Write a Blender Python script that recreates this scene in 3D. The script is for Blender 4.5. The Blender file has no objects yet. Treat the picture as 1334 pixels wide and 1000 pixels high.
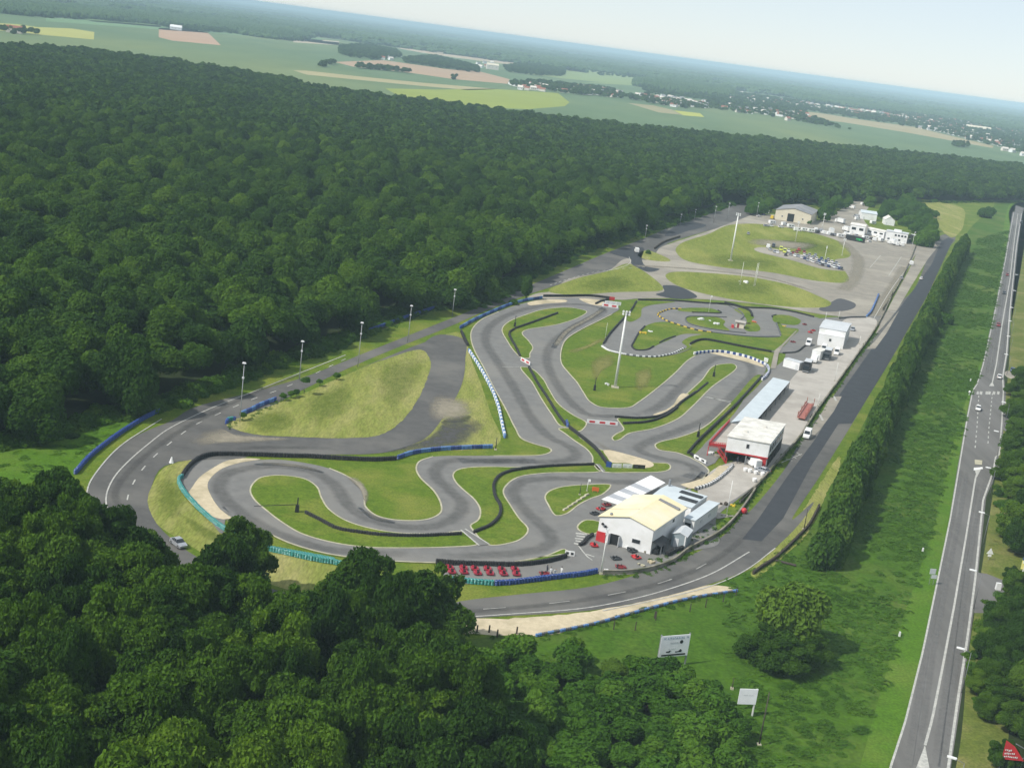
import bpy, bmesh, math, random
import numpy as np
from mathutils import Vector, Matrix
R_ = math.radians
rnd = random.Random(7)
sc = bpy.context.scene
COL = sc.collection
# ------------------------------------------------------------------ camera (aerial view, 100 m up)
W, H, F, HC = 1334., 1000., 1700., 100.
ROLL = R_(7.6); PITCH = math.atan(450 / F)
cp, sp, cr, sr = math.cos(PITCH), math.sin(PITCH), math.cos(ROLL), math.sin(ROLL)
FWD = Vector((0, cp, -sp)); UP0 = Vector((0, sp, cp)); R0 = Vector((1, 0, 0))
RIGHT = R0 * cr + UP0 * sr
UP = -R0 * sr + UP0 * cr
CAMP = Vector((0, 0, HC))
cam = bpy.data.objects.new('camera', bpy.data.cameras.new('camera'))
COL.objects.link(cam); sc.camera = cam
cam.data.sensor_width = 36; cam.data.lens = 36 * F / W
cam.data.clip_start = 1; cam.data.clip_end = 120000
mw = Matrix.Identity(4)
for i in range(3):
    mw[i][0], mw[i][1], mw[i][2], mw[i][3] = RIGHT[i], UP[i], -FWD[i], CAMP[i]
cam.matrix_world = mw

def at(px, py, z=0.):
    "survey point: where the sight line of a spot in the picture meets the level z"
    d = FWD + RIGHT * ((px - W / 2) / F) - UP * ((py - H / 2) / F)
    t = (z - HC) / d.z
    return Vector((d.x * t, d.y * t, z))
def pr(p):
    v = Vector(p) - CAMP; z = v.dot(FWD)
    return W / 2 + F * v.dot(RIGHT) / z, H / 2 - F * v.dot(UP) / z
def hgt(p, topy):
    lo, hi = 0., 80.
    for _ in range(40):
        m = (lo + hi) / 2
        if pr((p[0], p[1], m))[1] > topy: lo = m
        else: hi = m
    return lo
CR = dict(Y=(0, 0, 1), A=(0, 400, 2.942), B=(250, 560, 2.964), C=(560, 560, 2.668), D=(580, 370, 3.176), E=(680, 370, 2.9), F=(700, 240, 2.4255),
          G=(900, 380, 3.332), H=(820, 380, 5.558), I=(1000, 370, 6.25), J=(760, 600, 6.665), K=(920, 500, 7.144), L=(1000, 250, 5.558),
          M=(980, 280, 8.893), N=(1130, 250, 2.857), O=(1100, 580, 2.381), Q=(780, 760, 3.924), R=(400, 0, 3.335), S=(750, 60, 4.4467),
          T=(1034, 80, 4.4467), U=(560, 690, 5.558), V=(0, 600, 2.5), W=(400, 700, 2.668), X=(0, 0, 2.668), Z=(920, 230, 8.3375),
          a=(1234, 580, 5), b=(1234, 800, 5), c=(850, 815, 8.333), d=(1240, 470, 6.67), e=(640, 370, 6.67), g=(980, 560, 5), h=(1040, 380, 2.633))
def px(s):
    out = []; k = (0, 0, 1)
    for tok in s.split():
        if tok in CR: k = CR[tok]; continue
        x, y = tok.split(',')
        out.append((k[0] + float(x) / k[2], k[1] + float(y) / k[2]))
    return out
def gp(s, z=0.): return [at(x, y, z) for x, y in px(s)]
def g1(s, z=0.): return gp(s, z)[0]

def spline(pts, closed=False, step=1.2):
    n = len(pts); out = []
    if n < 3 and not closed:
        pts = list(pts)
    rng = range(n if closed else n - 1)
    for i in rng:
        if closed: p0, p1, p2, p3 = pts[(i - 1) % n], pts[i], pts[(i + 1) % n], pts[(i + 2) % n]
        else: p0, p1, p2, p3 = pts[max(i - 1, 0)], pts[i], pts[i + 1], pts[min(i + 2, n - 1)]
        d0 = max((p1 - p0).length, 1e-3) ** .5; d1 = max((p2 - p1).length, 1e-3) ** .5; d2 = max((p3 - p2).length, 1e-3) ** .5
        L = (p2 - p1).length; m = max(1, int(L / step))
        m1 = ((p1 - p0) / d0 - (p2 - p0) / (d0 + d1) + (p2 - p1) / d1) * d1 if (p1 - p0).length > 1e-3 else (p2 - p1)
        m2 = ((p2 - p1) / d1 - (p3 - p1) / (d1 + d2) + (p3 - p2) / d2) * d1 if (p3 - p2).length > 1e-3 else (p2 - p1)
        for j in range(m):
            t = j / m; t2 = t * t; t3 = t2 * t
            out.append(p1 * (2 * t3 - 3 * t2 + 1) + m1 * (t3 - 2 * t2 + t) + p2 * (-2 * t3 + 3 * t2) + m2 * (t3 - t2))
    if not closed: out.append(pts[-1].copy())
    return out
def resample(pts, step):
    out = [pts[0].copy()]; acc = 0.
    for a, b in zip(pts, pts[1:]):
        L = (b - a).length; s = step - acc
        while s <= L:
            out.append(a.lerp(b, s / L)); s += step
        acc = (acc + L) % step if L else acc
        acc = L - (s - step)
    return out

# ------------------------------------------------------------------ materials
MATS = {}
def _new(name):
    m = bpy.data.materials.new(name); m.use_nodes = True
    nt = m.node_tree; nt.nodes.clear()
    o = nt.nodes.new('ShaderNodeOutputMaterial'); p = nt.nodes.new('ShaderNodeBsdfPrincipled')
    nt.links.new(p.outputs[0], o.inputs[0])
    return m, nt, p, o
def rgb(c): return (c[0], c[1], c[2], 1)
def mat(name, c, c2=None, scale=.3, rough=.8, c3=None, scale3=.03, metal=0., spec=.12, bump=0., detail=6, stretch=None):
    "a noisy base colour between c and c2, with wider blotches towards c3"
    if name in MATS: return MATS[name]
    m, nt, p, o = _new(name); N = nt.nodes.new; L = nt.links.new
    p.inputs['Roughness'].default_value = rough; p.inputs['Metallic'].default_value = metal
    p.inputs['Specular IOR Level'].default_value = spec
    geo = N('ShaderNodeNewGeometry'); vec = geo.outputs['Position']
    if stretch:
        mp = N('ShaderNodeMapping'); mp.inputs['Rotation'].default_value[2] = stretch[0]; mp.inputs['Scale'].default_value = (stretch[1], stretch[2], 1)
        L(vec, mp.inputs[0]); vec = mp.outputs[0]
    if c2 is None: c2 = [x * .8 for x in c]
    n = N('ShaderNodeTexNoise'); n.inputs['Scale'].default_value = scale; n.inputs['Detail'].default_value = detail; n.inputs['Roughness'].default_value = .65
    L(vec, n.inputs['Vector'])
    r = N('ShaderNodeMapRange'); r.inputs[1].default_value = .32; r.inputs[2].default_value = .68; L(n.outputs[0], r.inputs[0])
    mx = N('ShaderNodeMix'); mx.data_type = 'RGBA'; mx.inputs['A'].default_value = rgb(c); mx.inputs['B'].default_value = rgb(c2)
    L(r.outputs[0], mx.inputs['Factor']); out = mx.outputs['Result']
    if c3 is not None:
        n3 = N('ShaderNodeTexNoise'); n3.inputs['Scale'].default_value = scale3; n3.inputs['Detail'].default_value = 5; n3.inputs['Roughness'].default_value = .6
        L(vec, n3.inputs['Vector'])
        r3 = N('ShaderNodeMapRange'); r3.inputs[1].default_value = .47; r3.inputs[2].default_value = .66; L(n3.outputs[0], r3.inputs[0])
        m3 = N('ShaderNodeMix'); m3.data_type = 'RGBA'; m3.inputs['B'].default_value = rgb(c3)
        L(r3.outputs[0], m3.inputs['Factor']); L(out, m3.inputs['A']); out = m3.outputs['Result']
    if bump:
        n4 = N('ShaderNodeTexNoise'); n4.inputs['Scale'].default_value = scale * 5; n4.inputs['Detail'].default_value = 4; L(vec, n4.inputs['Vector'])
        r4 = N('ShaderNodeMapRange'); r4.inputs[1].default_value = .3; r4.inputs[2].default_value = .7; r4.inputs[3].default_value = .72; r4.inputs[4].default_value = 1.22; L(n4.outputs[0], r4.inputs[0])
        m4 = N('ShaderNodeMix'); m4.data_type = 'RGBA'; m4.blend_type = 'MULTIPLY'; m4.inputs['Factor'].default_value = 1.; L(out, m4.inputs['A']); L(r4.outputs[0], m4.inputs['B']); out = m4.outputs['Result']
    L(out, p.inputs['Base Color'])
    if bump:
        b = N('ShaderNodeBump'); b.inputs['Strength'].default_value = bump; b.inputs['Distance'].default_value = .3
        L(n.outputs[0], b.inputs['Height']); L(b.outputs[0], p.inputs['Normal'])
    MATS[name] = m; return m
def leafmat(name, dark, mid, light, trans=.2):
    if name in MATS: return MATS[name]
    m, nt, p, o = _new(name); N = nt.nodes.new; L = nt.links.new
    oi = N('ShaderNodeObjectInfo'); a = N('ShaderNodeAttribute'); a.attribute_name = 'tone'
    geo = N('ShaderNodeNewGeometry'); n = N('ShaderNodeTexNoise'); n.inputs['Scale'].default_value = .012; n.inputs['Detail'].default_value = 3
    L(geo.outputs['Position'], n.inputs['Vector'])
    def mul(x, k):
        q = N('ShaderNodeMath'); q.operation = 'MULTIPLY'; L(x, q.inputs[0]); q.inputs[1].default_value = k; return q.outputs[0]
    def add(x, y):
        q = N('ShaderNodeMath'); q.operation = 'ADD'; L(x, q.inputs[0]); L(y, q.inputs[1]); return q.outputs[0]
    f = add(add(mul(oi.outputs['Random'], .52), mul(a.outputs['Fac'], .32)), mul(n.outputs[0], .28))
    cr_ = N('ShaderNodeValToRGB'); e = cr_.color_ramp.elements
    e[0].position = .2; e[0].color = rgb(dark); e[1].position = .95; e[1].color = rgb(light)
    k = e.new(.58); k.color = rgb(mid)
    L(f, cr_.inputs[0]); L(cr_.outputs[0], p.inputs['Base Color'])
    p.inputs['Roughness'].default_value = .6; p.inputs['Specular IOR Level'].default_value = .1
    t = N('ShaderNodeBsdfTranslucent'); L(cr_.outputs[0], t.inputs[0])
    mx = N('ShaderNodeMixShader'); mx.inputs[0].default_value = trans
    L(p.outputs[0], mx.inputs[1]); L(t.outputs[0], mx.inputs[2]); L(mx.outputs[0], o.inputs[0])
    MATS[name] = m; return m
def plain(name, c, rough=.5, metal=0., spec=.4):
    return mat(name, c, [x * .86 for x in c], .8, rough, metal=metal, spec=spec)

M_grass = mat('mown_grass', (.20, .225, .042), (.125, .165, .022), .5, .9, (.24, .25, .06), .06, stretch=(2.5, 1, .25), bump=.25)
M_green = mat('lush_grass', (.118, .175, .016), (.066, .118, .009), .5, .9, (.16, .185, .03), .07, bump=.3)
M_dry = mat('dry_grass', (.235, .245, .06), (.155, .19, .036), .5, .9, (.29, .27, .10), .09, stretch=(.6, 1, .22), bump=.2)
M_rough = mat('rough_meadow', (.062, .132, .009), (.038, .090, .006), .25, .95, (.09, .13, .022), .03, bump=.5)
M_verge2 = mat('dry_verge', (.13, .155, .03), (.08, .11, .018), .4, .95, (.19, .18, .06), .08, bump=.3)
M_verge = mat('verge_grass', (.078, .165, .011), (.055, .125, .008), .4, .95, (.105, .165, .022), .05, bump=.3)
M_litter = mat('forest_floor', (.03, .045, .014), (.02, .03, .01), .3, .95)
M_soil = mat('farmland', (.12, .18, .085), (.09, .145, .068), .006, .95, (.17, .21, .085), .0016, stretch=(.4, 1, .35))
M_kart = mat('worn_asphalt', (.19, .187, .176), (.148, .146, .139), .3, .85, (.20, .193, .175), .04)
M_road = mat('road_asphalt', (.112, .109, .103), (.082, .081, .078), .3, .85, (.15, .144, .13), .035)
M_hwy = mat('highway_asphalt', (.15, .146, .136), (.115, .112, .105), .5, .85, (.185, .18, .172), .05, stretch=(R_(27), 1, .06))
M_dark = mat('fresh_asphalt', (.052, .056, .062), (.042, .045, .05), .3, .75)
M_patch = mat('patched_asphalt', (.09, .09, .093), (.07, .07, .073), .3, .85)
M_pale = mat('pale_concrete', (.43, .40, .355), (.36, .335, .295), .2, .85, (.31, .285, .25), .05)
M_upper = mat('weathered_asphalt', (.29, .262, .215), (.215, .198, .168), .15, .85, (.35, .32, .26), .03)
M_sand = mat('sand', (.56, .48, .33), (.45, .38, .26), .8, .95, (.36, .31, .2), .15)
M_dirt = mat('bare_dirt', (.33, .285, .21), (.2, .175, .13), .4, .95, (.17, .19, .06), .12)
M_white = plain('white_paint', (.78, .78, .74), .7)
M_line = mat('road_paint', (.52, .51, .46), (.30, .30, .28), 1.2, .8)
M_kerb = mat('kerb_concrete', (.47, .44, .32), (.32, .30, .21), .5, .85)
M_wallc = mat('aged_concrete', (.30, .27, .22), (.18, .165, .13), .4, .9, (.1, .11, .06), .25)
M_tyre = plain('tyre_rubber', (.022, .022, .023), .6)
M_tyreg = plain('grey_tyre', (.12, .125, .13), .7)
M_blue = plain('blue_plastic', (.025, .065, .25), .35, spec=.5)
M_blue2 = plain('faded_blue_plastic', (.10, .22, .46), .4, spec=.5)
M_teal = plain('teal_plastic', (.045, .27, .25), .35, spec=.5)
M_kred = plain('kart_red', (.36, .028, .05), .45)
M_red = plain('red_paint', (.52, .035, .04), .45)
M_dred = plain('dark_red_paint', (.24, .03, .035), .5)
M_orange = plain('orange_paint', (.62, .14, .03), .5)
M_yellow = plain('yellow_paint', (.68, .48, .03), .5)
M_sign = plain('bright_sign_face', (.9, .9, .9), .5)
M_wht = plain('white_plastic', (.78, .78, .76), .4)
M_clad = mat('white_cladding', (.78, .78, .77), (.72, .72, .71), .3, .55, (.66, .66, .63), .25)
M_cream = mat('cream_roof_sheet', (.80, .70, .44), (.72, .62, .38), .35, .5, (.74, .7, .54), .1)
M_wroof = mat('white_roof_felt', (.74, .72, .66), (.6, .58, .52), .5, .7, (.5, .48, .43), .3)
M_broof = mat('pale_blue_roof', (.54, .59, .605), (.46, .51, .53), .3, .45)
M_groof = mat('grey_roof_sheet', (.25, .25, .255), (.19, .19, .195), .4, .6, (.3, .29, .28), .1)
M_lroof = mat('light_grey_sheet', (.56, .58, .585), (.47, .49, .5), .3, .5)
M_ltrans = mat('translucent_sheet', (.40, .41, .43), (.33, .34, .36), .4, .4)
M_black = plain('black_paint', (.018, .019, .02), .5)
M_glass = plain('dark_glass', (.02, .025, .03), .08, spec=.7)
M_steel = plain('galvanised_steel', (.25, .26, .27), .5, metal=.2)
M_pole = plain('pale_pole', (.78, .78, .74), .5)
M_wood = mat('weathered_wood', (.09, .075, .06), (.05, .042, .034), 2., .85)
M_bark = mat('tree_bark', (.075, .06, .045), (.045, .037, .028), 2.5, .95)
M_shed = plain('grey_green_sheet', (.27, .32, .34), .5)
M_cgrey = plain('light_grey_panel', (.62, .63, .63), .5)
M_beige = mat('beige_render', (.66, .60, .46), (.58, .53, .41), .3, .8)
M_brick = mat('roof_tile', (.33, .13, .085), (.24, .1, .07), .4, .85)
M_hwall = mat('house_render', (.68, .63, .55), (.6, .55, .48), .2, .85)
M_silver = plain('silver_paint', (.42, .44, .47), .3, metal=.4)
M_carblue = plain('blue_paint', (.04, .08, .2), .35)
M_cargrey = plain('charcoal_paint', (.05, .055, .06), .35)
M_lime = plain('lime_paint', (.55, .60, .10), .5)
M_greenp = plain('green_paint', (.01, .42, .10), .5)
M_skin = plain('skin', (.5, .3, .22), .6)
M_cloth = plain('white_overalls', (.72, .72, .7), .8)
M_clothd = plain('dark_clothes', (.03, .035, .05), .8)
M_leaf = leafmat('oak_leaves', (.017, .047, .005), (.036, .088, .007), (.080, .155, .012), .3)
M_leafs = leafmat('shrub_leaves', (.028, .078, .006), (.055, .135, .010), (.095, .185, .016), .25)
M_leafl = leafmat('ash_leaves', (.040, .092, .006), (.072, .15, .010), (.12, .21, .016), .35)
M_leafp = leafmat('poplar_leaves', (.032, .080, .009), (.058, .125, .013), (.10, .17, .02), .25)
M_leafy = leafmat('lime_leaves', (.06, .12, .012), (.10, .18, .018), (.17, .25, .035), .25)
M_leaff = leafmat('distant_leaves', (.03, .065, .02), (.045, .09, .025), (.07, .125, .03), .1)

# ------------------------------------------------------------------ mesh builder
class MB:
    def __init__(s): s.v = []; s.f = []; s.m = []
    def add(s, vs, fs, mi=0):
        o = len(s.v); s.v += [tuple(v) for v in vs]; s.f += [[o + i for i in f] for f in fs]; s.m += [mi] * len(fs); return s
    def box(s, c, d, rz=0., mi=0, taper=0.):
        x, y, z = d[0] / 2, d[1] / 2, d[2] / 2; ca, sa = math.cos(rz), math.sin(rz); vs = []
        for k in (-1, 1):
            q = 1 - taper if k > 0 else 1
            for (i, j) in ((-1, -1), (1, -1), (1, 1), (-1, 1)):
                a, b = i * x * q, j * y * q
                vs.append((c[0] + a * ca - b * sa, c[1] + a * sa + b * ca, c[2] + k * z))
        return s.add(vs, [(3, 2, 1, 0), (4, 5, 6, 7), (0, 1, 5, 4), (1, 2, 6, 5), (2, 3, 7, 6), (3, 0, 4, 7)], mi)
    def prism(s, poly, z0, z1, mi=0, bot=True):
        n = len(poly); vs = [(p[0], p[1], z0) for p in poly] + [(p[0], p[1], z1) for p in poly]
        fs = [tuple(range(n, 2 * n))] + ([tuple(range(n - 1, -1, -1))] if bot else []) + [(i, (i + 1) % n, n + (i + 1) % n, n + i) for i in range(n)]
        return s.add(vs, fs, mi)
    def prof(s, pts, y0, y1, mi=0):
        "side profile in x-z pulled from y0 to y1"
        n = len(pts); vs = [(p[0], y0, p[1]) for p in pts] + [(p[0], y1, p[1]) for p in pts]
        return s.add(vs, [tuple(range(n)), tuple(range(2 * n - 1, n - 1, -1))] + [(n + i, n + (i + 1) % n, (i + 1) % n, i) for i in range(n)], mi)
    def cyl(s, a, b, r, r2=None, n=8, mi=0):
        a, b = Vector(a), Vector(b); r2 = r if r2 is None else r2
        d = (b - a).normalized(); u = d.orthogonal().normalized(); w = d.cross(u)
        vs = []
        for c, q in ((a, r), (b, r2)):
            for i in range(n):
                t = 2 * math.pi * i / n; vs.append(c + (u * math.cos(t) + w * math.sin(t)) * q)
        return s.add(vs, [tuple(range(n - 1, -1, -1)), tuple(range(n, 2 * n))] + [(i, (i + 1) % n, n + (i + 1) % n, n + i) for i in range(n)], mi)
    def lathe(s, c, prof, n=10, mi=0, ph=0.):
        vs = []; k = len(prof)
        for r, z in prof:
            for i in range(n):
                t = 2 * math.pi * i / n + ph; vs.append((c[0] + r * math.cos(t), c[1] + r * math.sin(t), c[2] + z))
        fs = [(j * n + i, j * n + (i + 1) % n, (j + 1) * n + (i + 1) % n, (j + 1) * n + i) for j in range(k - 1) for i in range(n)]
        fs.append(tuple((k - 1) * n + i for i in range(n)))
        return s.add(vs, fs, mi)
    def ball(s, c, r, mi=0, seg=8, rings=5, sz=1.):
        pr_ = [(r * math.sin(math.pi * i / rings) + 1e-4, -r * sz * math.cos(math.pi * i / rings)) for i in range(rings + 1)]
        return s.lathe(c, pr_, seg, mi)
    def quad(s, *p, mi=0): return s.add(p, [tuple(range(len(p)))], mi)
    def mesh(s, name, mats, smooth=False):
        me = bpy.data.meshes.new(name); me.from_pydata(s.v, [], s.f)
        for m in (mats if isinstance(mats, (list, tuple)) else [mats]): me.materials.append(m)
        if any(s.m): me.polygons.foreach_set('material_index', s.m)
        if smooth: me.polygons.foreach_set('use_smooth', [True] * len(s.f))
        me.update(); return me
    def build(s, name, mats, parent=None, smooth=False):
        o = bpy.data.objects.new(name, s.mesh(name, mats, smooth)); COL.objects.link(o)
        if parent: o.parent = parent
        return o
def tag(o, label, cat, group=None, kind=None):
    o['label'] = label; o['category'] = cat
    if group: o['group'] = group
    if kind: o['kind'] = kind
    return o
def thing(name, label, cat, loc=(0, 0, 0), rz=0., group=None):
    o = bpy.data.objects.new(name, None); COL.objects.link(o); o.location = loc; o.rotation_euler[2] = rz
    o.empty_display_size = .5
    return tag(o, label, cat, group)
def recentre(o, p):
    p = Vector(p); o.data.transform(Matrix.Translation(-p)); o.location = p; return o
def dup(root, loc, rz=None, label=None, group=None, scale=None):
    r = root.copy(); COL.objects.link(r); r.location = loc
    if rz is not None: r.rotation_euler[2] = rz
    if label: r['label'] = label
    if group: r['group'] = group
    if scale: r.scale = (scale,) * 3 if not hasattr(scale, '__len__') else scale
    for ch in root.children:
        c = ch.copy(); COL.objects.link(c); c.parent = r
        for g in ch.children:
            d = g.copy(); COL.objects.link(d); d.parent = c
    return r
def struct(name, mb, m, label, cat):
    o = mb.build(name, m); return tag(o, label, cat, kind='structure')

def sheet(name, s, z, m, label, cat, smooth=True, step=1.5, pts=None, wob=0.):
    P = pts if pts is not None else gp(s)
    if smooth: P = spline(P, True, step)
    if wob:
        r = random.Random(len(P))
        P = [p + Vector((r.uniform(-wob, wob), r.uniform(-wob, wob), 0)) for p in P]
    bm = bmesh.new(); vs = [bm.verts.new((p.x, p.y, z)) for p in P]
    f = bm.faces.new(vs); f.normal_update()
    if f.normal.z < 0: f.normal_flip()
    bmesh.ops.triangulate(bm, faces=[f], ngon_method='BEAUTY')
    me = bpy.data.meshes.new(name); bm.to_mesh(me); bm.free(); me.materials.append(m)
    o = bpy.data.objects.new(name, me); COL.objects.link(o)
    return tag(o, label, cat, kind='structure')
def strip(P, width, z0, z1, closed=False, mb=None, off=0.):
    "a band along a path; z1>z0 gives it height (kerb)"
    mb = mb or MB(); n = len(P); L, Rr = [], []
    for i in range(n):
        a = P[(i - 1) % n] if closed or i > 0 else P[i]; b = P[(i + 1) % n] if closed or i < n - 1 else P[i]
        t = (b - a); t.z = 0; t.normalize(); nn = Vector((-t.y, t.x, 0)); c = P[i] + nn * off
        L.append(c + nn * width / 2); Rr.append(c - nn * width / 2)
    vs = []
    for i in range(n):
        vs += [(L[i].x, L[i].y, z0), (L[i].x, L[i].y, z1), (Rr[i].x, Rr[i].y, z1), (Rr[i].x, Rr[i].y, z0)]
    fs = []
    for i in range(n if closed else n - 1):
        a, b = 4 * i, 4 * ((i + 1) % n)
        fs.append((a + 1, a + 2, b + 2, b + 1))
        if z1 - z0 > .03: fs += [(a, a + 1, b + 1, b), (a + 2, a + 3, b + 3, b + 2)]
    mb.add(vs, fs); return mb
def dashes(P, width, z, on, off, mb=None):
    mb = mb or MB(); P = resample(P, .5); k = 0; per = int((on + off) / .5); no = int(on / .5)
    while k + no < len(P):
        strip(P[k:k + no + 1], width, z, z, mb=mb); k += per
    return mb

def fademat(name, c, c2, scale, thr=.5):
    "worn material that thins out raggedly where the vertex value 'cover' drops to 0"
    if name in MATS: return MATS[name]
    m, nt, p, o = _new(name); N = nt.nodes.new; L = nt.links.new; p.inputs['Roughness'].default_value = .9; p.inputs['Specular IOR Level'].default_value = .1
    geo = N('ShaderNodeNewGeometry'); a = N('ShaderNodeAttribute'); a.attribute_name = 'cover'
    n = N('ShaderNodeTexNoise'); n.inputs['Scale'].default_value = scale; n.inputs['Detail'].default_value = 6; n.inputs['Roughness'].default_value = .7; L(geo.outputs['Position'], n.inputs['Vector'])
    mx = N('ShaderNodeMix'); mx.data_type = 'RGBA'; mx.inputs['A'].default_value = rgb(c); mx.inputs['B'].default_value = rgb(c2); L(n.outputs[0], mx.inputs['Factor']); L(mx.outputs['Result'], p.inputs['Base Color'])
    s = N('ShaderNodeMath'); s.operation = 'ADD'; L(a.outputs['Fac'], s.inputs[0]); L(n.outputs[0], s.inputs[1])
    r = N('ShaderNodeMapRange'); r.inputs[1].default_value = .55; r.inputs[2].default_value = 1.25; r.inputs[4].default_value = thr; L(s.outputs[0], r.inputs[0])
    t = N('ShaderNodeBsdfTransparent'); ms = N('ShaderNodeMixShader'); L(r.outputs[0], ms.inputs[0]); L(t.outputs[0], ms.inputs[1]); L(p.outputs[0], ms.inputs[2]); L(ms.outputs[0], o.inputs[0])
    MATS[name] = m; return m
def worn(P, width, z, m, name, label, cat):
    "a band along a path that fades to both sides and at its ends"
    mb = MB(); n = len(P); cov = []
    for i in range(n):
        t = (P[min(i + 1, n - 1)] - P[max(i - 1, 0)]); t.z = 0; t.normalize(); nn = Vector((-t.y, t.x, 0)); e = min(1, i / 6, (n - 1 - i) / 6)
        for k in (-.5, -.2, .2, .5): q = P[i] + nn * width * k; mb.v.append((q.x, q.y, z)); cov.append(0. if abs(k) > .4 else .55 * e)
    for i in range(n - 1):
        for k in range(3): a = 4 * i + k; mb.f.append([a + 1, a, a + 4, a + 5]); mb.m.append(0)
    o = mb.build(name, m); a = o.data.attributes.new('cover', 'FLOAT', 'POINT'); a.data.foreach_set('value', cov)
    return tag(o, label, cat, kind='structure')
def blob(s, z, m, name, label, cat):
    P = spline(gp(s), True, 1.2); n = len(P); c = sum(P, Vector()) / n; mb = MB(); cov = []
    for f, k in ((1.25, 0.), (.85, .4), (.45, .62)):
        for p_ in P: q = c + (p_ - c) * f; mb.v.append((q.x, q.y, z)); cov.append(k)
    mb.v.append((c.x, c.y, z)); cov.append(.65)
    for r in range(2):
        for i in range(n): j = (i + 1) % n; mb.f.append([r * n + i, r * n + j, (r + 1) * n + j, (r + 1) * n + i]); mb.m.append(0)
    for i in range(n): mb.f.append([2 * n + i, 2 * n + (i + 1) % n, 3 * n]); mb.m.append(0)
    o = mb.build(name, m); a = o.data.attributes.new('cover', 'FLOAT', 'POINT'); a.data.foreach_set('value', cov)
    return tag(o, label, cat, kind='structure')
M_rubber = fademat('rubber_marks', (.06, .06, .06), (.085, .084, .08), .5, .36)
M_wheel = fademat('polished_asphalt', (.20, .197, .19), (.17, .168, .16), .5, .6)
M_dust = fademat('dusty_asphalt', (.30, .27, .21), (.24, .22, .17), .5, .8)
M_wornf = fademat('worn_turf', (.24, .22, .075), (.17, .18, .045), .4, .9)
M_dirtf = fademat('scraped_dirt', (.34, .30, .23), (.22, .20, .15), .4, 1.)
M_tarf = fademat('dark_scrapings', (.06, .06, .06), (.09, .088, .085), .4, 1.)
M_greenf = fademat('green_regrowth', (.10, .15, .02), (.13, .18, .025), .25, .5)
# ------------------------------------------------------------------ ground
def ground():
    g = [-40000, -22000, -12000, -7000, -4000, -2400, -1500, -1000, -700, -500, -350, -200, -100, 0]
    xs = g + [-x for x in reversed(g[:-1])]; ys = [-3000, -1200, -500, -200] + [0, 100, 200, 300, 400, 550, 700, 1000, 1500, 2400, 4000, 7000, 12000, 22000, 40000]
    vs = [(x, y, 0) for y in ys for x in xs]; n = len(xs)
    fs = [(j * n + i, j * n + i + 1, (j + 1) * n + i + 1, (j + 1) * n + i) for j in range(len(ys) - 1) for i in range(n - 1)]
    return struct('ground', MB().add(vs, fs), M_soil, 'flat green farmland reaching the hazy horizon', 'ground')
ground()
Z = .02
# local ground cover, laid one over the other
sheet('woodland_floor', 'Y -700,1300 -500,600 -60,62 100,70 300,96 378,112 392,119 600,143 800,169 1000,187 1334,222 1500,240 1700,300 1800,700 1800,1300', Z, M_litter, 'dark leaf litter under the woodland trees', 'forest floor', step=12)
sheet('meadow', 'Y 940,745 1010,720 1075,640 1150,500 1262,300 1300,262 1345,268 1334,300 1300,470 1260,640 1215,830 1160,1000 1120,1130 900,1130 760,1000 590,850 590,824 760,812', Z * 2, M_rough, 'rough green meadow between the poplars and the highway', 'meadow', step=5)
sheet('verge', 'Y 1322,262 1330,262 1316,430 1284,560 1268,690 1222,840 1180,1000 1150,1120 1090,1120 1120,1000 1165,840 1215,690 1246,560 1290,430', Z * 3, M_verge, 'lusher mown verge along the near side of the highway', 'verge', step=6)
sheet('verge', 'Y 1334,262 1420,262 1400,500 1345,700 1325,850 1310,1000 1300,1120 1200,1120 1245,1000 1262,850 1285,700 1312,500 1322,330', Z * 3, M_verge2, 'dry mown verge on the far side of the highway', 'verge', step=6)
sheet('infield', 'Y 0,588 100,560 204,536 290,504 340,483 450,446 540,414 600,390 700,357 782,323 885,290 960,266 1060,255 1130,255 1240,262 1290,262 1262,300 1225,372 1150,505 1075,640 1010,722 960,750 760,815 590,835 500,850 330,850 150,800 60,760 -60,720 -60,600', Z * 3, M_green, 'grass around and between the tracks', 'lawn', step=4)
sheet('dry_grass', 'A 640,610 745,585 760,590 710,630 690,660 700,720 790,810 860,860 940,900 1020,930 1200,975 Y 480,745 520,760 560,790 560,800 400,775 300,740 240,706 A 600,830 565,745 580,690', Z * 4, M_dry, 'dry yellowed grass inside the left bend', 'lawn')
sheet('dry_grass', 'D 60,200 0,210 -20,330 0,420 -40,500 -70,590 -150,660 -160,690 0,690 60,690 200,672 230,640 190,540 150,420 110,320', Z * 4, M_dry, 'dry worn grass strip beside the connecting road', 'lawn')
sheet('meadow', 'A 0,560 150,480 330,450 500,425 590,405 500,465 400,535 320,610 280,650 300,720 200,760 -120,760 -120,580', Z * 4, M_verge, 'bright rank grass between the wood and the left bend', 'meadow')
sheet('sandy_verge', 'C 30,668 300,655 550,632 720,600 860,565 970,540 1075,556 900,588 740,628 560,678 370,716 200,712 30,700', Z * 4.6, M_sand, 'sandy verge between the bottom bend and the blue barrier', 'sand', wob=.3)
sheet('dry_verge', 'g 0,895 60,850 160,760 260,640 350,490 430,370 520,230 570,170 570,250 490,400 450,500 395,610 335,700 225,810 140,885 10,975', Z * 4.7, M_dry, 'dry grass between the last bend and its guard rail', 'verge', wob=.2)
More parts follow.
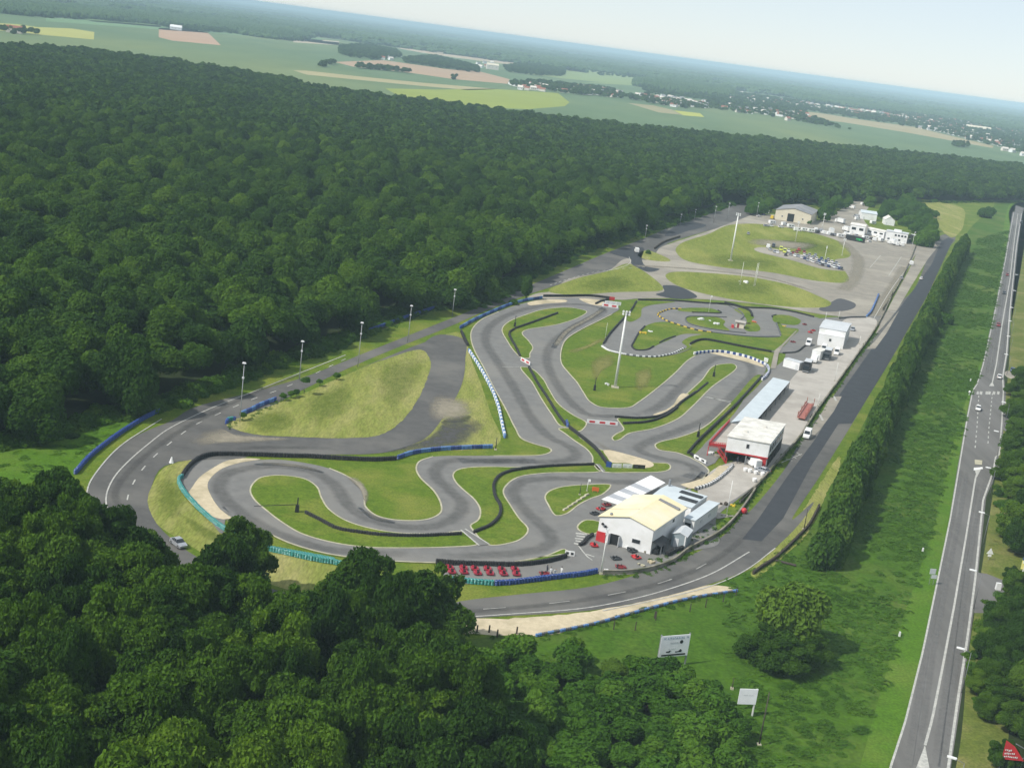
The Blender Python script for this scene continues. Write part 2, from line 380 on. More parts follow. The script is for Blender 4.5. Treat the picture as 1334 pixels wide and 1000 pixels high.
# ------------------------------------------------------------------ outer circuit road
Z5 = Z * 5
sheet('road', 'F 640,60 540,88 450,122 340,170 200,225 100,268 0,310 -120,360 Y 620,402 560,426 480,458 400,490 340,508 250,532 A 660,435 540,485 430,560 345,680 Y 112,650 120,690 150,725 210,767 300,802 420,824 520,826 C 100,662 600,622 960,540 1100,485 1200,410 1290,320 1334,250 G 440,990 560,800 690,590 780,440 860,310 950,150 1030,10 N 240,350 310,200 326,180 322,165 300,158 262,168 240,200 G 960,0 870,70 790,200 700,330 600,480 480,640 400,780 245,960 C 1110,265 1040,350 940,420 760,490 560,545 330,570 110,595 Y 520,800 400,780 300,748 260,728 A 665,895 600,830 565,745 580,690 630,610 745,585 850,600 1000,560 Y 400,585 480,585 540,578 580,540 600,495 604,470 600,452 582,440 A 1324,260 Y 500,468 405,511 318,552 A 900,470 1060,370 1324,240 Y 520,452 580,428 640,402 700,380 760,362 F 300,260 420,185 480,165 560,142 640,118 700,85',
      Z5, M_road, 'wide grey asphalt of the outer circuit road', 'road', step=3)
sheet('road', 'A 760,505 850,480 1000,495 1324,505 B 420,28 600,30 700,22 780,0 Y 552,500 562,468 548,456 575,436 600,440 606,470 600,505 575,545 545,575 500,590 400,592 320,590 260,590 240,580', Z * 6, M_road, 'connecting asphalt lane round the dry grass triangle', 'road')
sheet('grass_island', 'A 868,455 920,425 980,400 1060,372 1150,338 1324,262 Y 500,469 548,456 560,468 554,500 522,550 490,568 450,571 400,570 330,566 308,560', Z * 7, M_dry, 'dry grass triangle inside the connecting lane', 'lawn', wob=.15)
blob('A 760,510 850,470 900,490 1000,498 1110,506 1000,515 860,522 780,525', Z * 7.5, M_dirtf, 'dirt', 'dusty gravel corner by the grass triangle', 'dirt')
blob('B 780,80 850,58 930,20 980,-30 1040,-40 1110,-20 1080,20 1040,55 940,75', Z * 6.5, M_tarf, 'dirt_patch', 'dark asphalt scrapings on the worn strip', 'dirt')
blob('D -20,470 60,480 100,520 60,560 -30,560 -60,520', Z * 6.4, M_dirtf, 'dirt_patch', 'bare pale earth on the worn strip', 'dirt')
# fresh dark strip on the straight
sheet('fresh_asphalt', 'C 1085,380 G 290,990 420,800 540,640 600,540 650,440 720,340 780,255 860,130 960,0 N 240,268 262,215 275,185 300,170 322,178 308,203 240,348 G 1028,14 950,150 860,310 780,440 698,572 640,575 520,760 400,985 C 1152,388',
      Z * 6, M_dark, 'strip of fresh black asphalt along the straight', 'road', smooth=False)
for s, lb in (('G 604,458 655,455 620,520 560,600 520,640 500,632 560,540', 'upper'), ('G 800,215 860,135 905,80 850,180 800,248 760,250', 'middle'), ('G 868,60 940,-40 1010,-120 980,-60 900,60', 'far')):
    sheet('asphalt_patch', s, Z * 6.5, M_upper, 'old pale asphalt left beside the fresh strip, %s patch' % lb, 'road patch', smooth=False)
sheet('asphalt_patch', 'F 228,215 270,205 330,200 330,240 350,262 385,268 350,278 300,255 290,235 250,225', Z * 8, M_dark, 'dark resurfaced crossing on the upper loop', 'road patch')
sheet('weathered_apron', 'F -30,362 0,345 40,340 100,300 220,275 290,235 340,240 390,200 430,185 560,142 640,112 700,95 760,98 870,115 940,90 1000,62 1042,62 1030,110 1080,150 1190,180 1185,240 1120,340 1060,450 1000,425 900,412 800,395 700,380 600,370 480,362 320,362 270,366 160,360 60,362',
      Z * 7, M_upper, 'weathered apron of the upper paddock', 'paved ground')
sheet('weathered_apron', 'L 640,60 700,75 690,110 600,180 560,230 480,250 470,210 560,150 620,100', Z * 7.3, M_upper, 'access lane behind the paddock buildings', 'paved ground')
sheet('asphalt_patch', 'F 375,350 400,340 400,320 440,322 500,350 500,360 430,362', Z * 7.8, M_dark, 'dark asphalt wedge above the kart loop', 'road patch')
sheet('asphalt_patch', 'F 930,372 960,362 1000,375 1000,392 960,402 900,402 890,396', Z * 7.8, M_patch, 'grey asphalt bend by the white hall', 'road patch')
sheet('asphalt_patch', 'F 405,165 455,125 490,120 530,128 470,150 420,165', Z * 7.8, M_dark, 'dark resurfaced strip by the far bend', 'road patch')
sheet('field_grass', 'F 40,342 120,300 220,276 290,252 335,275 395,325 390,337 250,342 100,350', Z * 8, M_grass, 'mown grass triangle by the upper loop', 'lawn')
sheet('field_grass', 'F 405,292 430,278 520,280 680,295 800,320 890,355 928,375 900,390 780,387 600,362 460,328', Z * 8, M_grass, 'mown grass oval with two thin masts', 'lawn')
sheet('field_grass', 'F 440,218 450,190 540,158 620,128 720,128 850,150 950,180 988,208 982,232 940,240 972,275 972,312 880,306 740,280 580,263 480,245', Z * 8, M_grass, 'large mown field in the upper loop', 'lawn')
sheet('field_grass', 'F 318,228 350,210 420,240 410,245 350,240', Z * 8, M_dry, 'small dry grass wedge beside the upper loop', 'lawn')
sheet('field_grass', 'L 980,60 1334,90 1420,230 1330,330 1250,270 1200,200 1150,160 1050,100', Z * 8, M_dry, 'sunlit grass bank behind the paddock trees', 'lawn')
sheet('dirt', 'F 685,205 720,200 800,215 900,238 985,262 975,275 900,268 800,240 700,215', Z * 9, M_upper, 'gravel lot under the parked cars', 'dirt')
blob('F 700,175 800,182 860,190 820,205 740,198 690,190', Z * 9, M_dirtf, 'dirt', 'worn gravel path across the upper field', 'dirt')
# pit complex
sheet('paddock', 'C 480,440 510,345 620,250 760,230 900,205 1000,130 1060,110 G 0,870 60,880 130,830 180,740 200,700 60,690 100,620 180,540 300,370 400,300 420,240 520,130 580,115 770,108 830,105 800,150 720,280 620,420 540,530 470,640 380,740 300,830 200,905 110,985 C 1000,400 900,425 830,470 720,500 600,505 560,495 480,505 300,530 80,530 40,480 200,470',
      Z * 8, M_kart, 'grey asphalt around the workshop', 'paved ground')
sheet('paddock', 'C 930,212 1000,130 1060,112 G 200,735 240,700 300,560 420,400 480,330 580,220 700,110 770,110 800,120 720,270 620,410 530,530 460,640 370,740 290,830 200,895 110,960 C 1060,300 1000,310', Z * 9, M_pale, 'pale concrete yard along the pits', 'paved ground', step=3)
# ------------------------------------------------------------------ kart circuit
TRACK = 'A 690,655 720,618 770,590 B 260,118 340,117 440,130 520,148 590,175 650,215 665,270 670,300 720,335 800,350 900,348 955,325 962,295 935,240 880,185 865,150 880,122 930,105 1100,102 D 0,712 200,712 400,708 438,692 430,682 380,668 320,645 290,600 250,520 200,430 160,350 120,275 105,225 110,190 150,148 220,115 320,82 410,64 540,58 640,62 690,85 720,100 690,125 640,150 560,190 500,230 480,270 480,330 510,370 545,410 570,450 600,490 640,510 700,515 760,512 800,490 880,430 950,370 1000,320 1035,297 1100,283 1200,290 1290,315 1325,340 1315,375 1240,440 1150,525 1060,600 960,638 890,655 868,668 885,688 960,700 1010,718 1060,745 1090,775 1075,800 C 960,165 900,200 800,240 700,300 600,380 520,420 480,432 380,445 260,465 140,470 60,465 B 940,515 800,510 620,495 500,475 380,440 280,395 210,370 140,335 A 850,870 800,815 740,760 705,700'
sheet('kart_track', TRACK, Z * 9.5, M_kart, 'grey asphalt of the kart circuit', 'kart track', step=1.2)
ZI = Z * 11
sheet('sand_trap', 'B 265,115 200,112 140,120 80,150 30,185 0,225 -20,260 0,290 60,330 120,348 150,345 110,310 75,260 60,215 75,185 120,150 190,128', ZI, M_sand, 'sand trap round the left hairpin', 'sand')
blob('B 600,185 640,195 668,225 678,260 668,285 660,255 640,220', ZI * 1.3, M_dirtf, 'sand_trap', 'scuffed sandy edge of the middle bend', 'sand')
sheet('sand_trap', 'D 340,80 420,66 500,68 500,76 420,82 350,90', ZI, M_sand, 'pale sand strip at the top bend', 'sand')
sheet('sand_trap', 'D 555,62 640,68 660,85 640,92 600,85', ZI, M_sand, 'pale sand wedge at the top bend', 'sand')
sheet('sand_trap', 'D 1090,285 1200,292 1290,318 1315,345 1250,325 1150,300', ZI, M_sand, 'sand strip by the right hairpin', 'sand')
sheet('grass_island', 'D 1316,380 1300,376 1180,494 1065,600 960,640 890,657 872,668 888,686 960,698 1003,708 1060,648 1110,598 1200,512', ZI, M_green, 'grass strip along the pit wall', 'lawn')
sheet('pit_lane', 'G 5,718 80,645 180,545 310,388 350,345 400,332 370,372 172,570 70,665 95,705 135,700 105,745 60,765', Z * 9.2, M_kart, 'narrow asphalt pit lane behind the black barrier', 'pit lane', smooth=False)
sheet('weathered_apron', 'N 192,198 180,235 150,300 100,390 55,478 30,530 60,500 110,440 170,340 225,250 262,205 250,190', Z * 5.6, M_upper, 'pale asphalt between the yard wall and the straight', 'paved ground', smooth=False)
sheet('sand_trap', 'C 960,165 900,185 870,192 900,205 960,200 1010,160 1040,128 1010,125 985,150', ZI, M_sand, 'sand beside the pit entry bend', 'sand')
KERBS = MB(); LINES = MB()
def island(s, m, label, kerb=True, step=.9):
    sheet('grass_island', s, ZI * 1.1, m, label, 'lawn', step=step)
    if kerb:
        P = spline(gp(s), True, step)
        r = random.Random(len(P))
        strip(P, .34, Z * 8, ZI + .04, closed=True, mb=KERBS)
island('B 225,235 240,205 270,185 340,178 430,190 480,220 500,265 530,310 600,355 700,385 800,400 960,402 1040,395 1090,430 1100,445 980,455 800,458 680,455 560,440 430,405 350,360 290,315 240,270', M_green, 'grass tongue inside the left hairpin')
island('B 1008,175 1030,155 1090,146 1200,145 C 260,131 400,130 560,118 590,132 590,146 C 400,152 310,165 265,195 255,220 280,265 310,310 340,345 330,370 290,392 205,402 150,350 B 1075,372 1105,350 1113,310 1090,270 1050,235 1020,205', M_green, 'grass neck with a curving tyre wall')
island('D 235,190 260,160 330,130 420,105 520,100 580,112 585,118 540,145 460,170 400,180 340,190 318,205 345,238 362,265 350,290 345,308 320,308 290,285 258,240', M_green, 'grass island at the top of the left straight')
island('D 316,345 350,350 400,390 430,440 470,500 530,545 580,572 582,586 548,612 505,596 480,590 440,540 400,480 360,410', M_green, 'long thin grass island beside the left straight')
island('D 470,600 520,600 560,640 610,670 650,690 760,710 850,740 920,745 930,765 900,778 760,782 680,782 640,775 612,745 608,715 585,685 535,650 495,620', M_green, 'grass wedge at the end of the left straight')
sheet('sand_trap', 'D 655,690 680,690 760,710 850,738 862,755 820,765 760,745 690,742 670,720', ZI * 1.3, M_sand, 'sand wedge behind the advert panels', 'sand')
island('D 700,650 690,640 708,622 738,605 722,575 715,558 850,558 920,520 960,490 1000,455 1060,400 1120,338 1190,332 1205,345 1100,430 1020,510 960,560 860,600 760,620 722,645', M_green, 'grass island inside the right hairpin')
sheet('sand_trap', 'D 860,545 930,515 985,455 1005,458 960,505 900,545', ZI * 1.3, M_sand, 'sand patch inside the right hairpin', 'sand')
island('C 400,235 415,215 460,200 560,192 625,192 600,225 560,240 520,260 470,295 440,300 410,260', M_green, 'grass patch in front of the striped canopy')
island('C 512,340 545,315 585,320 590,350 560,365 525,355', M_green, 'small grass patch beside the workshop')
island('U 260,255 500,250 700,225 850,190 975,145 1000,160 985,195 850,230 650,255 400,262', M_green, 'narrow grass strip behind the red karts')
# outer edge kerb of the circuit (only the stretches that have one)
for s in ('B 530,150 590,176 650,216 666,270 671,300 720,336 800,351 900,349 956,326 963,295 936,240 881,185 866,150 881,122 930,105',
          'D 200,713 400,709 439,692 430,681 380,667 320,644 290,599 250,519 200,429 160,349 120,274 106,225 111,190 150,149 220,116',
          'D 690,126 640,151 560,191 501,230 481,270 481,330 511,370 546,410 571,450 601,490 641,510 701,515 760,512 800,490 880,430 950,370 1000,320 1035,297',
          'D 1180,496 1060,600 960,638 890,655 868,668 885,688 960,700 1010,718',
          'C 480,432 380,445 260,465 140,470 60,465 B 940,515 800,510 620,495 500,475 380,440 280,395 210,370 140,335', 'D 1010,718 1060,745 1090,775 1075,800 C 965,155 940,180'):
    strip(spline(gp(s), False, .9), .36, Z * 8, ZI + .04, mb=KERBS)
struct('kerb', KERBS, M_kerb, 'pale low kerbs edging the kart circuit', 'kerb')
sheet('footpath', 'B 1038,388 1052,386 1150,446 1108,450', ZI * 1.4, M_kart, 'short paved crossing over the grass tongue', 'path', smooth=False)
sheet('footpath', 'C 575,122 590,122 610,146 600,148', ZI * 1.4, M_kart, 'short paved crossing below the advert panels', 'path', smooth=False)
for s in ('B 1038,390 1108,450', 'B 1054,386 1148,446', 'C 578,122 602,150'):
    strip(gp(s), .35, ZI * 1.5, ZI * 1.5, mb=LINES)
# kids' kart track
sheet('kart_track', 'H 70,62 300,68 580,88 830,113 1050,128 1200,153 1400,205 1420,300 1310,362 1260,402 1200,442 1110,447 1030,438 850,407 700,377 560,352 500,357 440,382 D 1020,262 960,290 880,302 800,302 740,294 690,283 652,258 680,210 720,165 770,110 790,78', ZI, M_kart, 'narrow asphalt loops of the small kart track', 'kart track')
def island2(s, m, label): sheet('grass_island', s, ZI * 1.25, m, label, 'lawn', step=.8)
island2('H -10,118 30,90 60,70 250,72 330,76 150,102 95,122 75,190 0,222 -30,200', M_green, 'grass corner at the top left of the small kart track')
island2('H 20,405 25,375 60,310 100,262 200,225 280,225 370,250 480,285 600,300 760,320 900,332 1080,332 1095,300 1060,232 1080,225 1130,262 1215,272 1170,335 1100,410 1030,432 850,402 700,372 640,362 560,345 500,350 430,385 D 1020,262 960,285 1000,262 H 380,372 440,330 520,312 400,310 340,325 280,355 230,375 180,400 120,425 60,430', M_green, 'grass along the lower loop of the small kart track')
island2('H 370,126 480,120 590,125 655,148 640,158 540,153 400,148 350,140', M_green, 'upper sliver of grass in the small kart track')
island2('H 405,205 430,186 540,186 640,190 690,215 680,245 720,285 640,282 560,268 500,250 430,228', M_green, 'inner grass of the small kart track')
island2('H 760,130 840,120 870,150 900,190 885,215 930,240 935,288 860,290 830,268 850,230 830,180', M_green, 'grass around the kart track cabin')
island2('H 1035,190 1060,172 1150,175 1225,200 1240,215 1200,245 1130,240 1060,228', M_green, 'oval grass island at the right end of the small kart track')
blob('e 695,575 800,545 950,480 980,480 900,530 780,580 720,592', Z * 4.6, M_wornf, 'worn_grass', 'worn yellow streak across the kart field', 'lawn')
blob('E 270,290 330,270 345,300 300,330 280,360', Z * 4.6, M_wornf, 'worn_grass', 'worn yellow patch beside the tall mast', 'lawn')
blob('E 440,330 480,320 475,380 440,400', Z * 4.6, M_wornf, 'worn_grass', 'worn yellow patch on the kart field slope', 'lawn')
sheet('service_path', 'H 1200,290 1215,285 1110,400 1080,450 1060,560 1020,560 1050,430 1100,390', ZI * 1.5, M_upper, 'narrow paved path to the small kart track', 'path', smooth=False)
# ------------------------------------------------------------------ road paint
def line(s, w, z=Z * 8.6, dash=None, m=None):
    P = spline(gp(s), False, 2.)
    if dash: dashes(P, w, z, dash[0], dash[1], LINES)
    else: strip(P, w, z, z, mb=LINES)
OUTER = 'F 600,72 450,135 300,195 Y 700,376 640,392 560,420 480,452 400,480'
line('A 1324,185 1110,270 960,330 850,372 740,420 640,472 570,525 500,585 440,650 408,720 412,775 450,830', .3)
line('A 330,725 345,672 430,562 490,512 540,480 620,430', .28)
line('Y 560,806 C 60,655 300,640 540,620 720,585 860,545 980,500 1110,425', .3)
line('A 1324,200 1090,310 960,358 850,405 745,455 655,520 580,585 517,665 487,755 520,830 600,950', .28, dash=(3., 6.))
line('C -60,640 60,632 310,615 550,587 760,545 910,492 1020,430', .28, dash=(4.5, 9.))
line('C 600,630 860,575 1000,535 1100,487 1200,412', .25)
line('F 340,262 200,275 100,300 40,320', .35, z=Z * 8.8, dash=(2.5, 3.))
line('F 290,230 292,250 250,268 180,282', .3, z=Z * 8.8)
line('F 1185,245 1120,330 1060,430', .25, z=Z * 8.8); line('F 1085,225 1050,265', .3, z=Z * 8.8); line('F 1150,230 1110,290', .3, z=Z * 8.8)
line('K 0,125 225,180', .45, z=ZI * 1.2); line('D 315,345 235,345', .3, z=ZI * 1.2); line('E 690,430 790,445', .4, z=ZI * 1.2)
for s in ('K 700,735 890,655', 'K 740,700 800,720', 'K 790,670 840,700', 'K 840,640 880,668'): line(s, .22, z=Z * 8.9)
for s in ('G 620,455 630,475', 'G 560,535 572,560', 'F 1205,296 1220,300', 'G 865,88 890,90'): line(s, .7, z=Z * 8.9)
# parking bays and stop bars beside the workshop
for k in range(5):
    a, b = px('C %f,%f %f,%f' % (465 + k * 19, 285 - k * 12, 497 + k * 17, 262 - k * 9)); P = [at(*a, 0), at(*b, 0)]
    strip(P, .45, Z * 10.6, Z * 10.6, mb=LINES)
for k in range(5):
    P = gp('U %f,%f %f,%f' % (1055 + (k % 2) * 8 - k * 3, 30 + k * 18, 1135 - k * 14, 38 + k * 18)); strip(P, .7, Z * 10.6, Z * 10.6, mb=LINES)
line('U 1075,120 1140,200 1175,225', .3, z=Z * 10.6); line('U 1130,180 1190,200', .4, z=Z * 10.6)
# ------------------------------------------------------------------ highway
HW_L = 'O 60,1330 140,1000 185,860 240,640 290,400 325,230 352,60 N 340,1000 368,840 388,740 404,716 425,650 470,450 510,250 540,75'
HW_R = 'N 578,70 560,200 535,450 524,600 508,690 516,740 512,800 505,900 O 484,0 470,90 440,160 412,420 390,600 360,800 330,1000 285,1330'
sheet('highway', HW_L + ' ' + HW_R, Z * 4, M_hwy, 'straight grey highway on the right', 'road', smooth=False)
sheet('highway', 'N 545,90 575,90 583,60 552,50', Z * 3.5, M_hwy, 'far end of the highway at the wood', 'road', smooth=False)
sheet('side_road', 'O 412,395 440,398 500,422 520,430 480,480 430,520 402,520', Z * 4.5, M_hwy, 'short side road joining the highway', 'road', smooth=False)
sheet('layby', 'd 470,440 430,480 430,560 480,650 460,800 380,990 400,1000 440,900 500,700 500,560', Z * 4.5, M_hwy, 'gravel edge beside the turning bay', 'dirt')
HL = MB()
def hline(s, w, dash=None, dx=0.):
    P = resample(gp(s), 4.)
    if dash: dashes(P, w, Z * 5, dash[0], dash[1], HL)
    else: strip(P, w, Z * 5, Z * 5, mb=HL)
hline('O 62,1330 142,1000 188,860 243,640 293,400 328,230 357,60 N 345,1000 372,840 392,740 408,716 429,650 474,450 514,250 545,75', .35)
hline('N 574,80 555,200 529,450 518,600 503,690 506,740 500,860 490,980 O 470,30 462,80 430,170 405,420 381,600 350,800 322,1000 275,1330', .45)
for dx in (0.,):
    P = [p + Vector((dx, 0, 0)) for p in resample(gp('O 250,930 272,850 302,700 340,500 376,290 405,110 411,85'), 4.)]; strip(P, .42, Z * 5, Z * 5, mb=HL)
    P = [p + Vector((dx, 0, 0)) for p in resample(gp('N 462,722 480,640 500,500 530,330 547,180 560,80'), 4.)]; strip(P, .42, Z * 5, Z * 5, mb=HL)
hline('N 415,745 412,800 408,870 400,960 O 405,0', .3, (3., 3.5)); hline('N 465,750 460,800 452,880 447,960', .3, (3., 3.5))
for tri in ('O 250,928 222,1000 190,1080 230,1090 264,1000', 'O 402,68 427,68 411,98', 'N 452,722 472,722 465,705'):
    P = gp(tri, Z * 5.2)
    HL.add(P, [tuple(range(len(P)))])
for x in (412, 424, 445, 455, 472, 488): strip(gp('N %d,743 %d,754' % (x, x - 2)), .8, Z * 5, Z * 5, mb=HL)
struct('road_marking', HL, M_line, 'white lane lines and arrows on the highway', 'road markings')
struct('road_marking', LINES, M_line, 'white lines on the circuit roads', 'road markings')
for s, lb in (('a 172,150 228,143 232,155 172,165', 'near'), ('a 178,95 228,100 225,128 180,125', 'far')):
    mb = MB(); P = gp(s); mb.prism(P if (P[1] - P[0]).cross(P[2] - P[0]).z > 0 else P[::-1], Z * 4, .16, bot=False)
    struct('traffic_island', mb, M_kerb if lb == 'far' else M_white, 'raised %s end of the traffic island on the highway' % lb, 'traffic island')

# ------------------------------------------------------------------ farmland far off
FM = {}
def field(s, c, label, z=Z):
    k = 'crop_%s' % str(c); m = mat(k, c, [x * .9 for x in c], .01, .95)
    sheet('field', s, z, m, label, 'field', smooth=False)
field('X -60,78 60,85 130,95 250,100 328,112 326,138 150,122 -60,100', (.38, .38, .11), 'yellow-green rapeseed strip far beyond the wood')
field('X 552,98 640,100 720,112 768,158 600,142 552,130', (.44, .29, .19), 'bare tan field standing alone among green ones')
field('X 945,128 1180,148 1178,158 1000,137', (.46, .37, .25), 'thin bare strip before the far copse')
field('R 120,270 330,262 600,300 745,310 880,345 870,365 640,345 400,310 200,290', (.40, .28, .18), 'long bare tan field below the far hamlet')
field('R -60,306 0,308 200,330 500,360 830,388 700,392 400,365 0,325', (.36, .32, .17), 'narrow straw coloured strip')
field('R 390,210 480,206 700,243 850,262 1000,280 900,284 650,252 500,230', (.44, .36, .25), 'pale ploughed strip behind the hamlet')
field('R -60,165 140,180 140,197 -60,185', (.44, .38, .27), 'pale ploughed strip near the skyline')
field('R 340,385 560,390 800,386 1090,405 1140,445 1120,462 960,475 820,470 420,430', (.25, .30, .06), 'bright yellow-green field by the wood')
field('R 870,312 1240,300 1334,320 S 380,195 370,230 0,210 R 1300,360 1100,340', (.22, .29, .11), 'pale green field with a row of trees')
field('S 560,372 720,390 745,412 620,402', (.38, .40, .08), 'small yellow-green plot before the village')
field('S 300,330 450,345 560,370 620,400 480,385', (.30, .27, .15), 'brownish plot before the village')
field('T -40,283 0,285 150,300 400,340 700,380 900,430 1160,490 1150,502 900,457 640,410 300,355 100,330', (.34, .29, .16), 'tan stubble field before the right village')
field('S 600,195 840,235 880,250 760,240', (.30, .33, .15), 'pale clearing inside the far woods')
field('X 290,66 560,85 560,95 320,75', (.16, .25, .10), 'green far field in front of the woods')
field('Y 60,22 420,50 420,54 60,28', (.15, .25, .12), 'blue-green field near the horizon')

# ------------------------------------------------------------------ rubber, dust and regrowth
def rub(s, w, label, m=None, z=Z * 10.2, cat='tyre marks', name='rubber_line'): worn(resample(spline(gp(s), False, 1.), 1.5), w, z, m or M_rubber, name, label, cat)
rub('B 900,480 700,478 520,462 400,428 300,390 200,330 120,260 105,215 140,170 220,150 320,142 430,155 500,180 560,225 600,290 680,345 800,375 900,378 980,360 1035,320 1040,280 990,230 940,180 950,140 1000,120 1150,122 1330,120', 4.5, 'dark rubber line through the left hairpin')
rub('D 60,735 300,735 480,735 540,715 520,680 440,640 360,560 290,440 220,330 170,250 170,200 220,150 320,108 450,88 580,88 650,105 640,125 540,175 450,240 420,300 440,380 520,490 600,545 720,548 820,545', 4.5, 'dark rubber line up the left straight and round the top')
rub('D 800,545 880,510 980,420 1060,345 1150,305 1240,325 1270,370 1200,450 1080,560 960,610 850,650 800,690 900,725 1000,745 1040,775 1000,810', 4.5, 'dark rubber line round the right hairpin')
rub('C 930,160 860,175 700,185 450,170 330,180 290,220 340,290 420,370 400,410 300,430 150,440 0,445', 4.5, 'dark rubber line past the striped canopy')
rub('A 470,800 440,720 470,660 560,570 700,470 860,385 1000,320 1200,240', 2.2, 'dark wheel track on the left bend'); rub('C 0,640 300,620 560,588 780,540 940,480 1050,410 1110,350', 2.2, 'dark wheel track on the bottom bend')
rub('A 850,548 1000,540 1324,545', 3., 'dark wheel track on the connecting lane')
for i, s in enumerate(('B 240,130 400,140 520,165', 'D 330,92 420,78 520,78', 'D 660,100 600,140 500,200 450,270', 'B 660,300 720,345 800,358', 'D 620,650 680,690 780,725', 'C 960,150 930,180 880,195', 'D 1150,540 1060,612 960,648', 'B 100,300 160,360 260,415')):
    rub(s, 2.6, 'pale dust dragged onto the asphalt, strip %d' % (i + 1), M_dust, Z * 10.4, 'dust', 'dust_streak')
rub('F 1160,260 1120,330 1060,420', 7., 'dusty strip across the upper paddock', M_dust, Z * 8.3, 'dust', 'dust_streak'); rub('F 960,180 1010,230 1000,300 960,340', 9., 'dusty strip by the upper field', M_dust, Z * 8.3, 'dust', 'dust_streak')
rub('F 280,258 400,262 560,275 720,295 880,340', 5., 'pale worn lane above the grass oval', M_dust, Z * 8.3, 'dust', 'dust_streak')
for i, s in enumerate(('A 960,440 1080,400 1120,450 1020,480', 'A 1180,370 1320,300 1330,380 1220,440', 'Y 500,480 545,470 540,500 510,530', 'A 600,730 640,660 700,740 660,800', 'A 700,800 800,850 900,920 780,880', 'F 520,240 640,225 760,250 640,265', 'F 560,300 700,310 720,345 580,340', 'F 820,165 930,195 900,225 800,190', 'F 150,320 260,290 300,320 180,335')):
    blob(s, Z * (7.2 if i < 3 else (4.3 if i < 5 else 8.3)), M_greenf, 'green_patch', 'greener patch in the dry grass, number %d' % (i + 1), 'lawn')

for i, (s, dx) in enumerate((('O 195,1000 250,640 300,400 335,230 365,60', -.2), ('O 225,1000 275,640 322,400 357,230 385,60', 0), ('O 280,1000 330,640 362,400 390,230 418,100', 0), ('O 305,1000 352,640 382,400 410,230 440,100', 0), ('N 440,690 478,500 515,280 540,120', 0), ('N 458,690 490,500 522,280 546,120', 0), ('N 490,680 512,500 540,280 560,120', 0), ('N 503,680 522,500 548,280 568,120', 0))):
    worn(resample(gp(s), 3.), 1.5, Z * 4.6, M_wheel, 'wheel_track', 'pale polished wheel track on the highway, number %d' % (i + 1), 'wheel tracks')
M_pgrey = plain('mid_grey_paint', (.38, .39, .39), .6)
M_lamp = plain('dull_grey_paint', (.17, .175, .18), .6)
# ------------------------------------------------------------------ tyre walls
def tyre_wall(s, m, label, n=4, d=.62, group=None, m2=None, alt=0, pts=None, name='tyre_wall', hh=.25):
    d *= .85; P = resample(spline(pts or gp(s), False, .5), d * .86); mb = MB(); r = random.Random(label)
    for i, p in enumerate(P):
        mi = 1 if (m2 is not None and alt and (i // alt) % 2) else 0
        ox, oy = r.uniform(-.05, .05), r.uniform(-.05, .05)
        for k in range(n):
            c = (p.x + ox + r.uniform(-.03, .03), p.y + oy + r.uniform(-.03, .03), .1 + k * hh)
            R = d / 2
            pf = [(R * .86, 0), (R, hh * .25), (R, hh * .75), (R * .84, hh)]
            if k == n - 1: pf += [(R * .5, hh), (R * .48, hh * .4)]
            mb.lathe(c, pf, 8, mi, r.random())
    o = mb.build(name, [m] if m2 is None else [m, m2]); recentre(o, P[0])
    return tag(o, label, 'tyre wall', group or 'tyre walls round the kart circuit')
tw = tyre_wall
tw('A 697,655 720,622 760,588 800,573 850,570 1000,573 1150,578 B 440,108 540,114 700,121 790,117', M_tyre, 'long black tyre wall curling over the left hairpin', 4, .8, m2=M_tyre)
tw('B 795,113 850,95 940,82 1050,75 1160,71', M_blue, 'blue tyre wall continuing the long black one', 4, .8, m2=M_blue2, alt=5)
tw('A 697,657 684,668 695,700 730,745 790,805 860,858 930,898 1025,932 1100,950 1200,968 1280,980 B 290,466 380,486 470,506 548,519 620,535', M_teal, 'long teal tyre wall round the outside of the left hairpin', 4, .75)
tw('B 440,326 500,356 560,386 640,400 720,410 860,415 1045,407', M_tyre, 'black tyre wall on the grass tongue', 3, .75)
tw('B 1090,400 1150,374 1185,340 1190,300 1170,260 1165,215 1190,180 1240,162 1310,151 C 280,145 400,132 572,124', M_tyre, 'black tyre wall winding down the grass neck', 3, .75)
tw('U 50,247 200,257 400,264 650,266 850,242 985,205', M_tyre, 'black tyre wall behind the row of red karts', 4, .7)
tw('U 150,375 250,385 350,395 468,402', M_teal, 'short teal tyre wall in front of the red karts', 4, .9)
tw('U 480,403 620,393 800,370 950,352 1100,335 1220,312', M_blue, 'blue tyre wall by the pole in front of the workshop', 4, .9)
tw('A 290,640 340,583 420,518 500,463 550,433 608,404', M_blue, 'blue tyre wall on the grass outside the left bend', 4, .9)
tw('A 868,448 880,436 905,436', M_blue, 'blue tyre stack at the tip of the grass triangle', 4, .9, m2=M_teal, alt=3)
tw('A 925,414 960,400 1000,380 1058,358', M_blue2, 'faded blue tyre wall on the grass triangle', 4, .8, m2=M_blue, alt=4)
tw('D 65,200 80,235 93,258', M_tyre, 'short black tyre wall at the top of the worn strip', 4, .75)
tw('D 97,280 130,330 165,390 200,460 222,525 235,590 246,640', M_blue2, 'white and blue tyre wall along the left straight', 4, .75, m2=M_wht, alt=3)
tw('D 62,185 120,152 200,116 270,88 330,72 402,60', M_blue, 'blue tyre wall at the top left corner of the circuit', 4, .8, m2=M_blue2, alt=7)
tw('D 408,54 500,54 600,53 680,62', M_tyre, 'black tyre wall along the top bend', 4, .75)
tw('D 622,85 640,76 675,66', M_tyre, 'short slanting black tyre wall by the advert boards', 3, .75)
tw('D 290,187 350,166 465,124', M_tyre, 'straight black tyre wall on the top grass island', 3, .75)
tw('D 285,190 265,205 270,228 290,262 308,302', M_tyre, 'bent black tyre wall beside the small mast', 3, .75)
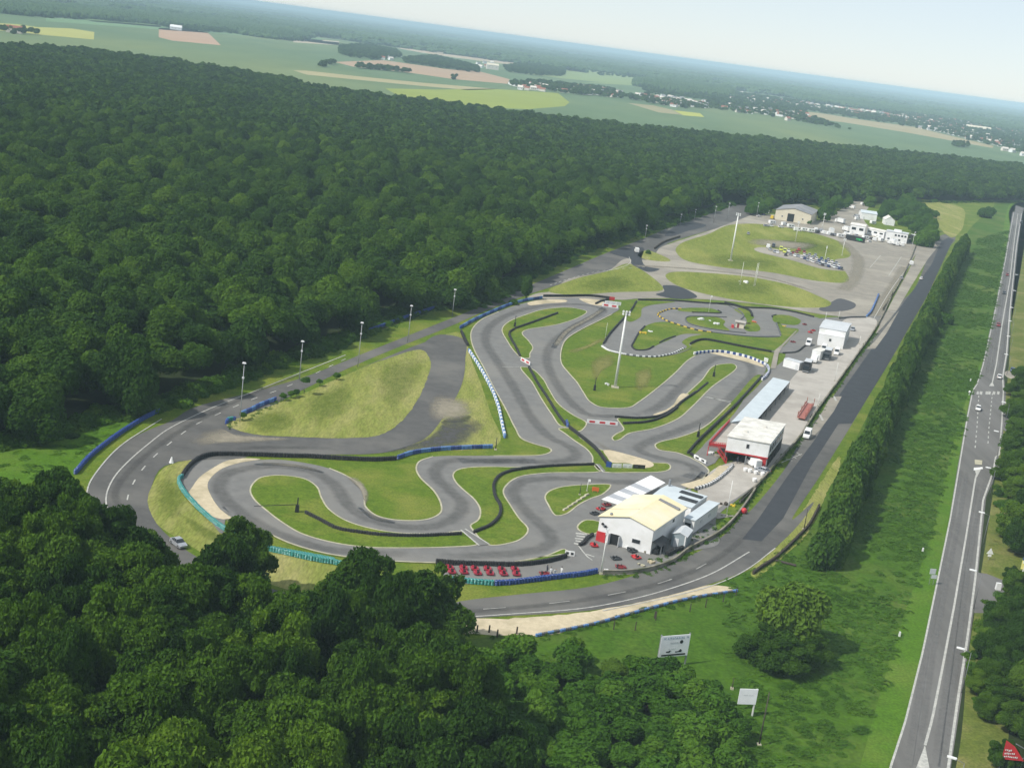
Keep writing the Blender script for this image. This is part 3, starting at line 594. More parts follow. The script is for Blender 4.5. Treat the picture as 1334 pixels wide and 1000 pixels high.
tw('D 345,348 380,412 420,472 460,537 498,588', M_tyre, 'black tyre wall down the thin grass island', 3, .75)
tw('D 515,602 560,637 620,687 660,737 672,752', M_tyre, 'black tyre wall ending at the advert panels', 4, .75)
tw('D 500,576 506,596', M_blue, 'small blue tyre stack between two black walls', 4, .8)
tw('D 705,555 800,560 880,552 940,524 980,490 1035,452', M_tyre, 'upper black tyre wall inside the right hairpin', 3, .75)
tw('D 738,582 830,576 905,552 960,515', M_tyre, 'lower black tyre wall inside the right hairpin', 3, .75)
tw('D 1040,450 1060,432 1085,412', M_tyre, 'short black tyre heap inside the right hairpin', 2, .75)
tw('E 650,267 690,262 750,260 800,268 860,283 920,308', M_wht, 'white and blue tyre wall round the right hairpin', 4, .75, m2=M_blue, alt=2)
tw('E 925,312 932,328 922,352 905,366', M_blue, 'blue and white tyre wall at the pit end of the right hairpin', 4, .75, m2=M_wht, alt=2)
tw('E 302,238 330,254 380,266', M_wht, 'white tyre edge at the lower left of the small kart track', 2, .75)
tw('E 385,267 440,275 500,277 560,267 612,245', M_wht, 'grey and white tyre edge of the small kart track', 2, .75, m2=M_tyreg, alt=2)
tw('D 790,76 770,110 720,165 680,210 654,250', M_tyre, 'black tyre wall left of the tall mast', 3, .7)
tw('H 66,65 300,70 580,90 700,95 830,118 1050,130 1200,155 1334,188', M_tyre, 'long black tyre wall above the small kart track', 3, .7)
tw('H 440,382 500,356 560,352 700,378 850,408 1030,440', M_tyre, 'black tyre wall below the small kart track', 3, .7)
tw('H 1112,448 1200,442 1260,404 1310,362', M_tyre, 'black tyre wall under the red kart pits', 2, .7)
tw('H 110,255 70,300 30,370 18,402 50,428 120,426 176,400', M_tyre, 'hooked black tyre edge at the left of the small kart track', 2, .7)
tw('H 218,375 260,352 330,328', M_tyre, 'short dark tyre edge on the lower loop', 2, .7)
tw('H 370,128 300,130 240,147 205,170 240,200 280,220 340,240 420,265 500,285 600,300', M_yellow, 'yellow and black tyre edge of the small kart track', 2, .75, m2=M_tyre, alt=3)
tw('H 605,300 760,318 900,330 1085,330', M_tyreg, 'grey tyre edge along the middle of the small kart track', 2, .6)
tw('H 700,190 540,184 430,185 405,205 440,240 560,270 700,290 840,304', M_tyreg, 'grey tyre hook inside the small kart track', 2, .6)
tw('H 455,154 560,157 640,161 664,155 640,140', M_tyre, 'thin dark tyre edge on the upper grass sliver', 2, .6)
tw('H 720,108 790,140 826,180 806,206', M_tyreg, 'curved grey tyre edge near the track cabin', 2, .6)
tw('H 690,88 760,105 860,140 888,185', M_tyre, 'heavy black tyre bank behind the track cabin', 4, .8)
tw('H 1035,190 1032,180 1060,172', M_tyre, 'tiny black tyre edge of the oval island', 2, .6)
tw('H 1062,230 1085,290 1095,320', M_tyreg, 'short tyre edge below the oval island', 2, .6)
tw('I 575,285 640,280 700,276 800,276', M_tyreg, 'low grey tyre wall behind the white hall', 3, .8)
tw('I 805,270 835,240 870,170 902,92', M_blue2, 'blue and white tyre wall between paddock and pit yard', 4, .8, m2=M_blue, alt=4)
tw('G 20,862 80,842 140,800 182,758', M_tyreg, 'grey and white tyre wall curving below the pit building', 3, .9, m2=M_wht, alt=1)
tw('U 1085,120 1110,110 1130,80 1180,45', M_tyre, 'pile of black tyres beside the workshop', 3, .9)
tw('J 725,830 790,800 870,775', M_tyre, 'heap of black tyres behind the grey shed', 4, 1.1)
tw('C 370,718 560,680 740,630 900,590 1070,562', M_blue2, 'low faded blue barrier along the sandy verge', 2, .6, m2=M_tyreg, alt=3)
tw('g 5,940 60,900 140,850 220,780 300,700 345,655 390,590 435,500', M_wood, 'dark wooden guard rail outside the last bend', 3, .6)
tw('D 1003,703 1050,650 1110,592 1200,505 1310,385', M_tyre, 'long black barrier between track and pit lane', 3, .75, m2=M_tyre)
tw('G 0,710 35,730 65,748', M_tyre, 'short black and white barrier at the pit entry', 3, .8, m2=M_wht, alt=3)
tw('F 370,205 400,185 450,168', M_leafs if False else M_wood, 'dark barrier by the upper grass wedge', 4, .8)
tw('Y 475,434 500,425 530,414 566,402', M_blue, 'dark blue barrier at the edge of the wood', 4, .8)
tw('V 268,218 290,225 318,245', M_blue, 'blue tyre wall half hidden by foreground trees', 4, .9, m2=M_wht, alt=4)
# long boundary wall of the pit yard
def wall(s, label, h=.95, w=.28, m=None, cat='wall'):
    P = resample(spline(gp(s), False, 2.), 2.); mb = strip(P, w, 0, h)
    mb2 = strip(P, w + .12, h, h + .07)
    e = P[0]; root = thing('boundary_wall', label, cat, e)
    for nm, q, mm in (('wall_body', mb, m or M_wallc), ('coping', mb2, M_wallc)):
        o = q.build(nm, mm); o.data.transform(Matrix.Translation(-e)); o.parent = root
    return root
wall('C 600,503 720,498 830,468 900,420 1000,366 1060,310 1130,208 G 205,925 300,832 380,738 470,638 540,530 620,420 720,280 790,180 830,110 875,10 F 1090,400 1140,320 1180,235 1195,195', 'long stained concrete wall along the pit yard and straight')
# ------------------------------------------------------------------ masts, lamps and poles
def mast(base, topy, label, r=.28, heads=6, name='light_mast', group='floodlight masts', m=None, cat='light mast'):
    b = px(base)[0]; p = at(*b); h = hgt(p, px(topy)[0][1]); root = thing(name, label, cat, p, 0, group)
    MB().cyl((0, 0, 0), (0, 0, h), r, r * .55, 10).build('pole', m or M_pole, root, True)
    MB().box((0, 0, .2), (r * 5, r * 5, .4)).build('foundation', M_kerb, root)
    if heads:
        [MB().box((0, 0, h - .1 - dz), (heads * .33, .15, .15)).build('crossarm', M_steel, root) for dz in ((0, .8) if heads > 1 else (0,))]
        for k in range(heads):
            row = k % 2; x = (k // 2 - (heads / 2 - 1) / 2) * .95
            MB().box((x, -.3, h - .1 - row * .8), (.6, .35, .55), taper=.2).build('floodlight', M_wht, root)
    return root
mast('D 702,428', 'D 738,112', 'tallest white floodlight mast on the kart field', .45)
mast('F 610,242', 'F 630,92', 'thick pale floodlight mast on the upper field', .5)
mast('F 815,182', 'F 818,118', 'floodlight mast in front of the white caravans', .2, 4)
mast('F 898,150', 'F 902,92', 'floodlight mast behind the row of parked vans', .2, 4)
mast('F 962,226', 'F 968,172', 'floodlight mast left of the dark green container', .2, 4)
mast('F 904,257', 'F 908,196', 'thin floodlight mast among the parked cars', .14, 2)
mast('F 640,318', 'F 646,245', 'left thin pole of the pair on the grass oval', .12, 0, group='thin poles')
mast('F 684,322', 'F 688,250', 'middle thin pole on the grass oval', .12, 0, group='thin poles')
mast('F 688,320', 'F 694,248', 'right thin pole on the grass oval', .12, 0, group='thin poles')
mast('J 150,985', 'J 188,590', 'slim floodlight pole beside the end of the blue tyre wall', .14, 2)
mast('C 1030,300', 'C 1045,175', 'thin pole in the yard below the pit building', .09, 0, group='thin poles')
mast('K 490,745', 'K 512,540', 'red and white pole in front of the pit building', .1, 0, m=M_red, group='thin poles')
mast('K 1035,210', 'K 1058,90', 'thin pale pole on the yard wall beside the red transporter', .09, 0, group='thin poles')
mast('I 545,790', 'I 560,640', 'thin pole on the yard wall near the trailers', .09, 0, group='thin poles')
mast('I 745,490', 'I 750,420', 'thin pole in the yard right of the white hall', .09, 0, group='thin poles')
mast('H 572,150', 'H 575,30', 'thin white pole on the small kart track', .08, 1, group='thin poles')
mast('e 990,470', 'e 992,335', 'thin lamp pole with a round lamp on the kart field', .07, 0, group='thin poles')
mast('B 1172,78', 'B 1172,28', 'dark pole at the end of the blue tyre wall', .13, 0, m=M_black, group='thin poles')
mast('I 470,290', 'I 475,225', 'left white pole behind the white hall', .1, 0, group='thin poles')
mast('I 575,290', 'I 580,218', 'right white pole behind the white hall', .1, 0, group='thin poles')
mast('L 1040,420', 'L 1055,290', 'pale pole at the upper end of the boundary wall', .12, 1, group='thin poles')
mast('L 1185,395', 'L 1195,310', 'pale pole beside the paddock tree', .1, 0, group='thin poles')
mast('g 335,650', 'g 357,515', 'bare dark post on the verge beside the guard rail', .12, 0, m=M_wood, group='wooden posts')
mast('Q 818,828', 'Q 858,552', 'tall wooden pole beside the blank white sign', .13, 0, m=M_wood, group='wooden posts', name='utility_pole', cat='pole')
mast('Q 680,540', 'Q 700,480', 'short leaning wooden post under the big shrub', .1, 0, m=M_wood, group='wooden posts')
mast('C 520,228', 'C 524,185', 'dark post on the grass in front of the canopy', .1, 0, m=M_black, group='thin poles')
mast('C 545,215', 'C 550,172', 'lamp post in front of the striped canopy', .08, 1, group='thin poles')
def lamp(b, t, label):
    p = at(*b); h = hgt(p, t[1]); root = thing('lamp_post', label, 'lamp post', p, 0, 'lamp posts along the circuit road')
    MB().cyl((0, 0, 0), (0, 0, h), .12, .08, 8).build('pole', M_pgrey, root, True)
    MB().box((-.0, -.15, h), (1.0, .45, .35), taper=.3).build('lamp_head', M_wht, root)
    MB().box((0, -.1, h * .75), (.5, .45, .4)).build('loudspeaker', M_cgrey, root)
for b, t, lb in (('A 919,440', 'A 918,213', 'lamp post at the tip of the dry grass triangle'), ('A 1147,280', 'A 1149,130', 'lamp post by the dark bush on the grass triangle'),
                 ('Y 466,478', 'Y 467,420', 'lamp post at the top corner of the grass triangle'), ('Y 531,446', 'Y 533,398', 'lamp post where the connecting lane leaves the road'),
                 ('Y 589,412', 'Y 590,377', 'lamp post at the edge of the wood near the blue barrier'), ('F 340,172', 'F 341,130', 'lamp post behind the upper grass wedge'),
                 ('F 450,130', 'F 452,95', 'lamp post on the far verge by the resurfaced strip'), ('F 496,112', 'F 497,80', 'lamp post before the far bend'),
                 ('F 557,122', 'F 558,70', 'tall lamp post at the far bend'), ('F 600,108', 'F 602,60', 'lamp post at the end of the far bend'),
                 ('Z 545,440', 'Z 556,285', 'lamp post beside the trees left of the hangar'), ('Z 470,300', 'Z 475,170', 'lamp post in front of the far wood'), ('Z 610,300', 'Z 620,150', 'lamp post standing tall behind the paddock trees')):
    lamp(px(b)[0], px(t)[0], lb)
def street_lamp(hx, hy, label):
    h = 8.; p = at(hx + 2, hy, h); p.z = 0
    root = thing('street_lamp', label, 'street lamp', p, R_(-20), 'street lamps along the highway')
    MB().cyl((0, 0, 0), (0, 0, h - .3), .075, .05, 8).cyl((0, 0, h - .3), (-1.3, 0, h), .04, .04, 6).build('pole', M_lamp, root, True)
    MB().prism([(-2.5, -.14), (-2.1, -.26), (-1.2, -.2), (-1.1, 0), (-1.2, .2), (-2.1, .26), (-2.5, .14)], h - .05, h + .16).build('lamp_head', M_wht, root)
for s, lb in (('b 105,958', 'street lamp nearest the red sign'), ('b 148,241', 'street lamp beside the dense roadside trees'), ('a 218,828', 'street lamp at the side road junction'),
              ('a 268,449', 'street lamp left of the dry verge'), ('a 305,156', 'street lamp level with the traffic island'), ('d 430,623', 'street lamp beside the gravel layby'),
              ('d 490,370', 'street lamp just below the zebra crossing'), ('N 530,608', 'street lamp above the dark parked car'), ('N 537,540', 'street lamp halfway up the highway'),
              ('N 541,483', 'fourth street lamp from the far end of the highway'), ('N 547,433', 'third street lamp from the far end of the highway'), ('N 556,370', 'street lamp opposite the dark grey car on the highway'), ('N 562,310', 'street lamp opposite the farthest red car')):
    street_lamp(*px(s)[0], lb)
# marshal mast with a level dark bar
p = g1('B 405,320'); root = thing('marshal_mast', 'black mast with a long thin arm on the grass tongue', 'mast', p)
h = hgt(p, px('B 405,260')[0][1]); tip = g1('B 240,293', h * .55) - p
MB().cyl((0, 0, 0), (0, 0, h), .16, .12).build('pole', M_black, root)
MB().box((0, 0, .9), (.8, .7, 1.8), taper=.15).build('cabinet', M_black, root)
MB().cyl((0, 0, h * .55), (tip.x, tip.y, h * .55), .09, .07, 6).build('dark_bar', M_black, root)  # thin black bar laid along a dark line left of the mast
MB().box((-1., 0, .12), (.9, .6, .24)).build('foundation', M_kerb, root); MB().box((1.5, 0, .12), (1.1, .6, .24)).build('foundation', M_kerb, root)
for s, lb in (('D 617,440', 'small dark marshal post left of the tall mast'), ('D 1110,385', 'small dark marshal post inside the right hairpin'), ('D 287,178', 'small dark marshal mast on the top grass island'), ('D 1045,635', 'small dark marshal post by the pit wall')):
    p = g1(s); root = thing('marshal_post', lb, 'marshal post', p, 0, 'marshal posts')
    MB().cyl((0, 0, 0), (0, 0, 4.2), .13, .1).build('pole', M_black, root); MB().box((0, 0, .9), (.8, .6, 1.8), taper=.2).build('cabinet', M_black, root)
# fence posts by the meadow
for i, s in enumerate(('75,235', '185,240', '290,188', '465,145', '545,122', '635,96', '700,62')):
    o = MB().cyl((0, 0, 0), (0, 0, 1.8), .11, .09, 6).build('fence_post', M_wood); o.location = g1('Q ' + s)
    tag(o, 'short dark fence post below the sandy verge', 'fence post', 'fence posts below the sandy verge')
for i, s in enumerate(('533,325', '590,330', '632,330', '660,345', '728,335', '1208,280')):
    o = MB().box((0, 0, .7), (.3, .3, 1.4), taper=.1).build('fence_post', M_wood); o.location = g1('W ' + s)
    tag(o, 'stubby brown post at the lower edge of the sand', 'fence post', 'stubby posts at the sand edge')
# ------------------------------------------------------------------ buildings
def frame(a, b, name, label, cat='building', group=None):
    "front corners on the ground (a left, b right) -> root with x along the front, y into the depth, and the width"
    A, B = (g1(a) if isinstance(a, str) else a), (g1(b) if isinstance(b, str) else b); d = B - A
    return thing(name, label, cat, A, math.atan2(d.y, d.x), group), d.length
def frame3(k, l, c, b, z, name, label, cat='building', dmin=0.):
    "three roof corners (front left, front right, back right) at height z; squared up"
    a, c, b = [at(*px('%s %g,%g' % (k, *q))[0], z) for q in (l, c, b)]; u, v = c - a, b - c
    rz = math.atan2(u.y, u.x); ca, sa = math.cos(rz), math.sin(rz); w = u.length; vx, vy = v.x * ca + v.y * sa, -v.x * sa + v.y * ca
    root = thing(name, label, cat, Vector((a.x, a.y, 0)), rz); root['lay'] = vx / vy
    return root, w, max(vy, dmin)
def settle(root):
    "the lot is not quite rectangular: side walls follow the yard line"
    k = root['lay']; del root['lay']
    for c in [root] + list(root.children):
        for o in c.children:
            o.location.x += k * o.location.y * (1 if c is root else 0)
            if o.data.users == 1: o.data.transform(Matrix(((1, k, 0, 0), (0, 1, 0, 0), (0, 0, 1, 0), (0, 0, 0, 1))))
def loc(root, p):
    v = Vector(p) - root.location; c, s = math.cos(root.rotation_euler[2]), math.sin(root.rotation_euler[2])
    return Vector((v.x * c + v.y * s, -v.x * s + v.y * c, v.z))
def openbox(mb, w, d, h, mi=0): # four walls
    mb.quad((0, 0, 0), (w, 0, 0), (w, 0, h), (0, 0, h), mi=mi); mb.quad((w, 0, 0), (w, d, 0), (w, d, h), (w, 0, h), mi=mi)
    mb.quad((w, d, 0), (0, d, 0), (0, d, h), (w, d, h), mi=mi); mb.quad((0, d, 0), (0, 0, 0), (0, 0, h), (0, d, h), mi=mi)
    return mb
def gable(root, w, d, h, hr, mw_, mr, ridge='y', over=.3, rx=None, rt=.14):
    "walls and a pitched roof; ridge along y (gable to the front) or x"
    mb = openbox(MB(), w, d, h); x = w / 2 if rx is None else rx
    if ridge == 'y':
        mb.quad((0, 0, h), (w, 0, h), (x, 0, hr)); mb.quad((w, d, h), (0, d, h), (x, d, hr))
    else:
        mb.quad((w, 0, h), (w, d, h), (w, d / 2, hr)); mb.quad((0, d, h), (0, 0, h), (0, d / 2, hr))
    mb.build('wall', mw_, root)
    q = MB(); o = over
    if ridge == 'y':
        sl = (hr - h) / x; sr = (hr - h) / (w - x)
        for (x0, z0, x1, z1) in ((-o, h - o * sl, x, hr), (x, hr, w + o, h - o * sr)):
            q.add([(x0, -o, z0 + .02), (x1, -o, z1 + .02), (x1, d + o, z1 + .02), (x0, d + o, z0 + .02), (x0, -o, z0 + rt), (x1, -o, z1 + rt), (x1, d + o, z1 + rt), (x0, d + o, z0 + rt)],
                  [(3, 2, 1, 0), (4, 5, 6, 7), (0, 1, 5, 4), (1, 2, 6, 5), (2, 3, 7, 6), (3, 0, 4, 7)])
    else:
        s = (hr - h) / (d / 2)
        for (y0, z0, y1, z1) in ((-o, h - o * s, d / 2, hr), (d / 2, hr, d + o, h - o * s)):
            q.add([(-o, y0, z0 + .02), (w + o, y0, z0 + .02), (w + o, y1, z1 + .02), (-o, y1, z1 + .02), (-o, y0, z0 + rt), (w + o, y0, z0 + rt), (w + o, y1, z1 + rt), (-o, y1, z1 + rt)],
                  [(3, 2, 1, 0), (4, 5, 6, 7), (0, 1, 5, 4), (1, 2, 6, 5), (2, 3, 7, 6), (3, 0, 4, 7)])
    return q.build('roof', mr, root)
def flat(root, w, d, h, mw_, mr, over=.25, x0=0., y0=0., z0=0., t=.22):
    mb = MB(); openbox(mb, w, d, h - z0); mb.v = [(a + x0, b + y0, c + z0) for a, b, c in mb.v]; mb.build('wall', mw_, root)
    return MB().box((x0 + w / 2, y0 + d / 2, h + t / 2), (w + 2 * over, d + 2 * over, t)).build('roof', mr, root)
def fit(x, y, z, rx, ry, rz, root, name, m):  # a small box part
    return MB().box((x, y, z), (rx, ry, rz)).build(name, m, root)
def door(root, x, w, h, m=None, y=-.03, name='door', z=0.): return fit(x, y, z + h / 2, w, .08, h, root, name, m or M_black)
def window(root, x, z, w, h, y=-.03, side=None, m=None):
    if side is None:
        f = fit(x, y, z, w, .08, h, root, 'window', M_cgrey); g = fit(x, y - .03, z, w - .2, .08, h - .2, f, 'pane', m or M_glass)
    else:
        f = fit(side, x, z, .08, w, h, root, 'window', M_cgrey); g = fit(side + .03, x, z, .08, w - .2, h - .2, f, 'pane', m or M_glass)
    return f
# workshop ---------------------------------------------------------
hE = 5.6
root, w, dW = frame3('J', (145, 480), (612, 600), (890, 410), hE, 'workshop', 'white workshop with a cream pitched roof and red roller door')
roof = gable(root, w, dW, hE, hE + 1.5, M_clad, M_cream, rx=w * .54)
sk = MB(); sk.add([(w * .57, dW * .80, hE + 1.5), (w * .97, dW * .80, hE + .36), (w * .97, dW * .86, hE + .36), (w * .57, dW * .86, hE + 1.5), (w * .57, dW * .80, hE + 1.68), (w * .97, dW * .80, hE + .54), (w * .97, dW * .86, hE + .54), (w * .57, dW * .86, hE + 1.68)], [(3, 2, 1, 0), (4, 5, 6, 7), (0, 1, 5, 4), (1, 2, 6, 5), (2, 3, 7, 6), (3, 0, 4, 7)])
sk.build('skylight', M_groof, root)
MB().add([(-.25, dW * .3, hE + .12), (w * .52, dW * .3, hE + 1.6), (w * .52, dW * .3 + .3, hE + 1.6), (-.25, dW * .3 + .3, hE + .12), (-.25, dW * .3, hE + .2), (w * .52, dW * .3, hE + 1.7), (w * .52, dW * .3 + .3, hE + 1.7), (-.25, dW * .3 + .3, hE + .2)], [(3, 2, 1, 0), (4, 5, 6, 7), (0, 1, 5, 4), (1, 2, 6, 5), (2, 3, 7, 6), (3, 0, 4, 7)]).build('roof_joint', M_beige, root)
for s in (-1, 1): fit(w + .3 if s > 0 else -.3, dW / 2, hE - .12, .14, dW + .5, .14, root, 'gutter', M_cgrey)
door(root, w * .08, 2.0, 2.4, M_red, -.3, 'roller_door'); door(root, w * .33, 2.0, 2.5)  # black slab between the open leaves paints the dark inside
fit(w * .33 - 1.15, -.5, 1.25, .08, .9, 2.5, root, 'door_leaf', M_cgrey); fit(w * .33 + 1.15, -.5, 1.25, .08, .9, 2.5, root, 'door_leaf', M_cgrey)
window(root, w * .72, 2.2, 1.9, 1.0); window(root, dW * .62, hE - 1.0, 1.1, .9, side=w + .03)
for x, z in ((w * .08, 4.2), (w * .14, 3.8)): MB().ball((x, -.35, z), .3).build('wall_lamp', M_black, root)
MB().ball((w * .18, .6, hE + .9), .35).build('roof_vent', M_steel, root)
settle(root); wroot, WW = root, w
def onw(x, y, z=0.):  # workshop frame -> world
    c, s = math.cos(wroot.rotation_euler[2]), math.sin(wroot.rotation_euler[2]); L = wroot.location
    return Vector((L.x + x * c - y * s, L.y + x * s + y * c, z))
rzW = root.rotation_euler[2]
# black lean-to on the right of the workshop
root = thing('lean_to', 'dark open lean-to against the right wall of the workshop', 'lean-to', onw(w + .06, 0), rzW)
MB().quad((0, 0, 2.9), (2.2, 0, 2.3), (2.2, 6, 2.3), (0, 6, 2.9)).build('roof', M_black, root)
for y in (.1, 2.9, 5.9): MB().cyl((2.1, y, 0), (2.1, y, 2.3), .07).build('post', M_steel, root)
MB().box((.9, 1.2, .6), (1., 1.4, 1.2)).box((1.2, 4., .7), (1.2, 1.8, 1.4)).build('stored_crates', M_black, root)
# grey shed
a, b = loc(wroot, g1('J 755,735')), loc(wroot, g1('J 868,768'))
root, w2 = frame('J 755,742', 'J 872,772', 'shed', 'small grey-green metal shed right of the workshop', 'shed')
gable(root, max(w2, 3.2), 5., 2.9, 3.5, M_shed, M_lroof, 'y', .15); door(root, w2 * .35, 1.1, 2.1, M_cgrey)
fit(w2 * .98, -.05, 1.6, .25, .2, 3.0, root, 'corner_post', M_wht)
# long white annex
root, w2, d2 = frame3('J', (880, 498), (968, 521), (1175, 372), 3.2, 'annex', 'long low white annex with a pale flat roof right of the workshop', 'annex')
openbox(MB(), w2, d2, 3.2).build('wall', M_clad, root); MB().box((w2 / 2, d2 / 2, 3.3), (w2 + .4, d2 + .4, .18)).build('roof', M_broof, root)
fit(w2 * .4, -.03, 1.2, 1.3, .1, 2.3, root, 'door', M_black); fit(w2 * .45, d2 + .03, 1.6, w2 * .8, .1, 2.4, root, 'end_panel', M_kerb)  # black block paints the darkness of the open door hole
for y in (.3, .65): fit(w2 + .03, d2 * y, 1.9, .08, 1.4, .7, root, 'window', M_cgrey)
settle(root)
# blue-grey middle roof behind the workshop
root, wr, dr = frame3('J', (598, 298), (938, 402), (1075, 304), 4.0, 'rear_hall', 'pale blue-grey roofed hall behind the workshop with dark skylights', 'hall')
gable(root, wr, dr, 3.8, 4.1, M_clad, M_broof, 'x', .15)
for x0, x1, y in ((.42, .98, .72), (.55, 1.0, .34)):
    fit(wr * (x0 + x1) / 2, dr * y, 4.25, wr * (x1 - x0), dr * .17, .16, root, 'skylight', M_black)
MB().cyl((wr * .05, dr * .9, 3.9), (wr * .05, dr * .9, 5.6), .3).build('chimney', M_steel, root)
settle(root)
# striped canopy
root = thing('canopy', 'open sided canopy with white and grey striped roof behind the workshop', 'canopy', at(*px('J 160,335')[0], 0))
def lp(p): return p - root.location
nst = 9; mbw, mbg = MB(), MB()
e0, ridge0, ridge1, e1 = at(*px('J 158,335')[0], 3.), at(*px('J 585,128')[0], 3.4), at(*px('J 712,192')[0], 3.9), at(*px('J 335,392')[0], 3.4)
for i in range(nst):
    t0, t1 = i / nst, (i + 1) / nst
    q = [lp(e0.lerp(ridge0, t0)), lp(e1.lerp(ridge1, t0)), lp(e1.lerp(ridge1, t1)), lp(e0.lerp(ridge0, t1))]
    q2 = [v + Vector((0, 0, .08)) for v in q]
    (mbg if i in (1, 3, 5) else mbw).add(q + q2, [(3, 2, 1, 0), (4, 5, 6, 7), (0, 1, 5, 4), (1, 2, 6, 5), (2, 3, 7, 6), (3, 0, 4, 7)])
mbw.build('roof', M_clad, root); mbg.build('translucent_panel', M_ltrans, root)
for q in (e0, ridge0, e1, e0.lerp(ridge0, .5)):
    v = lp(q); MB().cyl((v.x, v.y, 0), (v.x, v.y, v.z), .09).build('post', M_steel, root)
# pit building -----------------------------------------------------
hP = 7.0
root, w, d = frame3('K', (203, 488), (595, 557), (735, 377), hP, 'pit_building', 'white two storey pit building over an open red trimmed garage')
z1 = hP * .45
flat(root, w, d, hP, M_clad, M_wroof, .25, z0=z1)
fit(w / 2, .15, z1 - .15, w + .2, .4, .35, root, 'red_beam', M_red)
mb = MB(); mb.quad((0, d, 0), (w, d, 0), (w, d, z1), (0, d, z1)); mb.quad((0, 0, 0), (0, d, 0), (0, d, z1), (0, 0, z1)); mb.quad((0, .02, z1 + .01), (w, .02, z1 + .01), (w, d, z1 + .01), (0, d, z1 + .01)); mb.build('garage_wall', M_wallc, root)
fit(w * .88, .3, z1 * .45, w * .2, .3, z1 * .8, root, 'red_panel', M_red)
for x in (.1, w * .5, w - .1): fit(x, .3, z1 / 2, .3, .3, z1, root, 'column', M_steel)
window(root, w * .5, hP * .76, .9, 1.3)
for k in range(6): window(root, d * (.1 + .155 * k), hP * .72, d * .11, hP * .28, side=w + .03)
for k in range(4): fit(w + .03, d * (.14 + .24 * k), z1 * .45, .08, d * .18, z1 * .85, root, 'shutter', M_black)
for x, y in ((w * .3, d * .3), (w * .62, d * .66)): fit(x, y, hP + .45, .9, .7, .5, root, 'roof_unit', M_wroof)
settle(root); proot = root; PW, PD = w, d
def onp(x, y, z=0.):
    c, s = math.cos(proot.rotation_euler[2]), math.sin(proot.rotation_euler[2]); L = proot.location
    return Vector((L.x + x * c - y * s, L.y + x * s + y * c, z))
rzP = root.rotation_euler[2]
# terrace left of the pit building, red railing
T_ = [at(*px(k)[0], 3.) for k in ('K 25,570', 'K 190,590', 'K 300,378', 'K 215,360')]
root = thing('terrace', 'beige viewing terrace with a red railing left of the pit building', 'terrace', Vector((T_[0].x, T_[0].y, 0)))
P = [q - root.location for q in T_]
MB().prism([(q.x, q.y) for q in P], 2.8, 3.02).build('deck', M_pale, root)
for i, (a, b) in enumerate(((P[3], P[0]), (P[0], P[1]))):
    mb = MB()
    for zz in (3.3, 3.7, 4.05): mb.cyl((a.x, a.y, zz), (b.x, b.y, zz), .09, n=6)
    n = 8
    for k in range(n + 1): q = a.lerp(b, k / n); mb.cyl((q.x, q.y, 3), (q.x, q.y, 4.1), .07, n=6)
    mb.add([(a.x, a.y, 2.7), (b.x, b.y, 2.7), (b.x, b.y, 3.6), (a.x, a.y, 3.6)], [(0, 1, 2, 3), (3, 2, 1, 0)][:1])
    mb.build('railing', M_red, root)
for q in P: MB().cyl((q.x * .97, q.y * .97, 0), (q.x * .97, q.y * .97, 2.8), .12).build('post', M_red, root)
p0 = g1('K 185,740'); root = thing('staircase', 'red steel staircase at the front corner of the terrace', 'staircase', p0, rzP)
mb = MB()
for k in range(9): mb.box((-.2 - k * .3, .2, .15 + k * .33), (.32, 1.3, .07))
mb.build('tread', M_red, root)
for y in (-.45, .85): MB().cyl((0, y, .2), (-2.8, y, 3.1), .1, n=6).cyl((0, y, 1.2), (-2.8, y, 4.1), .08, n=6).cyl((0, y, .0), (0, y, 1.2), .08, n=6).build('stringer', M_red, root)
# row of pit garages
A0, B0 = at(*px('G 285,548')[0], 3.1), at(*px('G 425,388')[0], 3.1); A0.z = B0.z = 0
root, w = frame(A0, B0, 'pit_garages', 'long low row of pit garages with a pale blue roof', 'garages')
lf = loc(root, at(*px('G 370,369')[0], 3.1)); lf2 = loc(root, at(*px('G 172,568')[0], 3.1)); d = max(5., (lf.y + lf2.y) / 2); x0 = lf2.x
mb = MB(); mb.quad((x0, d, 0), (w, d, 0), (w, d, 3), (x0, d, 3)); mb.quad((x0, d, 0), (0, 0, 0), (0, 0, 3), (x0, d, 3)); mb.quad((w, 0, 0), (w, d, 0), (w, d, 3), (w, 0, 3)); mb.build('wall', M_clad, root)
nb = 7
for k in range(nb):
    xa, xb = w * k / nb + .02, w * (k + 1) / nb - .02; o = x0 * (1 - k / nb); o2 = x0 * (1 - (k + 1) / nb)
    MB().add([(xa, -.4, 3.0), (xb, -.4, 3.0), (xb + o2, d + .2, 3.16), (xa + o, d + .2, 3.16), (xa, -.4, 3.14), (xb, -.4, 3.14), (xb + o2, d + .2, 3.3), (xa + o, d + .2, 3.3)],
             [(3, 2, 1, 0), (4, 5, 6, 7), (0, 1, 5, 4), (1, 2, 6, 5), (2, 3, 7, 6), (3, 0, 4, 7)]).build('roof_panel', M_broof, root)
    fit((xa + xb) / 2, .9, 1.3, (xb - xa) * .8, .1, 2.6, root, 'dark_bay_panel', M_black)  # black panel paints the dim inside of each open bay
for k in range(nb + 1): fit(w * k / nb, -.25, 1.5, .25, .25, 3., root, 'post', M_steel)
# white site container
def box_hut(a, b, d, h, name, label, mw_, mr, cat, win=0, over=.06, dr=True):
    root, w = frame(a, b, name, label, cat); flat(root, w, d, h, mw_, mr, over, t=.14)
    for k in range(win): window(root, w * (k + .5) / win, h * .6, w / win * .55, h * .32)
    if dr: door(root, w * .85, .9, min(2.1, h * .8), M_cgrey)
    return root, w
box_hut('I 122,672', 'I 250,708', 3.2, 2.9, 'site_container', 'white container hut at the end of the pit garages', M_clad, M_lroof, 'container', 0)
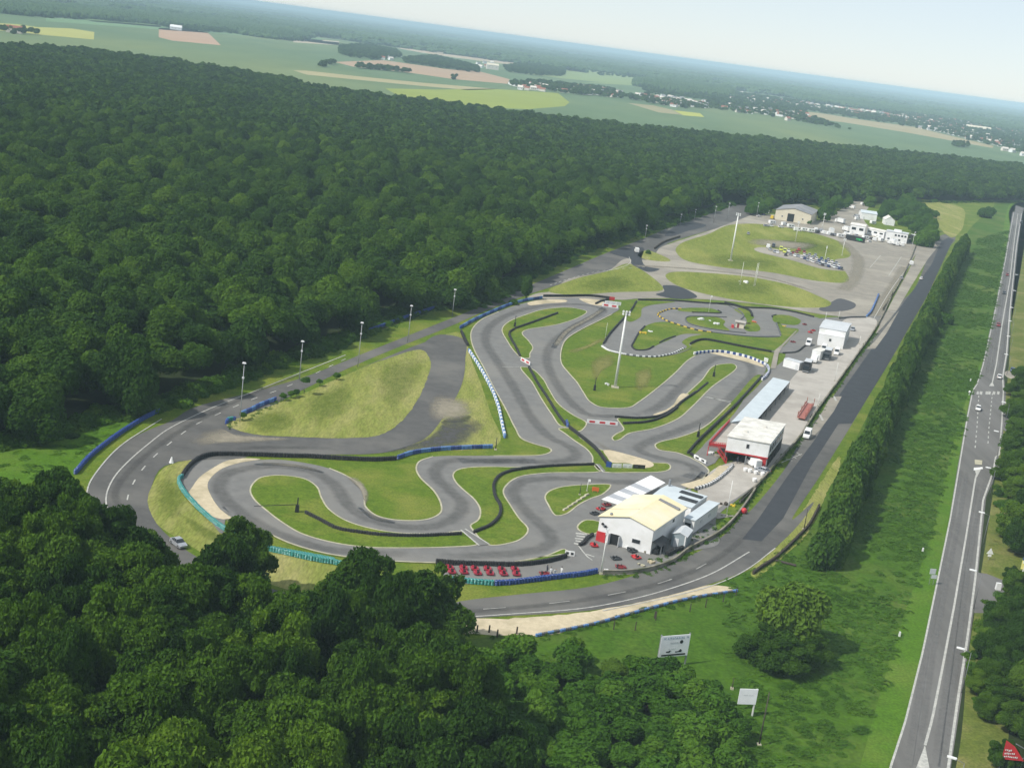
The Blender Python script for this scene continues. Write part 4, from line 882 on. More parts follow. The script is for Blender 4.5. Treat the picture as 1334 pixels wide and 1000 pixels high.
# white hall
hh = 7.
root, w, d = frame3('I', (425, 352), (640, 388), (682, 322), hh - .6, 'race_hall', 'white hall with a light grey roof beside the small kart track', 'hall')
gable(root, w, d, hh - .6, hh, M_clad, M_lroof, 'x', .2); window(root, w * .4, 3.6, w * .5, .8); door(root, w * .2, 1.2, 2.2, M_cgrey)
for k in range(4): fit(w + .03, d * (.15 + .22 * k), 2., .08, d * .14, 3., root, 'side_door', M_cgrey)
settle(root)
root = thing('annex', 'white two level annex in front of the white hall', 'annex', root.location.copy(), root.rotation_euler[2])
flat(root, w * .96, 3.8, 4.6, M_clad, M_clad, .05, .1, -4.0); window(root, w * .45, 2.9, 1., 1.2, -4.03); root.location.z = 0
box_hut('I 352,608', 'I 420,625', 7., 3.4, 'site_container', 'white container hut between the hall and the dark trailers', M_clad, M_wroof, 'container')
# hangar and buildings of the upper paddock
hE = 7.
root, w, d = frame3('L', (62, 127), (318, 166), (366, 133), hE, 'hangar', 'cream hangar with a grey pitched roof and open dark doorway', 'hangar')
gable(root, w, d, hE, hE + 2.6, M_beige, M_groof, 'y', .4, w * .5)
door(root, w * .44, 4.6, 5.6); window(root, w * .2, 3., 1.2, 1.); window(root, w * .78, 3., 1.2, 1.)  # black slab paints the open doorway as dark as its inside
settle(root)
def upper(a, b, d, h, hr, ridge, mw_, mr, name, label, win=0, cat='building'):
    root, w = frame(a, b, name, label, cat); gable(root, w, d, h, hr, mw_, mr, ridge, .25)
    for k in range(win): window(root, w * (k + .5) / win, h * .62, w / win * .6, h * .3)
    door(root, w * .2, 1.1, 2.1, M_cgrey); return root
upper('L 672,196', 'L 785,212', 13., 5., 6.5, 'x', M_clad, M_broof, 'storage_hall', 'pale blue roofed storage hall behind the paddock')
upper('L 845,238', 'L 915,248', 12., 4., 6.5, 'y', M_clad, M_wroof, 'small_hall', 'small white gabled hall under the paddock trees')
upper('L 590,300', 'L 697,318', 10., 6.2, 7.2, 'x', M_clad, M_wroof, 'club_house', 'bright white club house behind the dark green container', 2)
upper('L 715,308', 'L 838,335', 7., 4.2, 5., 'x', M_clad, M_wroof, 'office_block', 'low white office block between club house and timing tower', 3)
root, w = frame('L 848,352', 'L 1003,378', 'timing_building', 'two storey white timing building with a window row', 'building')
flat(root, w, 9., 6.6, M_clad, M_lroof, .3)
for k in range(4): window(root, w * (.45 + .15 * k), 4.7, w * .11, 1.4)
for k in range(3): window(root, w * (.15 + .25 * k), 1.8, 1.6, 1.2)
fit(w + .03, 4, 3.2, .08, 7, 5.6, root, 'side_shutter', M_black); door(root, w * .9, 1.1, 2.2, M_cgrey)
fit(w * .5, 4, 7.4, 5, 4, 1.4, root, 'roof_cabin', M_clad)
# dark green container with a bright green emblem
root, w = frame('L 562,345', 'L 690,372', 'stage_container', 'black container with a bright green emblem on its right side', 'container')
flat(root, w, 2.6, 3.4, M_black, M_black, .03, t=.1)
em = MB()
for k, (x, z, sx, sz) in enumerate(((.62, 2.0, .9, .9), (.70, 2.2, 1., .6), (.78, 1.9, 1.1, 1.1), (.86, 2.1, .8, .8), (.92, 1.7, .5, .6), (.72, 1.3, 2.6, .3))):
    em.prof([(w * x - sx / 2, z - sz / 2), (w * x + sx / 2, z - sz / 3), (w * x + sx / 2 + .1, z + sz / 2), (w * x - sx / 3, z + sz / 2 - .1)], -.1 - k * .004, -.04)
em.build('emblem', M_greenp, root)
# kart track cabin and bits
root, w = frame('H 765,262', 'H 825,272', 'track_cabin', 'small beige cabin with a flat roof inside the small kart track', 'cabin')
flat(root, max(w, 2.6), 3.2, 2.5, M_beige, M_pale, .5, t=.15); door(root, w * .3, .8, 1.9, M_dred)
p = g1('H 745,262'); o = MB().box((0, 0, .6), (.9, 2.4, 1.2), taper=.2).box((0, 0, 1.3), (.7, 2.2, .15)).build('ticket_counter', M_red); o.location = p; tag(o, 'small red counter beside the track cabin', 'counter')
# ------------------------------------------------------------------ vehicles
def loft(sections, mb, mi=0):
    "sections: list of (x, half width bottom, half width top, z0, z1) joined along x"
    vs = []
    for x, wb, wt, z0, z1 in sections: vs += [(x, -wb, z0), (x, wb, z0), (x, wt, z1), (x, -wt, z1)]
    fs = [(3, 2, 1, 0)]
    for k in range(len(sections) - 1):
        o = 4 * k; fs += [(o + i, o + (i + 1) % 4, o + 4 + (i + 1) % 4, o + 4 + i) for i in range(4)]
    o = 4 * (len(sections) - 1); fs.append((o, o + 1, o + 2, o + 3))
    return mb.add(vs, [f[::-1] for f in fs], mi)
def wheel_mesh(r, w):
    key = ('wheel', r, w)
    if key not in CACHE:
        mb = MB(); mb.cyl((0, -w / 2, 0), (0, w / 2, 0), r, n=12, mi=0).cyl((0, -w / 2 - .01, 0), (0, w / 2 + .01, 0), r * .55, n=8, mi=1)
        CACHE[key] = mb.mesh('wheel', [M_tyre, M_steel])
    return CACHE[key]
CACHE = {}
def part_mesh(name, me, root, l=(0, 0, 0)):
    o = bpy.data.objects.new(name, me); COL.objects.link(o); o.parent = root; o.location = l; return o
def wheels(root, xs, hw, r, w=.22):
    for x in xs:
        for s in (-1, 1): part_mesh('wheel', wheel_mesh(r, w), root, (x, s * hw, r))
def make_car(kind, m, label, p, rz, group, cat='car', name='parked_car'):
    root = thing(name, label, cat, (p.x, p.y, Z * 10), rz, group)
    if kind in ('hatch', 'sedan', 'estate'):
        if (kind, 'b') not in CACHE:
            b = MB()
            loft([(2.1, .72, .68, .3, .62), (1.95, .84, .80, .24, .74), (1.0, .87, .82, .22, .90), (-1.6, .87, .82, .22, .92), (-1.98, .82, .76, .26, .88 if kind == 'sedan' else .95), (-2.08, .74, .70, .35, .7)], b)
            g = MB(); xb = {'hatch': (-1.0, -1.92), 'sedan': (-.75, -1.45), 'estate': (-1.45, -2.0)}[kind]
            loft([(1.05, .79, .77, .86, .9), (.35, .79, .62, .86, 1.40), (xb[0], .79, .62, .86, 1.40), (xb[1], .78, .72, .86, .93)], g)
            rf = MB(); rf.box(((.35 + xb[0]) / 2, 0, 1.425), (.35 - xb[0] + .12, 1.22, .05), taper=.06)
            for x in (.33, (.35 + xb[0]) / 2, xb[0]):
                for s in (-1, 1): rf.cyl((x, s * .81, .87), (x, s * .625, 1.41), .045, n=5)
            lt = MB()
            for s in (-1, 1): lt.box((2.03, s * .58, .66), (.12, .26, .12))
            rl = MB()
            for s in (-1, 1): rl.box((-2.03, s * .64, .78), (.1, .18, .22))
            CACHE[(kind, 'b')] = [('body', b), ('window', g), ('roof', rf), ('headlight', lt), ('tail_light', rl)]
        cols = dict(body=m, window=M_glass, roof=m, headlight=M_wht, tail_light=M_red)
        for nm, mb in CACHE[(kind, 'b')]:
            k = (kind, nm, cols[nm].name)
            if k not in CACHE: CACHE[k] = mb.mesh(nm, cols[nm])
            part_mesh(nm, CACHE[k], root)
        wheels(root, (1.3, -1.3), .78, .31)
    elif kind == 'van':
        b = MB(); loft([(2.55, .82, .78, .35, .85), (2.4, .95, .9, .3, 1.1), (1.55, .98, .93, .28, 1.25), (.95, .98, .86, .28, 2.25), (-2.5, .98, .88, .28, 2.3), (-2.6, .95, .86, .3, 2.2)], b)
        part_mesh('body', b.mesh('body', m), root)
        g = MB(); g.quad((1.58, -.8, 1.3), (1.58, .8, 1.3), (1.0, .74, 2.1), (1.0, -.74, 2.1)); g.v = [(x + .04, y, z + .03) for x, y, z in g.v]
        for s in (-1, 1): g.box((.75, s * .935, 1.65), (.9, .04, .6))
        part_mesh('window', g.mesh('window', M_glass), root); wheels(root, (1.65, -1.6), .88, .34)
    elif kind == 'caravan':
        b = MB(); b.prof([(2.3, .5), (2.45, 1.2), (2.1, 2.4), (-2.2, 2.5), (-2.4, 1.4), (-2.25, .5)], -1.1, 1.1)
        part_mesh('body', b.mesh('body', m), root)
        g = MB()
        for s in (-1, 1):
            for x in (-1.1, .9): g.box((x, s * 1.11, 1.6), (1.0, .05, .6))
        part_mesh('window', g.mesh('window', M_glass), root); wheels(root, (-.1,), 1.0, .3)
        part_mesh('tow_bar', MB().cyl((2.3, 0, .5), (3.4, 0, .45), .06).mesh('tow_bar', M_steel), root)
    elif kind in ('truck', 'trailer'):
        L = 7.5 if kind == 'truck' else 9.; body = M_black if m is None else m
        part_mesh('cargo_box', MB().box((-L / 2 + 1.2, 0, 2.15), (L - 1.9, 2.45, 2.7)).mesh('cargo_box', body), root)
        part_mesh('roof', MB().box((-L / 2 + 1.2, 0, 3.56), (L - 1.8, 2.5, .12)).mesh('roof', M_lroof), root)
        c = MB(); loft([(2.5, 1.15, 1.1, .5, 1.3), (2.4, 1.2, 1.15, .45, 2.5), (1.2, 1.2, 1.15, .45, 2.9), (.75, 1.2, 1.15, .45, 2.9)], c); part_mesh('cab', c.mesh('cab', body), root)
        part_mesh('windscreen', MB().quad((2.54, -1.0, 1.5), (2.54, 1.0, 1.5), (2.46, .95, 2.35), (2.46, -.95, 2.35)).mesh('windscreen', M_glass), root)
        part_mesh('chassis', MB().box((-L / 2 + 1.5, 0, .65), (L - 1, 1.2, .3)).mesh('chassis', M_black), root)
        part_mesh('bumper', MB().box((2.55, 0, .55), (.15, 2.2, .4)).mesh('bumper', M_steel), root)
        wheels(root, (1.6, -L + 3.2, -L + 4.3), 1.0, .48, .3)
    return root
def car(s, kind, m, label, ang, group=None, cat=None, name='parked_car'):
    p = g1(s) if isinstance(s, str) else s
    a, b = (px(ang) if isinstance(ang, str) else (None, None)) if isinstance(ang, str) else (None, None)
    rz = ang if not isinstance(ang, str) else math.atan2(*(lambda d: (d.y, d.x))(at(*b) - at(*a)))
    return make_car(kind, m, label, p, rz, group, cat or {'van': 'van', 'caravan': 'caravan', 'truck': 'truck', 'trailer': 'truck'}.get(kind, 'car'), name)
UPH = 'N 412,810 490,692'; DNH = 'N 490,692 412,810'
car('N 411,812', 'hatch', M_wht, 'white car left of the dashed turning bay', 'N 430,700 400,830', 'cars on the highway', name='car')
car('N 490,694', 'hatch', M_wht, 'white car right of the arrow tip on the highway', 'N 490,694 515,480', 'cars on the highway', name='car')
car('N 487,500', 'hatch', M_dred, 'dark red car alone on the left lane of the highway', 'N 500,430 475,600', 'cars on the highway', name='car')
car('N 508,380', 'estate', M_cargrey, 'charcoal car on the highway', 'N 515,330 495,450', 'cars on the highway', name='car')
car('N 520,312', 'hatch', M_dred, 'farthest dark red car on the highway', 'N 525,280 510,350', 'cars on the highway', name='car')
car('N 572,118', 'van', M_cargrey, 'dark van far up the highway by the wood', 'N 560,190 575,80', 'cars on the highway', name='van')
car('d 525,95', 'hatch', M_carblue, 'dark car parked on the pale layby beside the highway', 'N 505,430 475,600', 'cars beside the highway')
sheet('layby', 'd 460,100 500,85 560,90 560,130 510,155 470,135', Z * 4.6, M_upper, 'pale gravel layby under the dark car', 'layby')
car('K 935,500', 'van', M_wht, 'white van parked on the straight below the yard wall', 'K 1000,400 905,560', 'vans', name='van')
car('A 683,915', 'sedan', M_silver, 'silver car on the bend peeping between the foreground trees', 'A 640,890 720,950', 'cars on the circuit', name='car')
car('F 313,215', 'van', M_wht, 'white van on the dark crossing of the upper loop', 'F 330,235 300,200', 'vans', name='van')
car('F 1212,301', 'hatch', M_wht, 'white car on the far part of the straight', 'F 1212,301 1250,240', 'cars on the circuit', name='car')
# transporters in the pit yard
car('I 312,715', 'truck', M_black, 'black lorry with a pale roof, nearest the pit garages', 'I 400,600 300,745', 'dark race trucks')
car('I 478,615', 'truck', M_shed if False else M_cargrey, 'charcoal lorry with a pale roof beside the white hall', 'I 530,530 450,655', 'dark race trucks')
# red car transporter trailer
p = g1('K 905,350'); q = g1('K 990,215'); root = thing('flatbed_trailer', 'rusty red flatbed trailer with upright stakes by the yard wall', 'trailer', p, math.atan2(q.y - p.y, q.x - p.x))
L = (q - p).length
M_rust = plain('faded_rust_red', (.36, .13, .10), .7)
MB().box((L / 2, .9, .9), (L, 2.4, .25)).build('bed', M_rust, root)
for x in (.2, L * .35, L * .7, L - .2):
    for y in (-.2, 2.0): MB().cyl((x, y, .9), (x, y, 2.9), .09, n=6).build('stake', M_rust, root)
MB().box((L * .5, 2.05, 1.7), (L, .08, .5)).box((L * .5, -.2, 1.5), (L, .08, .4)).build('side_rail', M_rust, root)
wheels(root, (L * .3, L * .45), 1.2, .4)
# white pickups in front of the pit building
car('K 430,765', 'van', M_wht, 'white van in front of the open pit garage', 'K 560,820 390,720', 'vans', name='van')
car('K 520,825', 'hatch', M_silver, 'silver car beside the white van at the pit garage', 'K 560,845 400,790', 'cars in the pit yard')
for i, (s, lb) in enumerate((('K 360,818', 'leftmost white tub before the pit garage'), ('K 402,828', 'second white tub before the pit garage'), ('K 458,845', 'third white tub before the pit garage'), ('K 520,860', 'fourth white tub before the pit garage'), ('K 445,915', 'white tub alone by the concrete wall'))):
    o = MB().lathe((0, 0, 0), [(.45, 0), (.55, .3), (.58, .9), (.5, .95), (.45, .8)], 10).build('plastic_tub', M_wht); o.location = g1(s) + Vector((0, 0, .2)); tag(o, lb, 'tub', 'white tubs in the pit yard')
# rows of cars on the gravel lot
a1 = 'M 250,440 500,500'
lot = [('180,385', 'van', M_wht, 'white van at the left end of the gravel lot'), ('243,378', 'van', M_cargrey, 'dark van next to the white van on the gravel lot'), ('258,438', 'sedan', M_silver, 'silver car in front of the two vans on the gravel lot'),
       ('330,415', 'van', M_lime, 'lime yellow van on the gravel lot'), ('372,440', 'van', M_lime, 'second lime yellow van, nearer the red cars'), ('385,475', 'hatch', M_cargrey, 'charcoal car below the lime vans'),
       ('470,450', 'hatch', M_dred, 'dark red car left of the bright red one'), ('540,415', 'estate', M_red, 'bright red estate car at the back of the lot'), ('600,440', 'estate', M_dred, 'dark red estate at the back of the lot'),
       ('490,482', 'hatch', M_wht, 'white hatchback below the dark red car'), ('570,505', 'hatch', M_wht, 'white hatchback at the front middle of the lot'), ('630,490', 'sedan', M_silver, 'silver saloon behind the white hatchbacks'),
       ('680,510', 'sedan', M_wht, 'white saloon in the middle of the lot'), ('640,535', 'hatch', M_silver, 'silver hatchback in the front row'), ('730,480', 'estate', M_silver, 'silver estate at the back right of the lot'),
       ('700,555', 'hatch', M_wht, 'white hatchback in the front row near the thin mast'), ('770,545', 'sedan', M_carblue, 'dark blue saloon left of the thin mast'), ('780,580', 'hatch', M_silver, 'silver hatchback in the front row by the mast'),
       ('850,550', 'sedan', M_carblue, 'dark blue saloon right of the thin mast'), ('845,595', 'hatch', M_silver, 'silver hatchback below the dark blue saloon'), ('920,555', 'sedan', M_wht, 'white saloon in the back row at the right'),
       ('915,605', 'hatch', M_wht, 'white hatchback second from the right end'), ('970,570', 'sedan', M_silver, 'silver saloon at the right end of the back row'), ('975,622', 'hatch', M_silver, 'silver hatchback before the last black car'), ('1030,635', 'hatch', M_cargrey, 'charcoal hatchback at the right end of the lot')]
more = [('205,410', M_silver), ('290,445', M_wht), ('420,430', M_wht), ('440,470', M_silver), ('515,440', M_dred), ('530,490', M_silver), ('600,475', M_wht), ('605,515', M_carblue), ('660,475', M_silver), ('675,540', M_wht), ('705,500', M_silver), ('745,520', M_wht), ('740,565', M_silver), ('800,520', M_carblue), ('815,560', M_wht), ('810,590', M_cargrey), ('875,530', M_silver), ('885,580', M_wht), ('880,605', M_carblue), ('945,585', M_silver), ('945,615', M_wht), ('1000,600', M_wht), ('1005,630', M_carblue)]
CN = {M_silver: 'silver', M_wht: 'white', M_dred: 'dark red', M_carblue: 'dark blue', M_cargrey: 'charcoal'}; seen = {}
for s, m in more:
    x = int(s.split(',')[0]); pos = 'left end' if x < 350 else 'left middle' if x < 560 else 'middle' if x < 730 else 'right middle' if x < 860 else 'right end'
    seen[(pos, m)] = seen.get((pos, m), 0) + 1
    lot.append((s, rnd.choice(('hatch', 'sedan', 'estate')), m, '%s car squeezed into the %s of the gravel lot, between its neighbours' % (CN[m], pos)))
for i, (s, k, m, lb) in enumerate(lot):
    d = at(*px('M 500,520')[0]) - at(*px('M 480,440')[0])
    car('M ' + s, k, m, lb, math.atan2(d.y, d.x) + rnd.uniform(-.08, .08) + (math.pi if rnd.random() < .4 else 0), 'cars on the gravel lot', name='parked_van' if k == 'van' else 'parked_car')
ro = at(*px('L 690,330')[0]) - at(*px('L 200,280')[0]); ar = math.atan2(ro.y, ro.x)
for s, k, m, lb, da in (('L 215,285', 'van', M_wht, 'white van at the left end of the paddock row', 0.), ('L 265,288', 'caravan', M_wht, 'long white caravan with dark windows', 0.), ('L 312,296', 'caravan', M_wht, 'second white caravan of the paddock row', 0.),
                    ('L 355,300', 'van', M_cargrey, 'charcoal van beside the caravans', 1.5), ('L 400,305', 'van', M_wht, 'white van in front of the pale mast', 1.5), ('L 432,312', 'van', M_wht, 'white van right of the pale mast', 1.5), ('L 465,318', 'hatch', M_cargrey, 'charcoal car in the paddock row', 1.5),
                    ('L 485,318', 'hatch', M_silver, 'silver car in the paddock row', 1.5), ('L 525,332', 'caravan', M_wht, 'white caravan left of the black container', 0.), ('L 590,322', 'van', M_wht, 'white van behind the black container', 1.5), ('L 640,322', 'hatch', M_silver, 'silver car behind the black container', 1.5),
                    ('L 735,365', 'hatch', M_wht, 'white car right of the black container', .6), ('L 750,345', 'hatch', M_cargrey, 'charcoal car before the office block', .6), ('L 800,338', 'van', M_wht, 'white van before the office block', 1.5),
                    ('L 880,376', 'van', M_wht, 'white van left in front of the timing building', 1.4), ('L 930,388', 'van', M_wht, 'white van in front of the timing building', 1.4), ('L 968,392', 'van', M_wht, 'white van right in front of the timing building', 1.4),
                    ('L 510,225', 'truck', M_wht, 'white box lorry parked on the access lane', 2.0), ('Z 700,545', 'estate', M_wht, 'white car on the gravel before the hangar', 0.), ('Z 650,545', 'hatch', M_silver, 'silver car before the hangar', .2),
                    ('Z 715,460', 'van', M_yellow, 'yellow digger sized van beside the hangar', 1.), ('Z 780,465', 'van', M_beige, 'beige van at the hangar wall', 1.2), ('Z 655,400', 'van', M_wht, 'white van under the trees left of the hangar', 1.5), ('Z 570,440', 'hatch', M_wht, 'white car at the edge of the far trees', .4), ('Z 620,425', 'hatch', M_carblue, 'blue car at the edge of the far trees', .8),
                    ('Z 455,630', 'hatch', M_silver, 'grey car standing alone on the upper field', 1.2), ('L 650,205', 'van', M_wht, 'white van behind the club house', .3), ('L 905,140', 'caravan', M_wht, 'white caravan among the far trees', .2)):
    car(s, k, m, lb.replace('yellow digger sized van', 'yellow van'), ar + da, 'vehicles of the upper paddock', name={'van': 'parked_van', 'caravan': 'caravan', 'truck': 'box_lorry'}.get(k, 'parked_car'))
for s, k, m, lb, da in (('L 165,262', 'caravan', M_wht, 'white caravan on the gravel left of the paddock row', .1), ('L 120,245', 'van', M_wht, 'white van on the gravel before the hangar door', .4), ('L 345,285', 'van', M_wht, 'white van behind the charcoal van', 1.4), ('L 380,292', 'van', M_silver, 'silver van behind the pale mast', 1.5), ('L 455,300', 'truck', M_wht, 'white lorry behind the paddock row', 1.3),
                    ('L 560,285', 'truck', M_wht, 'white lorry left of the club house', 1.6), ('L 560,315', 'van', M_wht, 'white van at the left end of the black container', 1.5), ('L 705,345', 'caravan', M_wht, 'white caravan right behind the black container', .3), ('L 770,355', 'van', M_wht, 'white van before the low office block, front row', 1.3), ('L 820,362', 'caravan', M_wht, 'white caravan left of the timing building vans', .5),
                    ('L 905,380', 'truck', M_wht, 'white lorry between the vans of the timing building', 1.4), ('L 1020,365', 'van', M_cargrey, 'charcoal van at the right end of the timing building', 1.5), ('L 1040,345', 'truck', M_black, 'black lorry at the right end of the timing building', 1.6), ('L 760,235', 'caravan', M_wht, 'white caravan between the two pale halls', .3), ('L 640,185', 'van', M_silver, 'silver van on the access lane', 2.), ('L 610,120', 'van', M_wht, 'white van at the far end of the access lane', 2.),
                    ('L 690,100', 'caravan', M_wht, 'white caravan behind the pale blue roofed hall', .3), ('L 30,235', 'caravan', M_wht, 'white caravan left of the hangar forecourt', .2), ('M 330,150', 'hatch', M_wht, 'white car on the pale path before the hangar', .2), ('F 1180,255', 'van', M_wht, 'white van by the upper end of the boundary wall', 1.2), ('F 1150,300', 'hatch', M_silver, 'silver car on the paddock near the boundary wall', 1.2)):
    car(s, k, m, lb, ar + da, 'vehicles of the upper paddock', name={'van': 'parked_van', 'caravan': 'caravan', 'truck': 'box_lorry'}.get(k, 'parked_car'))
for s, k, m, lb, da in (('I 455,545', 'van', M_wht, 'white van squeezed behind the charcoal lorry', 'I 530,430 450,555'), ('I 560,575', 'van', M_wht, 'white van right of the charcoal lorry', 'I 600,500 540,600'), ('I 330,500', 'van', M_wht, 'white van at the left wall of the white hall', 'I 380,420 320,520'), ('I 375,640', 'caravan', M_wht, 'white caravan left of the charcoal lorry', 'I 420,570 350,680'), ('G 355,455', 'hatch', M_cargrey, 'charcoal car under the edge of the pit garages', 'G 420,395 300,560'), ('I 690,380', 'hatch', M_silver, 'silver car right of the white hall', 'I 720,300 660,420')):
    car(s, k, m, lb, da, 'vehicles of the pit yard', name={'van': 'parked_van', 'caravan': 'caravan'}.get(k, 'parked_car'))
# ------------------------------------------------------------------ karts
def make_kart(m, label, p, rz, group):
    root = thing('go_kart', label, 'go-kart', (p.x, p.y, ZI), rz, group)
    for nm, mm in (('body', m), ('seat', M_black), ('steering_wheel', M_black)):
        k = ('kart', nm, mm.name)
        if k not in CACHE:
            mb = MB()
            if nm == 'body':
                mb.box((0, 0, .12), (1.7, .7, .1)); loft([(1.15, .5, .45, .12, .28), (.85, .55, .5, .1, .42), (.7, .3, .25, .12, .5), (.2, .2, .16, .12, .62), (.1, .12, .1, .12, .45)], mb)
                for s in (-1, 1): loft([(.55, .0, .0, .1, .3), (.5, .16, .13, .1, .36), (-.5, .18, .14, .1, .4), (-.6, .1, .08, .1, .3)], mb); mb.v[-16:] = [(x, y + s * .58, z) for x, y, z in mb.v[-16:]]
                mb.box((-.95, 0, .3), (.18, 1.3, .22))
            elif nm == 'seat': mb.box((-.35, 0, .2), (.4, .42, .14)).box((-.6, 0, .45), (.14, .44, .55))
            else: mb.cyl((.12, 0, .62), (.06, 0, .66), .17, n=10)
            CACHE[k] = mb.mesh(nm, mm)
        part_mesh(nm, CACHE[k], root)
    for x, s in ((.68, 1), (.68, -1), (-.68, 1), (-.68, -1)): part_mesh('wheel', wheel_mesh(.15, .24), root, (x, s * .62, .15))
    return root
ka, kb = g1('U 150,305'), g1('U 620,318'); kd = kb - ka; kang = math.atan2(kd.y, kd.x)
nx = Vector((-kd.y, kd.x, 0)).normalized()
kl = ['leftmost', 'second', 'third', 'fourth', 'fifth', 'last']
for i in range(6):
    for j in (0, 1):
        make_kart(M_kred, 'red go-kart, %s from the left in the %s line before the black tyre wall' % (kl[i], ('front', 'back')[j]), ka + kd * (i / 5.) + nx * (j * 2.1 - .7) + Vector((rnd.uniform(-.2, .2), rnd.uniform(-.15, .15), 0)), kang + 1.57 + rnd.uniform(-.12, .12), 'red go-karts parked in two lines')
for s, m, a, lb in (('U 830,330', M_dred, .3, 'dark red go-kart near the people in white'), ('J 90,745', M_red, 1.8, 'red go-kart outside the red roller door'), ('J 280,860', M_cargrey, .4, 'dark go-kart on the worn ground before the workshop'), ('J 320,935', M_dred, .1, 'dark red go-kart nearest the road before the workshop'), ('J 455,850', M_red, 2.2, 'red go-kart under the workshop window'),
                  ('J 425,795', M_cargrey, .8, 'dark go-kart by the workshop wall'), ('I 205,478', M_dred, .3, 'lone go-kart on the small track pit lane'), ('I 300,335', M_dred, 1., 'dark red kart in the pits of the small track'), ('I 345,400', M_red, 2., 'red kart in the pits of the small track'), ('I 370,385', M_red, .9, 'second red kart at the hall wall'),
                  ('J 250,350', M_dred, .9, 'upper kart under the striped canopy'), ('J 200,395', M_dred, .7, 'middle kart under the striped canopy'), ('J 150,430', M_red, .8, 'lower kart under the striped canopy'), ('J 95,470', M_cargrey, .8, 'dark kart at the grass before the canopy')):
    make_kart(m, lb, g1(s), a, 'go-karts around the buildings')
# clutter by the workshop
def clutter(s, m, lb, d, n=5, name='scrap_heap', cat='heap'):
    mb = MB(); r = random.Random(lb)
    for k in range(n): mb.box((r.uniform(-.8, .8) * d, r.uniform(-.6, .6) * d, .25 * d + r.uniform(0, .3)), (r.uniform(.4, 1.1) * d, r.uniform(.3, .8) * d, r.uniform(.3, .7) * d), r.uniform(0, 3))
    o = mb.build(name, m); o.location = g1(s); tag(o, lb, cat, 'clutter round the workshop')
clutter('J 410,780', M_cargrey, 'dark scrap heap left of the workshop window', .9); clutter('J 545,800', M_wallc, 'grey brown heap under the workshop corner', .9)
clutter('J 500,915', M_kerb, 'pale heap of stones near the road', .7, 6); clutter('J 600,895', M_sand, 'sandy heap near the tyre heap', .8, 6); clutter('J 375,760', M_wht, 'white fridge sized boxes by the workshop door', .7, 3, 'boxes', 'boxes')
clutter('J 470,780', M_wht, 'white drums under the workshop window', .6, 4, 'boxes', 'boxes'); clutter('J 1215,385', M_wood, 'stack of timber at the end of the annex', 1.0, 6, 'timber_stack', 'timber'); clutter('J 1290,395', M_yellow, 'yellow machine parts at the end of the annex', .7, 4)
clutter('J 195,960', M_wht, 'white stone beside the slim floodlight pole', .5, 3, 'boulder', 'stone'); clutter('J 1010,675', M_kerb, 'pale stone on the ground below the annex', .4, 3, 'boulder', 'stone')
clutter('K 90,680', M_wallc, 'grey heap of gear beside the staircase', 1., 6); clutter('K 40,650', M_wht, 'white sacks beside the staircase', .8, 5)
clutter('E 455,188', M_yellow, 'orange yellow bouncy barrier heap on the small kart track', 1.3, 7, 'foam_blocks', 'foam blocks'); clutter('E 485,182', M_wht, 'white foam blocks beside the yellow heap', 1., 5, 'foam_blocks', 'foam blocks')
clutter('H 510,205', M_wht, 'white blocks in the middle of the small kart track', 1.4, 6, 'foam_blocks', 'foam blocks'); clutter('H 630,240', M_wht, 'low white heap in the middle of the small kart track', 1.3, 6, 'foam_blocks', 'foam blocks'); clutter('H 582,215', M_cgrey, 'grey block beside the white blocks', .7, 3, 'foam_blocks', 'foam blocks')
clutter('H 1120,255', M_yellow, 'yellow blocks below the oval island', .9, 5, 'foam_blocks', 'foam blocks'); clutter('H 905,225', M_orange, 'orange blocks right of the cabin', .9, 5, 'foam_blocks', 'foam blocks'); clutter('H 855,235', M_wood, 'dark blocks right of the cabin', .9, 5, 'foam_blocks', 'foam blocks')
clutter('D 668,418', M_wht, 'white generator box at the foot of the tall mast', .8, 3, 'generator', 'generator'); clutter('F 662,313', M_wht, 'white low structure between the two thin poles', 1.6, 4, 'equipment_box', 'equipment')
clutter('F 640,308', M_wht, 'small white box left of the white structure', .7, 2, 'equipment_box', 'equipment')
o = MB().ball((0, 0, .7), .75, seg=10, rings=7).build('buoy', M_red, None, True); o.location = g1('C 1090,290'); tag(o, 'round red ball on the road edge below the yard', 'ball')
o = MB().lathe((0, 0, 0), [(.7, 0), (.55, .1), (.12, 1.4)], 8).build('traffic_cone', M_wht); o.location = g1('A 657,597'); tag(o, 'white cone on the bend before the tyre wall', 'cone')
mb = MB().box((0, 0, 1.), (1.6, .15, .9)).cyl((-.6, 0, 0), (-.6, 0, .6), .06).cyl((.6, 0, 0), (.6, 0, .6), .06); o = mb.build('warning_board', M_orange); o.location = g1('J 100,280'); tag(o, 'orange board on the grass before the canopy', 'board')
for k in range(6):
    o = MB().box((0, 0, .3), (2.0, .6, .6), taper=.3).build('concrete_block', M_kerb); p0, p1 = g1('C 470,280'), g1('C 545,230'); o.location = p0.lerp(p1, k / 5); o.rotation_euler[2] = 1.0
    tag(o, 'pale concrete block in the slanted row before the canopy', 'block', 'concrete blocks before the canopy')
